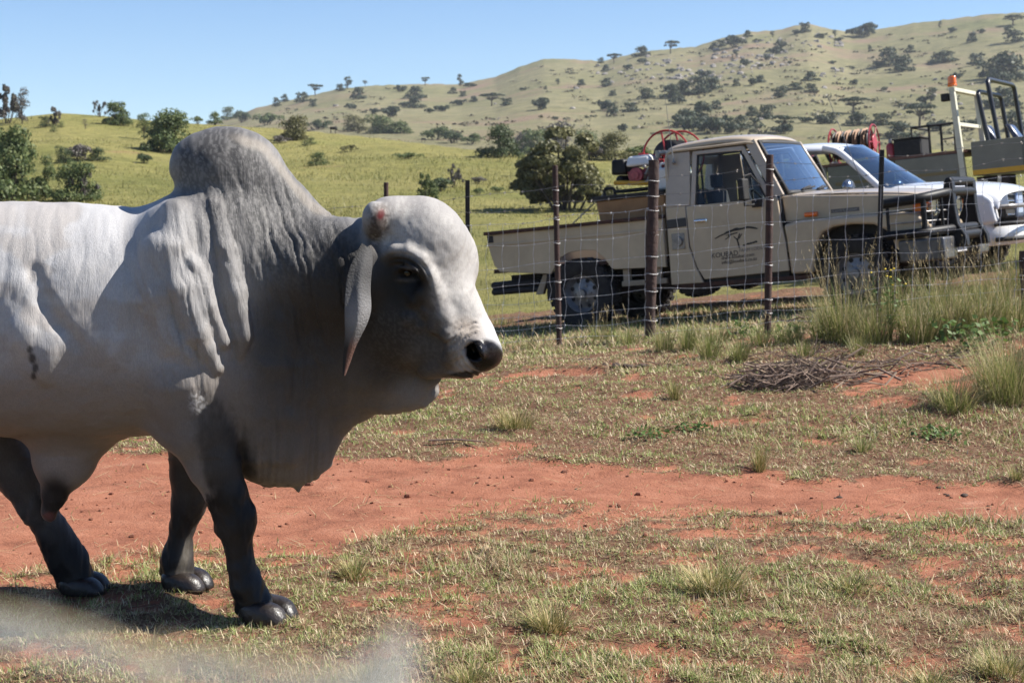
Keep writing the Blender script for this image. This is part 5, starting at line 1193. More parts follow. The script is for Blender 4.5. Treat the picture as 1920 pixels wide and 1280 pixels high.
posts = [(725, 342, .022, 'iron', 0, 'thin rusty iron fence post, only its top showing above the bull'), (877, 338, .020, 'steel', 0, 'black fence post right behind the forehead of the bull'), (1050, 310, .026, 'iron', -10, 'leaning rusty iron post in front of the pickup rear wheel'),
         (1221, 300, .052, 'log', 2, 'thick weathered wooden post in front of the pickup cab corner'), (1442, 290, .032, 'iron', -2, 'rusty iron post in front of the pickup door edge'), (1648, 281, .021, 'steel', 3, 'black steel post in front of the bull bar end'), (1922, 470, .03, 'log', -3, 'dark post at the right edge of the fence')]
post_x = []
for i, (pxx, top, r, kind, lean, lab) in enumerate(posts):
    x, Y = fpt(pxx); g = float(GZ(x, Y)); zt = PT(pxx, top, Y)[2]; lx = lean / FPX * Y; post_x.append(x)
    p = empty('fence_post', Matrix.Translation((x, Y, g)), lab, 'fence post', 'posts of the wire fence')
    h = zt - g; mb = MB()
    if kind == 'steel':
        for a in (90, 210, 330):
            R3 = Matrix.Rotation(rad(a), 3, 'Z'); mb.obox(R3 @ Vector((r * .5, 0, h / 2 - .1)), (r * 1.3, .007, h + .2), R3)
        mb.box((-r * .55, -r * .55, -.1), (r * .55, r * .55, h)); mat_ = M_YPOST
    else:
        n = 14; rows = []
        mb.tube([(lx * (t - .0) + (.006 * math.sin(5 * t + i)) * (kind == 'log'), .004 * math.sin(7 * t), -.12 + (h + .12) * t) for t in np.linspace(0, 1, n)], [r * (1 + (.10 * math.sin(9 * t + i) + .06 * math.sin(23 * t)) * (kind == 'log') + .02) for t in np.linspace(0, 1, n)], 12); mat_ = M_LOG if kind == 'log' else M_POST
    mb.build('post', mat_, p, .004 if kind != 'steel' else .0, smooth=50)
    for z in (1.47, 1.33, 1.20, .98, .78, .62, .46, .31, .19):
        if z < h - .02 and kind != 'steel':
            q = MB(); t = (z + .12) / (h + .12); R_ = r * 1.08 + .003
            q.tube([(lx * t + R_ * math.cos(a), R_ * math.sin(a), z + .004 * math.sin(2 * a)) for a in np.linspace(0, 2 * math.pi, 12, endpoint=False)], .0028, 4, closed=True); q.build('wire_tie', M_WIRE, p)
fence = empty('wire_fence', Matrix.Translation((0, 14.4, 0)), 'wire mesh farm fence with barbed top strands in front of the vehicles', 'fence')
HT = [1.49, 1.345, 1.22, .995, .79, .625, .463, .315, .20, .08]
xs_f = np.arange(-4.0, 6.4, .145); 
def fz(x, h, k=0):
    Y = FY(x); return float(H(x, Y)) + h + .012 * math.sin(x * 3.1 + h * 9) + .008 * math.sin(x * 7.7 + h * 23) - .022 * math.sin(math.pi * ((x - .47) % .95) / .95) * (1 if h > 1.2 else .4)
fence_local = Matrix.Translation((0, -14.4, 0))
for h in HT:
    pts = [(x, FY(x) - .035, fz(x, h)) for x in np.arange(-4.0, 6.45, .0725)]
    q = MB(); q.tube(pts, (.0023 if h < 1.21 else .0026), 4)
    if h > 1.2:
        for x in np.arange(-3.9, 6.4, .16):
            x = x + rng.uniform(-.02, .02); c = Vector((x, FY(x) - .035, fz(x, h))); 
            for k in range(2):
                d = Vector((rng.uniform(-.3, .3), rng.uniform(-1, 1), rng.uniform(-1, 1))).normalized() * .017; q.cyl(c - d, c + d, .0016, n=3)
            q.cyl(c - Vector((.009, 0, 0)), c + Vector((.009, 0, 0)), .0045, n=5)
    else:
        for x in xs_f: q.ball((x, FY(x) - .036, fz(x, h)), .0060, 5, 4)
    q.v = [tuple(fence_local @ Vector(p)) for p in q.v]; q.build('barbed_strand' if h > 1.2 else 'strand', M_WIRE if h < 1.25 else M_OLDWIRE, fence, fix=False)
for x in xs_f:
    hs = [h for h in HT if h <= 1.23]; pts = []
    for a, b in zip(hs[:-1], hs[1:]):
        j = rng.uniform(-.02, .02)
        pts += [(x, FY(x) - .037, fz(x, a)), (x + j, FY(x) - .037 + j, fz(x, (a * .5 + b * .5)))]
    pts.append((x, FY(x) - .037, fz(x, hs[-1])))
    q = MB(); q.tube(pts, .0024, 4); q.v = [tuple(fence_local @ Vector(p)) for p in q.v]; q.build('stay_wire', M_WIRE, fence, fix=False)
# ------------------------------------------------------------------ trees and bushes
M_LEAF = leafmat('green_leaves', [(0, (.048, .074, .024)), (.35, (.086, .120, .040)), (.7, (.125, .160, .056)), (1, (.20, .22, .088))])
M_LEAFD = leafmat('dark_leaves', [(0, (.034, .054, .023)), (.5, (.064, .088, .036)), (1, (.115, .14, .06))], .2)
M_LEAFO = leafmat('olive_leaves', [(0, (.068, .070, .028)), (.5, (.125, .122, .048)), (1, (.22, .205, .09))])
M_LEAFG = leafmat('grey_scrub_leaves', [(0, (.075, .066, .062)), (.5, (.125, .108, .10)), (.8, (.16, .135, .12)), (1, (.08, .10, .045))], .1)
M_LEAFFAR = leafmat('hill_bush_leaves', [(0, (.030, .046, .026)), (.5, (.050, .068, .036)), (1, (.085, .102, .052))], .15)
M_BARK = mat('grey_brown_bark', (.075, .058, .046), .95, var=.4, vscale=6)
def leaves(rg, C, N, s, flat=.0):
    """leaf cards at C facing roughly N"""
    n = len(C); a = rg.normal(size=(n, 3)); N = N + rg.normal(size=(n, 3)) * .55; N /= np.linalg.norm(N, axis=1)[:, None] + 1e-9
    u = np.cross(N, a); u /= np.linalg.norm(u, axis=1)[:, None] + 1e-9; v = np.cross(N, u)
    s = s * rg.uniform(.6, 1.35, (n, 1)); e = rg.uniform(.45, .8, (n, 1))
    V = np.stack([C - u * s, C - v * s * e, C + u * s * .95 + N * s * .15, C + v * s * e], 1).reshape(-1, 3)
    return V, np.arange(4 * n).reshape(-1, 4)
def crown_pts(rg, clumps, n):
    """points on and in a set of leaf clumps [(centre, radii)]"""
    w = np.array([np.prod(r) ** (2 / 3) for c, r in clumps]); k = rg.choice(len(clumps), n, p=w / w.sum())
    d = rg.normal(size=(n, 3)); d /= np.linalg.norm(d, axis=1)[:, None]; d[:, 2] = np.where(d[:, 2] < -.35, -d[:, 2] * .6, d[:, 2])
    rr = rg.uniform(.55, 1.04, (n, 1)) ** .6
    c = np.array([q[0] for q in clumps])[k]; r = np.array([q[1] for q in clumps])[k]
    return c + d * r * rr, d
def clumps_for(kind, rg):
    L = []
    if kind == 'round':
        for i in range(11):
            a = rg.uniform(0, 6.28); q = rg.uniform(.0, .33); z = rg.uniform(.16, .62); L.append(((q * math.cos(a), q * math.sin(a), z), np.array([1, 1, .9]) * rg.uniform(.13, .22)))
        for i in range(11):
            a = 6.283 * i / 11 + rg.uniform(-.3, .3); q = rg.uniform(.16, .38); L.append(((q * math.cos(a), q * math.sin(a), rg.uniform(.04, .13)), np.array([1, 1, .9]) * rg.uniform(.12, .19)))
        L.append(((0, 0, .36), (.30, .30, .34)))
    elif kind == 'low':
        for i in range(14):
            a = rg.uniform(0, 6.28); q = rg.uniform(.0, .42); L.append(((q * math.cos(a), q * math.sin(a), rg.uniform(.10, .30)), np.array([1, 1, .85]) * rg.uniform(.10, .17)))
    elif kind == 'tall':
        for i in range(12):
            z = rg.uniform(.08, 1.3); q = .26 * math.sin(math.pi * min(1, z / 1.5)) ** .7; a = rg.uniform(0, 6.28); L.append(((q * math.cos(a) * .8, q * math.sin(a) * .8, z), np.array([1, 1, 1.1]) * rg.uniform(.14, .24)))
    elif kind == 'acacia':
        for i in range(13):
            a = rg.uniform(0, 6.28); q = rg.uniform(.0, .40); L.append(((q * math.cos(a), q * math.sin(a), .56 + .05 * (1 - q / .4) + rg.uniform(-.03, .03)), np.array([1, 1, .34]) * rg.uniform(.11, .19)))
        for i in range(3):
            a = rg.uniform(0, 6.28); L.append(((.25 * math.cos(a), .25 * math.sin(a), .42), (.11, .11, .05)))
    elif kind == 'tree':
        for i in range(16):
            a = rg.uniform(0, 6.28); q = rg.uniform(.05, .36); z = rg.uniform(.32, .80) ; L.append(((q * math.cos(a), q * math.sin(a), z), np.array([1, 1, .8]) * rg.uniform(.12, .19)))
    elif kind == 'olive':
        for i in range(58):
            a = rg.uniform(0, 6.28); q = .42 * math.sqrt(rg.uniform(0, 1)); z = rg.uniform(.09, .72) * (1 - .55 * (q / .42) ** 3) + .03; L.append(((q * math.cos(a), q * math.sin(a), z), np.array([1, 1, .75]) * rg.uniform(.07, .13)))
    elif kind == 'spiky':
        for i in range(18):
            a = rg.uniform(0, 6.28); q = rg.uniform(.0, .38); z = rg.uniform(.1, .75) * (1 - q); L.append(((q * math.cos(a), q * math.sin(a), z), np.array([.6, .6, 1.2]) * rg.uniform(.07, .13)))
    return L
def trunk_mb(kind, rg, clumps):
    mb = MB(); zt = {'acacia': .50, 'tree': .45, 'olive': .35, 'tall': .7}.get(kind, .22); base = .028 if kind in ('acacia', 'tree', 'olive') else .02
    if kind in ('acacia', 'tree', 'tall'):
        mb.tube([(0, 0, -.12), (.01, 0, zt * .5), (.0, .01, zt)], [base * 1.3, base, base * .7], 6); roots = [(0, 0, zt * .6)]
    else: roots = [(rg.uniform(-.05, .05), rg.uniform(-.05, .05), -.10) for _ in range(4)]
    for i, (c, r) in enumerate(clumps[:12]):
        a = Vector(roots[i % len(roots)]); b = Vector(c); m = a.lerp(b, .5) + Vector((rg.uniform(-.04, .04), rg.uniform(-.04, .04), -.03)); mb.tube([a, m, b], [base * .7, base * .45, base * .15], 5, cap=False)
    return mb
_cache = {}
def plant_mesh(kind, var, n, ls, lm, far):
    key = (kind, var, n, ls, lm.name, far)
    if key in _cache: return _cache[key]
    rg = np.random.default_rng(var * 101 + sum(map(ord, kind))); cl = clumps_for(kind, rg); P, N = crown_pts(rg, cl, n); V, F = leaves(rg, P, N, ls)
    tb = trunk_mb(kind, rg, cl)
    if far:                                   # too small in the picture to show its parts: one mesh, two materials
        me = bpy.data.meshes.new('bush'); k = len(V)
        me.from_pydata([tuple(p) for p in V] + tb.v, [], [tuple(q) for q in F.tolist()] + [tuple(i + k for i in q) for q in tb.f]); me.materials.append(lm); me.materials.append(M_BARK)
        mi = np.zeros(len(me.polygons), np.int32); mi[len(F):] = 1; me.polygons.foreach_set('material_index', mi); me.update(); r = (me, None)
    else:
        me = npmesh('crown', V, F); me.materials.append(lm); t = bpy.data.meshes.new('trunk'); t.from_pydata(tb.v, [], tb.f); t.materials.append(M_BARK); t.update(); r = (me, t)
    _cache[key] = r; return r
def plant(name, cat, label, px_, py_, wpx, kind='round', lm=None, hs=1.0, n=None, ls=None, group=None, far=False, var=None, dmin=20., rnd=random.Random(5), depth=None):
    """px_, py_: foot of the plant in the picture, wpx: its width there"""
    lm = lm or (M_LEAFFAR if far else M_LEAF)
    if depth: d = pray(px_, py_); d = d * depth / math.hypot(d[0], d[1]); p = np.array([d[0], d[1], 0]); p[2] = H(p[0], p[1]); dist = depth
    else: p, dist = ground_hit(px_, py_, dmin=dmin)
    w = wpx / FPX * dist * (1.0 if far else 1.18)
    n = n or (320 if far else 1500); ls = ls or (.055 if far else .032)
    var = rnd.randrange(3) if var is None else var
    cm, tm = plant_mesh(kind, var, n, ls, lm, far)
    Mx = Matrix.Translation((p[0], p[1], p[2] - .02 * w)) @ Matrix.Rotation(rnd.uniform(0, 6.28), 4, 'Z') @ Matrix.Diagonal((w, w, w * hs, 1))
    if far:
        o = bpy.data.objects.new(name, cm); COL.objects.link(o); o.matrix_world = Mx; tag(o, label, cat, group)
    else:
        o = empty(name, Mx, label, cat, group)
        c = bpy.data.objects.new('crown', cm); COL.objects.link(c); c.parent = o
        t = bpy.data.objects.new('trunk', tm); COL.objects.link(t); t.parent = o
    return o

# --- bushes and trees on the grassy slope (things with crown and trunk)
G1 = 'bushes on the grassy slope'
near_list = [  # px, foot py, width px, kind, leaves, height, label
 (22, 374, 125, 'round', M_LEAF, 1.25, 'big green bush at the left edge above the back of the bull', 4500),
 (84, 372, 46, 'tall', M_LEAF, 1.0, 'slim bright green shrub beside the big left bush', 1200),
 (140, 378, 92, 'round', M_LEAF, .95, 'green topped bush with grey twigs behind the back of the bull', 2600),
 (158, 378, 70, 'spiky', M_LEAFG, .95, 'grey twiggy scrub in front of the green topped bush', 1800),
 (121, 306, 34, 'round', M_LEAFD, 1.0, 'small dark green shrub above the green topped bush', 1000),
 (152, 304, 58, 'low', M_LEAFG, 1.1, 'low grey scrub right of the small dark shrub', 900),
 (184, 302, 40, 'round', M_LEAFD, .8, 'dark shrub at the right end of the low grey scrub', 900),
 (12, 232, 60, 'spiky', M_LEAFG, 1.3, 'grey twiggy bush on the skyline at the left corner', 1500),
 (42, 232, 34, 'tall', M_LEAFG, 1.1, 'tall bare shrub on the skyline near the left corner', 900),
 (85, 238, 26, 'round', M_LEAFD, .9, 'dark little bush below the skyline, left of the grey scrub', 700),
 (103, 236, 36, 'spiky', M_LEAFG, 1.1, 'grey little scrub on the slope under the left skyline', 900),
 (100, 248, 16, 'round', M_LEAF, .9, 'tiny green shrub under the grey little scrub', 400),
 (114, 239, 16, 'round', M_LEAF, .8, 'tiny green shrub right of the grey little scrub', 400),
 (187, 219, 34, 'spiky', M_LEAFG, 1.1, 'bare leafless tree on the skyline', 500),
 (220, 234, 50, 'round', M_LEAF, 1.0, 'lone green tree on the skyline beside the bare tree', 1700),
 (270, 262, 34, 'tall', M_LEAF, .85, 'thin upright shrub at the left of the big bush by the hump', 900),
 (318, 284, 104, 'round', M_LEAF, .95, 'big green bush just left of the hump of the bull', 4200),
 (272, 306, 36, 'low', M_LEAFD, 1.0, 'low dark shrub below the bush left of the hump', 700),
 (160, 242, 14, 'tall', M_LEAFG, .8, 'thin grey sapling on the slope', 300),
 (372, 221, 26, 'low', M_LEAF, 1.0, 'low green bush on the skyline above the hump, leftmost', 700),
 (402, 224, 30, 'round', M_LEAF, 1.0, 'round green bush on the skyline above the hump', 900),
 (427, 225, 30, 'round', M_LEAF, 1.0, 'second round green bush on the skyline above the hump', 900),
 (456, 229, 40, 'low', M_LEAFD, 1.1, 'low dark bush on the skyline right of the hump', 900),
 (504, 234, 44, 'low', M_LEAF, 1.0, 'flat bush on the ridge at the left foot of the far hill', 900),
 (551, 262, 44, 'round', M_LEAFO, .95, 'round olive bush on the ridge right of the hump', 1800),
 (528, 268, 30, 'low', M_LEAFG, .8, 'grey scrub at the foot of the round olive bush', 600),
 (583, 272, 18, 'round', M_LEAF, .9, 'small green shrub right of the round olive bush', 500),
 (571, 274, 13, 'round', M_LEAFD, .9, 'tiny dark shrub below the round olive bush', 400),
 (595, 310, 32, 'round', M_LEAF, .75, 'single small round shrub in the open grass', 900),
 (597, 243, 40, 'low', M_LEAFD, .9, 'dark low bush on the ridge above the open grass', 800),
 (654, 286, 26, 'low', M_LEAFO, .9, 'low olive tuft in the open grass', 500),
 (668, 246, 46, 'round', M_LEAFO, .62, 'wide olive bush on the ridge in the middle', 1200),
 (716, 250, 50, 'round', M_LEAF, .66, 'broad dark green bush on the ridge, left half of a pair', 1500),
 (748, 250, 44, 'round', M_LEAF, .58, 'broad dark green bush on the ridge, right half of a pair', 1300),
 (765, 298, 46, 'low', M_LEAF, .55, 'flat green patch of shrub in the open grass', 700),
 (817, 262, 42, 'low', M_LEAF, 1.0, 'green bush on the ridge, left end of the long row', 900),
 (850, 268, 40, 'low', M_LEAFD, 1.0, 'dark bush in the long row on the ridge', 900),
 (884, 270, 38, 'low', M_LEAF, .9, 'low bush in the long row before the tall dark bush', 800),
 (938, 294, 66, 'round', M_LEAFD, 1.0, 'tall dark green bush at the left of the olive tree', 2600),
 (978, 288, 40, 'round', M_LEAFG, .95, 'greyish bush between the tall dark bush and the olive tree', 1200),
 (1000, 290, 56, 'round', M_LEAF, .85, 'green bush behind the olive tree, left', 1500),
 (1040, 285, 60, 'round', M_LEAFG, .85, 'grey brown bush behind the top of the olive tree', 1500),
 (1098, 292, 64, 'round', M_LEAF, .85, 'green bush behind the olive tree, right', 1500),
 (1150, 300, 72, 'round', M_LEAFO, .80, 'wide olive bush right of the olive tree, behind the red pump', 1800),
 (1110, 300, 50, 'low', M_LEAFG, 1.0, 'grey brown scrub at the right foot of the olive tree', 900),
 (979, 330, 20, 'tall', M_LEAF, 1.0, 'small upright green shrub left of the olive tree', 600),
 (1058, 394, 172, 'olive', M_LEAFO, 1.0, 'big spreading olive tree behind the tail of the pickup', 13000),
 (793, 388, 62, 'spiky', M_LEAF, .95, 'loose green shrub behind the top of the head of the bull', 1500),
 (826, 358, 54, 'low', M_LEAFD, .8, 'dark low shrub behind the black fence post', 900),
 (850, 352, 34, 'spiky', M_LEAFG, 1.2, 'grey thorny shrub just left of the black fence post', 800),
 (896, 364, 22, 'low', M_LEAF, .9, 'small green shrub just right of the black fence post', 500),
 (894, 344, 28, 'low', M_LEAFG, .8, 'small grey shrub right of the black fence post', 500),
 (931, 360, 26, 'low', M_LEAF, .8, 'small green shrub in the open grass left of the leaning post', 500),
 (1190, 300, 50, 'low', M_LEAF, .9, 'green bush behind the hose reel', 800),
]
for (a, b, wd, kd, lm, hs, lab, n) in near_list:
    plant('olive_tree' if kd == 'olive' else ('tree' if kd == 'tree' or 'tree' in lab.split(' on ')[0] and 'olive' not in lab else ('shrub' if 'shrub' in lab else 'bush')), 'tree' if ('tree' in lab.split(' behind')[0].split(' beside')[0].split(' left')[0] and kd in ('olive', 'tree')) or lab.startswith('bare') else 'bush',
          lab, a, b, wd * (1.22 if 500 < a < 1200 and kd != 'olive' else 1), kd, lm, hs, n=int(n * 2.0), ls=.020 if wd > 60 else .027, group=G1 if 'tree' not in lab[:26] else None, dmin=40)
# --- trees and bushes on the far hill
far_list = [  # px, foot py, width, kind, height scale, label
 (520, 200, 16, 'round', 1, 0), (534, 191, 14, 'round', 1, 0), (567, 192, 27, 'round', .75, 0), (591, 180, 24, 'acacia', 1, 0), (587, 200, 16, 'round', 1, 0), (637, 171, 18, 'round', .9, 0), (652, 168, 16, 'tall', .8, 0), (685, 163, 9, 'acacia', 1.4, 0),
 (673, 186, 24, 'round', 1, 0), (657, 205, 20, 'low', 1, 0), (749, 172, 24, 'low', 1, 0), (780, 184, 34, 'round', .7, 0), (797, 161, 16, 'acacia', 1.1, 0), (778, 203, 34, 'round', .75, 0), (735, 219, 38, 'low', 1, 0), (807, 212, 18, 'low', 1, 0), (828, 209, 24, 'low', 1, 0),
 (864, 163, 15, 'tall', .9, 'tall lone tree standing on the skyline of the far hill'), (881, 164, 20, 'low', .8, 0), (850, 176, 16, 'round', .8, 0), (868, 181, 14, 'round', .8, 0), (861, 198, 24, 'low', 1, 0), (889, 191, 16, 'round', .8, 0),
 (922, 199, 34, 'acacia', .8, 'flat topped thorn tree low on the far hill'), (950, 198, 24, 'round', .65, 'round bush right of the flat topped thorn tree'), (1016, 206, 36, 'low', 1.2, 'wide grey green bush alone in the middle of the far hill'),
 (1089, 160, 15, 'round', .9, 0), (1136, 163, 22, 'round', .75, 0), (1149, 180, 15, 'round', .8, 0), (1132, 208, 30, 'low', 1.2, 0), (1150, 217, 26, 'low', 1.1, 0), (1181, 210, 28, 'round', .7, 0), (1169, 247, 22, 'low', 1.2, 0), (1046, 159, 10, 'tall', .6, 0), (1022, 168, 7, 'round', 1, 0),
 (1126, 119, 12, 'round', .9, 0), (1151, 119, 20, 'acacia', 1, 0), (1136, 134, 16, 'round', .9, 0), (1178, 130, 18, 'low', 1.1, 0), (1202, 106, 32, 'round', .72, 'broad tree on the skyline at the pale rocks'), (1206, 119, 18, 'low', 1, 0), (1257, 101, 27, 'acacia', 1, 'umbrella shaped tree on the skyline right of the broad tree'), (1260, 137, 18, 'low', 1, 0), (1320, 144, 24, 'low', 1, 0),
 (1213, 185, 33, 'round', .65, 0), (1256, 184, 42, 'round', .75, 0), (1285, 178, 44, 'round', .75, 0), (1312, 176, 42, 'round', .85, 0), (1336, 168, 30, 'round', .9, 0), (1270, 195, 26, 'low', 1, 0), (1380, 162, 15, 'round', 1, 0), (1410, 160, 20, 'low', 1.2, 0), (1424, 155, 20, 'round', .8, 0),
 (1337, 93, 18, 'round', .7, 0), (1352, 88, 18, 'round', .8, 0), (1378, 88, 36, 'low', 1.1, 0), (1402, 70, 16, 'round', .9, 0), (1418, 80, 14, 'low', 1, 0), (1448, 70, 9, 'tall', .7, 0), (1463, 89, 20, 'low', 1.1, 0), (1437, 113, 14, 'low', 1.2, 0), (1452, 102, 30, 'low', .9, 0), (1398, 124, 20, 'low', 1.2, 0), (1380, 107, 10, 'tall', .7, 0), (1425, 127, 10, 'low', 1.2, 0),
 (1509, 61, 21, 'round', .95, 'round tree on the rocky top of the far hill'), (1491, 65, 16, 'low', 1, 0), (1540, 73, 18, 'low', 1.2, 0), (1565, 70, 9, 'tall', .8, 0), (1617, 69, 50, 'low', .9, 'long dark clump on the skyline right of the rocky top'), (1574, 77, 18, 'low', .8, 0),
 (1520, 152, 29, 'round', .65, 0), (1489, 169, 30, 'round', .55, 0), (1461, 183, 27, 'round', .8, 0), (1521, 174, 22, 'round', .8, 0), (1629, 98, 10, 'tall', .7, 0), (1664, 124, 44, 'round', .8, 0), (1692, 134, 40, 'round', .8, 0), (1707, 99, 17, 'round', .9, 0), (1768, 117, 50, 'round', .5, 'broad bush standing on a green patch of the far hill'), (1830, 123, 30, 'round', .8, 0), (1792, 148, 20, 'low', 1.1, 0),
 (1860, 148, 50, 'round', .8, 0), (1890, 152, 64, 'round', .95, 'largest dark tree clump behind the black hoops'), (1822, 79, 18, 'round', 1.2, 0), (1842, 62, 14, 'low', 1, 0), (1783, 62, 15, 'low', 1.2, 0), (1762, 53, 7, 'tall', 1, 0), (1899, 47, 36, 'acacia', .55, 'flat wide tree on the skyline at the right edge'), (1890, 80, 22, 'tall', .7, 0), (1908, 79, 24, 'round', .9, 0),
 (1745, 193, 20, 'tall', .8, 0), (1732, 194, 24, 'low', 1, 0), (1602, 159, 18, 'low', 1, 0), (1600, 213, 42, 'acacia', .8, 'flat topped tree above the brown hose drum'), (1610, 235, 46, 'round', .6, 0), (1655, 235, 40, 'round', .6, 0), (1724, 237, 54, 'acacia', .85, 'wide umbrella thorn left of the orange beacon'), (1555, 232, 27, 'round', .75, 0), (1538, 232, 30, 'low', 1, 0), (1510, 230, 24, 'low', 1, 0),
 (1690, 258, 50, 'round', .7, 0), (1437, 222, 32, 'round', .85, 0), (1411, 218, 24, 'round', .9, 0), (1388, 243, 36, 'round', .75, 0), (1416, 240, 26, 'round', .8, 0), (1467, 248, 46, 'acacia', .75, 'dark umbrella shaped tree above the pickup windscreen'), (1467, 251, 34, 'low', 1, 0),
 (1290, 238, 50, 'round', .8, 0), (1318, 232, 46, 'round', .95, 0), (1300, 246, 60, 'low', 1.1, 0), (1340, 250, 56, 'low', 1.2, 0), (1366, 250, 36, 'low', 1.1, 0), (1343, 205, 22, 'round', .8, 0), (1310, 210, 13, 'tall', .8, 0),
 (1885, 200, 50, 'round', .75, 0), (1856, 204, 34, 'low', 1.1, 0), (1905, 245, 46, 'round', .8, 0), (1760, 245, 40, 'low', 1, 0), (1820, 245, 40, 'low', 1.1, 0), (760, 200, 20, 'low', 1, 0), (700, 214, 20, 'low', 1, 0), (1240, 150, 10, 'low', 1, 0), (1560, 120, 12, 'low', 1, 0), (1600, 130, 10, 'low', 1, 0), (1480, 120, 10, 'low', 1, 0), (1660, 170, 12, 'low', 1, 0), (1690, 200, 12, 'low', 1, 0), (1040, 225, 12, 'low', 1, 0), (980, 170, 10, 'low', 1, 0)]
rr_ = random.Random(11)
for (a, b, wd, kd, hs, lab) in far_list:
    if not lab:
        zone = 'on the far skyline' if b < np.interp(a, _S2[:, 0], _S2[:, 1]) + 14 else ('on the far hill left shoulder' if a < 1060 else ('high on far hill' if b < 165 else 'low on far hill'))
        typ = {'round': 'dark rounded bush', 'low': 'low dark bush', 'tall': 'slim upright tree', 'acacia': 'small flat topped tree'}[kd]; siz = 'tiny ' if wd < 15 else 'small ' if wd < 22 else 'large ' if wd > 36 else ''
        place = '' if 'left shoulder' in zone else (', left of the hose reel' if a < 1180 else ', over the beige cab roof' if a < 1420 else ', over the windscreens' if a < 1640 else ', behind the right truck') if zone.startswith('low on') else (', left of rocky top' if a < 1480 else ', right of rocky top')
        lab = siz + typ.replace('small ', '') + ' ' + zone + place; grp = 'bushes and trees on the far hill'
    else: grp = 'bushes and trees on the far hill'
    plant('thorn_tree' if kd == 'acacia' else ('tree' if kd == 'tall' or 'tree' in lab[:22] else 'hill_bush'), 'tree' if kd in ('tall', 'acacia') or 'tree' in lab[:24] else 'bush', lab, a, b, wd * 1.34, kd, None, hs, far=True, dmin=330, group=grp,
          n=900 if wd > 30 else 480, ls=.045 if wd > 30 else .06, rnd=rr_)
# --- pale rocks strewn over the hill top
rg = np.random.default_rng(3); mb = MB(); M_ROCK = mat('pale_grey_rock', (.22, .20, .18), .9, var=.35, vscale=.3)
def rock(mb, c, s):
    k = len(mb.v); mb.ball((0, 0, 0), (1, 1, 1), 6, 4)
    for i in range(k, len(mb.v)):
        x, y, z = mb.v[i]; f = 1 + .5 * (rg.random() - .5); mb.v[i] = (c[0] + x * s * f, c[1] + y * s * f, c[2] + z * s * .7 * f)
for (x0, x1, y0, y1, n) in ((1330, 1480, 70, 130, 110), (1110, 1300, 104, 160, 80), (1270, 1420, 120, 150, 40), (1500, 1580, 60, 90, 22), (1540, 1580, 130, 145, 12), (560, 1900, 120, 250, 40)):
    for _ in range(n):
        a, b = rg.uniform(x0, x1), rg.uniform(y0, y1)
        if b < np.interp(a, _S2[:, 0], _S2[:, 1]) + 3: continue
        p, d = ground_hit(a, b, dmin=330); rock(mb, p, rg.uniform(.5, 1.5) ** 1.5 * d / 800)
tag(mb.build('rock_scatter', M_ROCK, smooth=30), 'pale rocks strewn over the far hill', kind='stuff')
p, d = ground_hit(524, 265, dmin=60); mb = MB(); rock(mb, p, .55); tag(mb.build('boulder', M_ROCK, smooth=30), 'grey boulder on the ridge at the foot of the olive bush', 'boulder')
# --- low scrub dotted over the far hill, too small and many to count
PV = []; PN = []
for _ in range(900):
    a, b = rg.uniform(440, 1920), rg.uniform(60, 275)
    if b < np.interp(a, _S2[:, 0], _S2[:, 1]) + 4 or vnoise(a / 70, b / 40, 7) + .5 * vnoise(a / 22, b / 14, 8) < .62: continue
    p, d = ground_hit(a, b, dmin=330)
    if d > 818: continue
    s_ = rg.uniform(.35, 1.1); q = p + rg.normal(size=(14, 3)) * s_ * np.array([1.3, 1.3, .35]); q[:, 2] = p[2] + np.abs(q[:, 2] - p[2]) + .1; PV.append(q)
PV = np.concatenate(PV); V, F = leaves(rg, PV, np.tile([0, 0, 1.], (len(PV), 1)), .55); M_SCRUB = leafmat('hill_scrub', [(0, (.06, .07, .035)), (.6, (.11, .105, .06)), (1, (.16, .12, .08))], .1)
tag(link('hill_scrub', npmesh('hill_scrub', V, F), M_SCRUB), 'low scrub dotted over the far hill', kind='stuff')
# --- two dark animals grazing on the ridge
M_COW = mat('black_animal', (.012, .011, .010), .7)
for (a, b, s, lab) in ((625, 250, 1.0, 'dark grazing animal on the ridge right of the hump, the larger one'), (794, 267, .7, 'small dark animal on the ridge before the long row of bushes')):
    p, d = ground_hit(a, b, dmin=60); k = 14 * s / FPX * d
    t = empty('grazing_animal', Matrix.Translation(p) @ Matrix.Scale(k, 4), lab, 'animal')
    q = MB(); q.tube([(-.46, 0, .62), (-.36, 0, .64), (0, 0, .62), (.30, 0, .66), (.42, 0, .60), (.52, 0, .42), (.58, 0, .32)], [.05, .17, .20, .19, .12, .08, .05], 10); q.build('body', M_COW, t, smooth=180)
    for x in (-.33, .27):
        for y in (-.09, .09): q = MB(); q.cyl((x, y, .55), (x, y, -.02), .055, .04, 6); q.build('leg', M_COW, t)
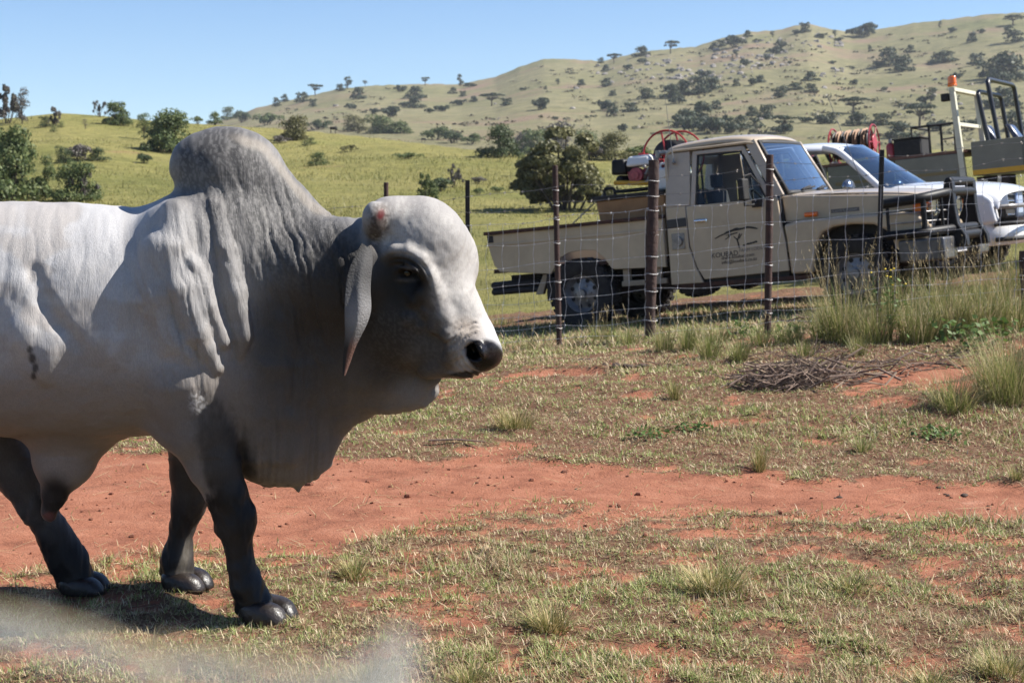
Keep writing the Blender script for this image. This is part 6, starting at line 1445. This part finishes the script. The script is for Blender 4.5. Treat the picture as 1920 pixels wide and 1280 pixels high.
# ------------------------------------------------------------------ short turf, tussocks, twigs, dung
rg = np.random.default_rng(17)
M_TURF = leafmat('short_turf_blades', [(0, (.13, .17, .045)), (.3, (.215, .265, .078)), (.6, (.31, .345, .115)), (.74, (.40, .40, .16)), (.80, (.58, .48, .29)), (1, (.72, .60, .42))], .3, .6)
M_TURFD = leafmat('dry_turf_blades', [(0, (.24, .15, .085)), (.3, (.40, .29, .165)), (.55, (.56, .44, .28)), (.68, (.70, .58, .40)), (.74, (.18, .225, .075)), (1, (.30, .32, .12))], .3, .6)
M_TUSS = leafmat('tussock_blades', [(0, (.09, .115, .030)), (.3, (.18, .195, .055)), (.5, (.30, .27, .095)), (.7, (.48, .38, .18)), (1, (.60, .48, .27))], .25, .6)
M_TALL = leafmat('tall_grass_blades', [(0, (.10, .13, .035)), (.4, (.20, .225, .070)), (.62, (.30, .285, .11)), (.8, (.45, .37, .19)), (1, (.50, .42, .26))], .35, .6)
M_STEM = leafmat('seed_stems', [(0, (.34, .27, .13)), (1, (.46, .38, .22))], .2)
M_FORB = leafmat('broad_green_leaves', [(0, (.06, .11, .025)), (1, (.13, .20, .055))], .3)
def blades(P, Z, length, width, az, lean, curl, rg):
    """flat curved blades of three pieces; arrays of one value per blade"""
    n = len(P); d = np.stack([np.cos(az), np.sin(az), 0 * az], 1); s = np.stack([-np.sin(az), np.cos(az), 0 * az], 1); tw = rg.uniform(-.9, .9, n)[:, None]
    s = s * np.cos(tw) + np.array([0, 0, 1])[None] * np.sin(tw) * .4
    V = np.zeros((n, 7, 3)); pos = np.stack([P[:, 0], P[:, 1], Z - .004], 1)
    th = lean.copy(); c = pos.copy(); ws = [1., .85, .55]
    for k in range(3):
        V[:, 2 * k] = c - s * (width * ws[k] / 2)[:, None]; V[:, 2 * k + 1] = c + s * (width * ws[k] / 2)[:, None]
        c = c + (d * np.sin(th)[:, None] + np.array([0, 0, 1])[None] * np.cos(th)[:, None]) * (length / 3)[:, None]; th = th + curl
    V[:, 6] = c; b = np.arange(n)[:, None] * 7
    Q = np.concatenate([b + np.array([0, 1, 3, 2]), b + np.array([2, 3, 5, 4])]); T = b + np.array([4, 5, 6])
    return V.reshape(-1, 3), Q, T
def blade_mesh(name, V, Q, T):
    me = bpy.data.meshes.new(name); nq, nt_ = len(Q), len(T); V = np.ascontiguousarray(V, np.float32)
    me.vertices.add(len(V)); me.vertices.foreach_set('co', V.ravel()); me.loops.add(nq * 4 + nt_ * 3)
    me.loops.foreach_set('vertex_index', np.concatenate([Q.ravel(), T.ravel()]).astype(np.int32)); me.polygons.add(nq + nt_)
    me.polygons.foreach_set('loop_start', np.concatenate([np.arange(nq) * 4, nq * 4 + np.arange(nt_) * 3]).astype(np.int32)); me.update(calc_edges=True); return me
# short turf: as dense near as far as the eye can part it; small matted clumps with earth between
def blades2(P, Z, length, width, az, lean, curl, rg):
    n = len(P); d = np.stack([np.cos(az), np.sin(az), 0 * az], 1); s = np.stack([-np.sin(az), np.cos(az), 0 * az], 1); tw = rg.uniform(-.9, .9, n)[:, None]
    s = s * np.cos(tw) + np.array([0, 0, 1])[None] * np.sin(tw) * .5; V = np.zeros((n, 5, 3)); c = np.stack([P[:, 0], P[:, 1], Z - .003], 1)
    for k, w_ in enumerate((1., .8)):
        V[:, 2 * k] = c - s * (width * w_ / 2)[:, None]; V[:, 2 * k + 1] = c + s * (width * w_ / 2)[:, None]; th = lean + curl * k
        c = c + (d * np.sin(th)[:, None] + np.array([0, 0, 1])[None] * np.cos(th)[:, None]) * (length / 2)[:, None]
    V[:, 4] = c; b = np.arange(n)[:, None] * 5
    return V.reshape(-1, 3), b + np.array([0, 1, 3, 2]), b + np.array([2, 3, 4])
N = 700000
ang = rg.uniform(-.40, .40, N); r = 3.9 * (19.5 / 3.9) ** (rg.uniform(0, 1, N) ** 1.15)
x = r * np.sin(ang); y = r * np.cos(ang); m = soil_mask(x, y)
cl = vnoise(x * 9, y * 9, 71) * .6 + vnoise(x * 23, y * 23, 72) * .4
dens = np.clip(1 - m * 1.03, 0.008, 1) * np.clip(sstep(.24, .56, cl) * 1.1 + .22 + .35 * (y > 8.2), 0, 1) * (.62 + .38 * sstep(.36, .56, fbm(x * 3, y * 4, 91, 3)))
ok = (rg.uniform(0, 1, N) < dens) & (x > GX0 + .3) & (x < GX1 - .3) & (y < GY1 - .4); x, y, r, cl = x[ok], y[ok], r[ok], cl[ok]; n = len(x)
tall = .75 + .6 * sstep(.5, .7, fbm(x * 1.3, y * 1.3, 95, 3)) + .9 * sstep(12.5, 14.5, y)
L = (rg.gamma(3.5, .0062, n) + .008) * tall; wv = rg.uniform(.0030, .0056, n) * np.clip(r / 6.5, .9, 2.4)
V, Q, T = blades2(np.stack([x, y], 1), GZ(x, y), L, wv, rg.uniform(0, 6.283, n), rg.uniform(.3, 1.45, n), rg.uniform(-.2, .6, n), rg)
# patches of fresh blue green and of straw, so colour follows the sward and not only the blade
st = fbm(x * 2.2, y * 2.6, 93, 3) + .35 * (rg.uniform(0, 1, n) - .5); isdry = st > .50
for nm, sel, mt_, lb in (('short_grass', ~isdry, M_TURF, 'short matted green grass over the red earth'), ('dry_short_grass', isdry, M_TURFD, 'short matted straw coloured grass over the red earth')):
    k = np.flatnonzero(sel); V_ = V.reshape(-1, 5, 3)[k].reshape(-1, 3); b = np.arange(len(k))[:, None] * 5
    tag(link(nm, blade_mesh(nm, V_, b + np.array([0, 1, 3, 2]), b + np.array([2, 3, 4])), mt_), lb, kind='stuff')
# field grass beyond the vehicles
M_FIELDBL = leafmat('field_blades', [(0, (.115, .13, .036)), (.5, (.205, .20, .064)), (.8, (.295, .26, .10)), (1, (.38, .33, .16))], .3)
N = 60000; ang = rg.uniform(-.42, .42, N); r = 19 * (74 / 19) ** rg.uniform(0, 1, N); x = r * np.sin(ang); y = r * np.cos(ang)
L = rg.uniform(.05, .22, N) * (.5 + 1.3 * sstep(.42, .7, fbm(x / 5, y / 5, 97))) * np.clip((r - 16) / 22, .25, 1); n = N
V, Q, T = blades2(np.stack([x, y], 1), H(x, y) + .0, L, rg.uniform(.005, .009, n) * r / 28, rg.uniform(0, 6.283, n), rg.uniform(0, .5, n), rg.uniform(0, .4, n), rg)
tag(link('field_grass', blade_mesh('field_grass', V, Q, T), M_FIELDBL), 'knee high yellow green grass in the field behind the vehicles', kind='stuff')
N = 85000; ang = rg.uniform(-.42, .42, N); r = 60 * (138 / 60) ** rg.uniform(0, 1, N); x = r * np.sin(ang); y = r * np.cos(ang)
pt = fbm(x / 9, y / 9, 99, 4); ok = pt > rg.uniform(.2, .55, N); x, y, r, pt = x[ok], y[ok], r[ok], pt[ok]; n = len(x)
V, Q, T = blades2(np.stack([x, y], 1), H(x, y), rg.gamma(3, .045, n) * (.5 + .8 * sstep(.4, .65, pt)), rg.uniform(.02, .05, n), rg.uniform(0, 6.283, n), rg.uniform(.1, 1.1, n), rg.uniform(0, .4, n), rg)
tag(link('slope_grass', blade_mesh('slope_grass', V, Q, T), M_FIELDBL), 'rough yellow green grass on the slope behind the bull', kind='stuff')
# loose straw lying about
N = 2600; ang = rg.uniform(-.38, .38, N); r = 4.0 * (13 / 4.0) ** rg.uniform(0, 1, N); x = r * np.sin(ang); y = r * np.cos(ang)
V, Q, T = blades(np.stack([x, y], 1), GZ(x, y) + .008, rg.uniform(.05, .22, N), rg.uniform(.002, .0035, N), rg.uniform(0, 6.283, N), rg.uniform(1.42, 1.6, N), rg.uniform(-.06, .06, N), rg)
tag(link('straw_litter', blade_mesh('straw_litter', V, Q, T), M_STEM), 'dry straw stalks lying on the ground', kind='stuff')
# pebbles and crumbs of earth
mb = MB(); M_CLOD = mat('earth_crumbs', (.20, .075, .042), .95, var=.5, vscale=3)
for _ in range(900):
    a = rg.uniform(-.38, .38); q = 4.2 * (10 / 4.2) ** rg.uniform(0, 1); xx, yy = q * math.sin(a), q * math.cos(a)
    if soil_mask(xx, yy) > .4: rock(mb, (xx, yy, float(GZ(xx, yy)) + .002), rg.uniform(.003, .011) if rg.random() < .93 else rg.uniform(.012, .022))
tag(mb.build('earth_crumbs', M_CLOD, smooth=30, fix=False), 'small clods and pebbles on the bare red soil', kind='stuff')

for i_, (a_, b_, s_, lb_) in enumerate([(1462, 960, .020, 'small red brown stone on the path edge in the middle right'), (765, 930, .018, 'small stone on the red path under the jaw'), (1210, 1010, .014, 'pale little stone in the lawn above the big tussock'), (690, 900, .016, 'little stone on the red path right of the dewlap')]):
    p, d = ground_hit(a_, b_, dmin=5.); q = MB(); rock(q, (0, 0, s_ * .3), s_); o = q.build('stone', M_CLOD, smooth=40); o.location = (p[0], p[1], float(GZ(p[0], p[1]))); tag(o, lb_, 'stone')
# --- tussocks: each one a plant
def tussock(px_, py_, hpx, wpx, n, label, m=M_TUSS, lean=(.05, .75), seed=None, stems=0, stem_h=1.6, group=None, name='grass_tussock', cat='grass tussock', dark=True):
    p, d = ground_hit(px_, py_, dmin=3.8); rgt = np.random.default_rng(int(px_ * 7 + py_)); h = hpx / FPX * d; w_ = wpx / FPX * d
    o = empty(name, Matrix.Translation((p[0], p[1], float(GZ(p[0], p[1])))), label, cat, group)
    a = rgt.uniform(0, 6.283, n); q = .28 * w_ * np.sqrt(rgt.uniform(0, 1, n)); P = np.stack([q * np.cos(a), q * np.sin(a)], 1)
    wx, wy = P[:, 0] + p[0], P[:, 1] + p[1]; Z = GZ(wx, wy) - float(GZ(p[0], p[1]))
    az = a + rgt.normal(0, .7, n); ln = lean[0] + (lean[1] - lean[0]) * (q / (.28 * w_)) * rgt.uniform(.3, 1.2, n)
    V, Q, T = blades(P, Z, h * rgt.uniform(.55, 1.2, n), rgt.uniform(.0022, .0045, n) * max(1, d / 8), az, ln, rgt.uniform(.02, .32, n), rgt)
    link('blades', blade_mesh('blades', V, Q, T), m, o)
    if stems:
        a = rgt.uniform(0, 6.283, stems); q = .25 * w_ * np.sqrt(rgt.uniform(0, 1, stems)); P = np.stack([q * np.cos(a), q * np.sin(a)], 1); L = h * stem_h * rgt.uniform(.75, 1.15, stems)
        az = a + rgt.normal(0, .8, stems); ln = rgt.uniform(.03, .38, stems); cu = rgt.uniform(.0, .16, stems)
        V, Q, T = blades(P, 0 * L, L, np.full(stems, .0034), az, ln, cu, rgt); link('stems', blade_mesh('stems', V, Q, T), M_STEM, o)
        me = o.children[-1].data; tips = V.reshape(-1, 7, 3)[:, 6]; mid = V.reshape(-1, 7, 3)[:, 4]
        SV = []
        for t, mm in zip(tips, mid):
            for k in range(7):
                SV.append(mm + (t - mm) * (.35 + .1 * k))
        SV = np.array(SV); ns = len(SV); V2, Q2, T2 = blades(SV[:, :2], SV[:, 2], rgt.uniform(.02, .05, ns), np.full(ns, .004), rgt.uniform(0, 6.28, ns), rgt.uniform(.2, .8, ns), rgt.uniform(0, .2, ns), rgt)
        link('seed_heads', blade_mesh('seed_heads', V2, Q2, T2), M_STEM, o)['kind'] = 'stuff'
    return o
tussock(1338, 1112, 68, 190, 520, 'largest straw tipped tussock in the foreground lawn', lean=(.2, 1.2))
tussock(1030, 1182, 62, 130, 420, 'round green tussock in the foreground, left of the largest one', lean=(.2, 1.1))
tussock(1590, 1108, 38, 170, 300, 'low flat tussock right of the largest foreground one', lean=(.4, 1.35))
tussock(665, 1078, 46, 100, 240, 'straw tuft at the path edge near the bull hooves', lean=(.3, 1.2))
tussock(965, 806, 52, 110, 380, 'green tussock beyond the path below the muzzle', lean=(.15, 1.0), stems=8)
tussock(1264, 752, 42, 34, 130, 'small upright tussock between the muzzle and the twig heap', lean=(.02, .4))
tussock(1788, 770, 78, 110, 420, 'green tussock on the bank left of the big right hand clump', lean=(.1, .9), m=M_TALL)
tussock(1892, 750, 130, 190, 900, 'big tall grass clump on the bank at the right edge', lean=(.05, .75), m=M_TALL, stems=14)
tussock(1424, 884, 62, 40, 110, 'thin pale grass stalks at the far edge of the path', lean=(.02, .5), stems=5, stem_h=1.5)
tussock(1616, 848, 40, 46, 120, 'small green tuft on the grassy verge, right part', lean=(.1, .8), m=M_TALL)
tussock(690, 1290, 60, 120, 260, 'tuft cut by the lower edge left of the middle', lean=(.2, 1.1))
tussock(880, 1290, 48, 110, 260, 'straw green tuft at the lower edge in the middle', lean=(.2, 1.1))
tussock(1880, 1280, 60, 170, 380, 'tuft at the lower right corner', lean=(.2, 1.1))
tussock(1745, 1290, 44, 120, 240, 'low tuft at the lower edge left of the right corner', lean=(.3, 1.2))
tussock(285, 1216, 58, 26, 30, 'dry seeding stalk in the shadow of the bull', m=M_STEM, lean=(.02, .5))
tussock(1905, 905, 36, 40, 110, 'small tuft at the path edge by the right border', lean=(.1, .7))
GF = 'tall grass along the fence'
tl = [(1585, 640, 150, 130, 520, 22), (1640, 645, 110, 110, 420, 10), (1545, 638, 90, 80, 260, 8), (1720, 640, 110, 120, 460, 12), (1780, 632, 120, 120, 460, 14), (1840, 628, 120, 120, 460, 12), (1895, 620, 120, 120, 420, 10), (1680, 600, 110, 120, 360, 10), (1760, 585, 100, 140, 380, 10), (1850, 570, 90, 150, 400, 10), (1910, 555, 80, 120, 320, 8),
      (1330, 672, 60, 60, 220, 3), (1290, 660, 62, 56, 200, 3), (1385, 676, 58, 56, 220, 3), (1245, 662, 56, 60, 200, 4), (1180, 650, 50, 70, 160, 3), (1130, 640, 46, 90, 160, 6), (1480, 645, 50, 90, 260, 4), (1425, 650, 44, 70, 180, 3), (990, 660, 34, 40, 60, 2), (1110, 600, 60, 60, 60, 9), (940, 610, 26, 60, 70, 2), (1350, 640, 40, 90, 180, 3), (1610, 665, 46, 50, 160, 2), (1510, 668, 40, 60, 150, 2)]
for i, (a, b, hp, wp, n, st) in enumerate(tl):
    lab = ('tall seeding grass under the beige pickup front' if 1500 < a < 1700 and hp > 85 else 'tall seeding grass right of the black steel post' if 1700 <= a < 1790 else 'tall seeding grass under the number plate' if 1790 <= a < 1870 else 'tall seeding grass by the dark post at the right edge' if a >= 1870 else 'small grass tuft left of the leaning iron post' if a < 1060 else 'fence foot grass tuft between leaning post and log post' if a < 1215 else 'fence foot grass tuft between log post and iron post' if a < 1440 else 'fence foot grass tuft right of the iron post by the door')
    if i == 0: lab = 'tallest pale seeding grass clump in front of the pickup front wheel'
    tussock(a, b, hp * (.80 if hp > 85 else .95), wp, int(n * .85), lab, m=M_TALL, lean=(.02, .55), stems=int(st * 1.9), group=lab if i else None)
# weedy broad leaves
def forb(px_, py_, n, wpx, label, ls=.016, hgt=.06, flowers=0):
    p, d = ground_hit(px_, py_, dmin=4.); rgt = np.random.default_rng(int(px_ + py_ * 3)); w_ = wpx / FPX * d; o = empty('leafy_weed', Matrix.Translation((p[0], p[1], float(GZ(p[0], p[1])))), label, 'weed')
    P = rgt.normal(size=(n, 3)) * np.array([w_ * .3, w_ * .3, 0]); P[:, 2] = rgt.uniform(.1, 1, n) * hgt; V, F = leaves(rgt, P, np.tile([0, 0, 1.], (n, 1)), ls); link('leaves', npmesh('leaves', V, F), M_FORB, o)
    if flowers:
        q = MB()
        for k in range(flowers):
            b = Vector((rgt.normal() * w_ * .3, rgt.normal() * w_ * .3, hgt * rgt.uniform(.85, 1.15))); st = MB(); st.tube([(b.x * .3, b.y * .3, 0), b], .0025, 4); st.build('stalk', M_FORB, o)
            f = MB(); f.ball(b, (.010, .010, .006), 7, 4); f.build('flower', M_YEL, o)
    return o
M_YEL = mat('yellow_flower', (.75, .55, .02), .6)
forb(1672, 640, 160, 60, 'yellow flowering weed beside the black steel post', .02, .50, 8)
forb(1480, 640, 120, 60, 'green leafy weed at the fence foot right of the iron post', .02, .14)
forb(1390, 636, 90, 50, 'green leafy weed at the fence foot left of the iron post', .02, .16)
forb(1830, 655, 220, 120, 'broad leafed weeds at the right foot of the fence', .026, .22)
forb(1215, 824, 120, 70, 'small leafy weed patch on the verge, left one', .014, .05); forb(1300, 812, 120, 60, 'small leafy weed patch on the verge, middle one', .014, .05); forb(1760, 820, 160, 90, 'leafy weed patch on the verge below the bank', .016, .06)
# --- twig heap and sticks
M_TWIG = mat('grey_brown_twig', (.185, .130, .102), .9, var=.4, vscale=5); M_TWIG2 = mat('pale_twig', (.22, .16, .115), .9, var=.3)
def heap(px_, py_, n, lx, ly, hh, label, name='twig_heap', cat='twig heap', lmin=.25, lmax=.8, r0=.004):
    p, d = ground_hit(px_, py_, dmin=5.); rgt = np.random.default_rng(int(px_)); base = float(GZ(p[0], p[1])); o = empty(name, Matrix.Translation((p[0], p[1], base)), label, cat); protos = []
    for k in range(10):
        L = 1.; pts = [(-.5, 0, 0)]; 
        for t in np.linspace(.2, 1, 5): pts.append((-.5 + t, rgt.normal() * .05, rgt.normal() * .05))
        q = MB(); q.tube(pts, [.011, .010, .009, .008, .006, .003], 5)
        for j in range(2):
            a = Vector(pts[2 + j]); q.tube([a, a + Vector((.16, rgt.normal() * .12, rgt.normal() * .1)), a + Vector((.3, rgt.normal() * .2, rgt.normal() * .16))], [.005, .004, .002], 4)
        me = bpy.data.meshes.new('twig'); me.from_pydata(q.v, [], q.f); me.materials.append(M_TWIG if k % 4 else M_TWIG2); me.update(); protos.append(me)
    for k in range(n):
        tx_, ty_ = rgt.normal() * lx * .42, rgt.normal() * ly * .42; g = float(GZ(p[0] + tx_, p[1] + ty_)) - base; env = max(.0, 1 - (tx_ / lx) ** 2 - (ty_ / ly) ** 2)
        c = bpy.data.objects.new('twig', protos[k % 10]); COL.objects.link(c); c.parent = o; L = rgt.uniform(lmin, lmax)
        c.matrix_local = Matrix.Translation((tx_, ty_, g + .012 + hh * env * rgt.uniform(0, 1))) @ Matrix.Rotation(rgt.uniform(-.6, .6) + (math.pi if rgt.random() < .5 else 0), 4, 'Z') @ Matrix.Rotation(rgt.normal() * .16, 4, 'Y') @ Matrix.Scale(L, 4)
    return o
heap(1495, 720, 100, .34, .22, .08, 'heap of bare grey brown twigs on the grass')
heap(1660, 690, 26, 1.1, .25, .02, 'loose line of thin branches reaching right from the twig heap', 'branch_litter', 'branches', .3, .8)
heap(1480, 670, 16, .8, .2, .01, 'few dark sticks lying before the fence', 'stick_litter', 'sticks', .2, .45)
heap(1560, 606, 40, .5, .25, .10, 'dead brown brush under the pickup by the tall grass', 'dead_brush', 'brush', .2, .6)
p, d = ground_hit(855, 838, dmin=5.); q = MB(); q.tube([(-.16, 0, .015), (0, .01, .018), (.17, -.04, .014)], [.006, .007, .004], 6); o = q.build('stick', M_TWIG); o.location = (p[0], p[1], float(GZ(p[0], p[1]))); tag(o, 'single dark stick on the verge below the jaw of the bull', 'stick')
# --- dung and dark clods
M_DUNG = mat('dark_dung', (.055, .036, .026), .9, var=.4, vscale=12, bump=.4, bscale=30)
def dung(px_, py_, s, label, n=6):
    p, d = ground_hit(px_, py_, dmin=5.); o = empty('dung', Matrix.Translation((p[0], p[1], float(GZ(p[0], p[1])))), label, 'dung'); rgt = np.random.default_rng(int(px_ * 3))
    for k in range(n):
        q = MB(); s_ = s * rgt.uniform(.4, 1); rock(q, (rgt.normal() * s * 1.8, rgt.normal() * s * .9, s_ * .22), s_ * .9); q.v = [(x_, y_, z_ * .62) for x_, y_, z_ in q.v]; q.build('lump', M_DUNG, o, smooth=60)
dung(1165, 688, .055, 'dark dung lumps on the grass left of the twig heap', 8); dung(1113, 672, .035, 'small dung lump beyond the dark dung lumps', 3); dung(1283, 689, .03, 'small brown dung lump near the twig heap', 3); dung(1757, 911, .018, 'dark dung on the far edge of the path, left of two', 4); dung(1806, 922, .022, 'flat dark dung on the path at the right, larger of two', 5); dung(1076, 911, .02, 'tiny dark lump on the red path in the middle', 2); dung(1570, 930, .022, 'tiny dark lump on the red path at the right', 2); dung(1040, 702, .05, 'flat dry dung by the small red gully', 4)

# --- pale grass plumes close by, just under the line of sight (out of focus there as in the photograph)
M_PLUME = leafmat('pale_plume_hairs', [(0, (.62, .62, .62)), (1, (.80, .80, .80))], .45)
def plume(spine, t0, spread, n, label):
    """spine [(px, py, distance)] seen from the camera; foot straight below on the ground"""
    P = [Vector(PT(a, b, d)) for a, b, d in spine]; foot = Vector((P[0].x, P[0].y + .05, float(H(P[0].x, P[0].y)))); o = empty('plume_grass', Matrix.Translation(foot), label, 'grass')
    path = [foot, foot.lerp(P[0], .5) + Vector((.01, 0, 0))] + P; path = [p - foot for p in path]
    q = MB(); q.tube(path, [.0016, .0014] + [.0009] * len(P), 5); q.build('stem', M_STEM, o, smooth=80)
    Q_ = np.array([tuple(p - foot) for p in P]); rgt = np.random.default_rng(n); L = np.concatenate([[0], np.cumsum(np.linalg.norm(np.diff(Q_, axis=0), axis=1))]); L /= L[-1]
    t = t0 + (1 - t0) * rgt.uniform(0, 1, n) ** .85; c = np.stack([np.interp(t, L, Q_[:, i]) for i in range(3)], 1) + rgt.normal(size=(n, 3)) * spread * (.4 + .6 * np.sin(np.pi * (t - t0) / (1 - t0)))[:, None]
    V, Q2, T2 = blades(c[:, :2], c[:, 2], rgt.uniform(.0025, .007, n), np.full(n, .00022), rgt.uniform(0, 6.283, n), rgt.uniform(.2, 2.2, n), rgt.uniform(-.3, .3, n), rgt)
    link('plume_hairs', blade_mesh('plume_hairs', V, Q2, T2), M_PLUME, o)['kind'] = 'stuff'
plume([(330, 1330, .26), (290, 1232, .26), (160, 1182, .26), (20, 1150, .26), (-90, 1130, .26)], .20, .0022, 700, 'pale grass plume close to the viewer, drooping left under the bull')
plume([(770, 1400, .25), (700, 1290, .25), (560, 1250, .25), (400, 1222, .25), (300, 1212, .25)], .22, .0021, 560, 'pale grass plume close to the viewer at the lower edge, drooping left')
plume([(640, 1440, .24), (668, 1350, .24), (705, 1290, .24), (722, 1245, .24), (730, 1190, .24)], .22, .0040, 800, 'short upright pale grass plume close to the viewer at the lower edge')
# ------------------------------------------------------------------ thin air that pales the far hill
mh = bpy.data.materials.new('air_haze'); mh.use_nodes = True; n_ = mh.node_tree.nodes; n_.remove(n_['Principled BSDF'])
pv = n_.new('ShaderNodeVolumePrincipled'); pv.inputs['Density'].default_value = .00016; pv.inputs['Color'].default_value = (.86, .92, 1.0, 1); pv.inputs['Anisotropy'].default_value = .2
mh.node_tree.links.new(pv.outputs[0], n_['Material Output'].inputs['Volume'])
mb = MB(); mb.box((-1420, -1420, -70), (1420, 1420, 112)); tag(mb.build('haze', mh, smooth=30), 'thin blue haze in the air before the far hill', kind='stuff')
SC.cycles.volume_bounces = 0

# ------------------------------------------------------------------ look-alikes that share a description are told apart by their order from the left
bpy.context.view_layer.update()
_by = {}
for o in SC.objects:
    if o.parent is None and 'label' in o and o.name.split('.')[0] in ('grass_tussock', 'hill_bush', 'tree', 'thorn_tree'): _by.setdefault(o['label'], []).append(o)
_ord = ['leftmost', 'second from left', 'third from left', 'fourth from left', 'fifth from left', 'sixth from left', 'seventh from left', 'eighth from left', 'ninth from left']
for lab_, os_ in _by.items():
    if 1 < len(os_) <= 9:
        for k, o in enumerate(sorted(os_, key=lambda q: q.location.x / max(q.location.y, 1))):
            o['label'] = lab_ + ', ' + _ord[k] if k < len(os_) - 1 or len(os_) == 1 else lab_ + ', rightmost'
            o['group'] = o.get('group') or lab_
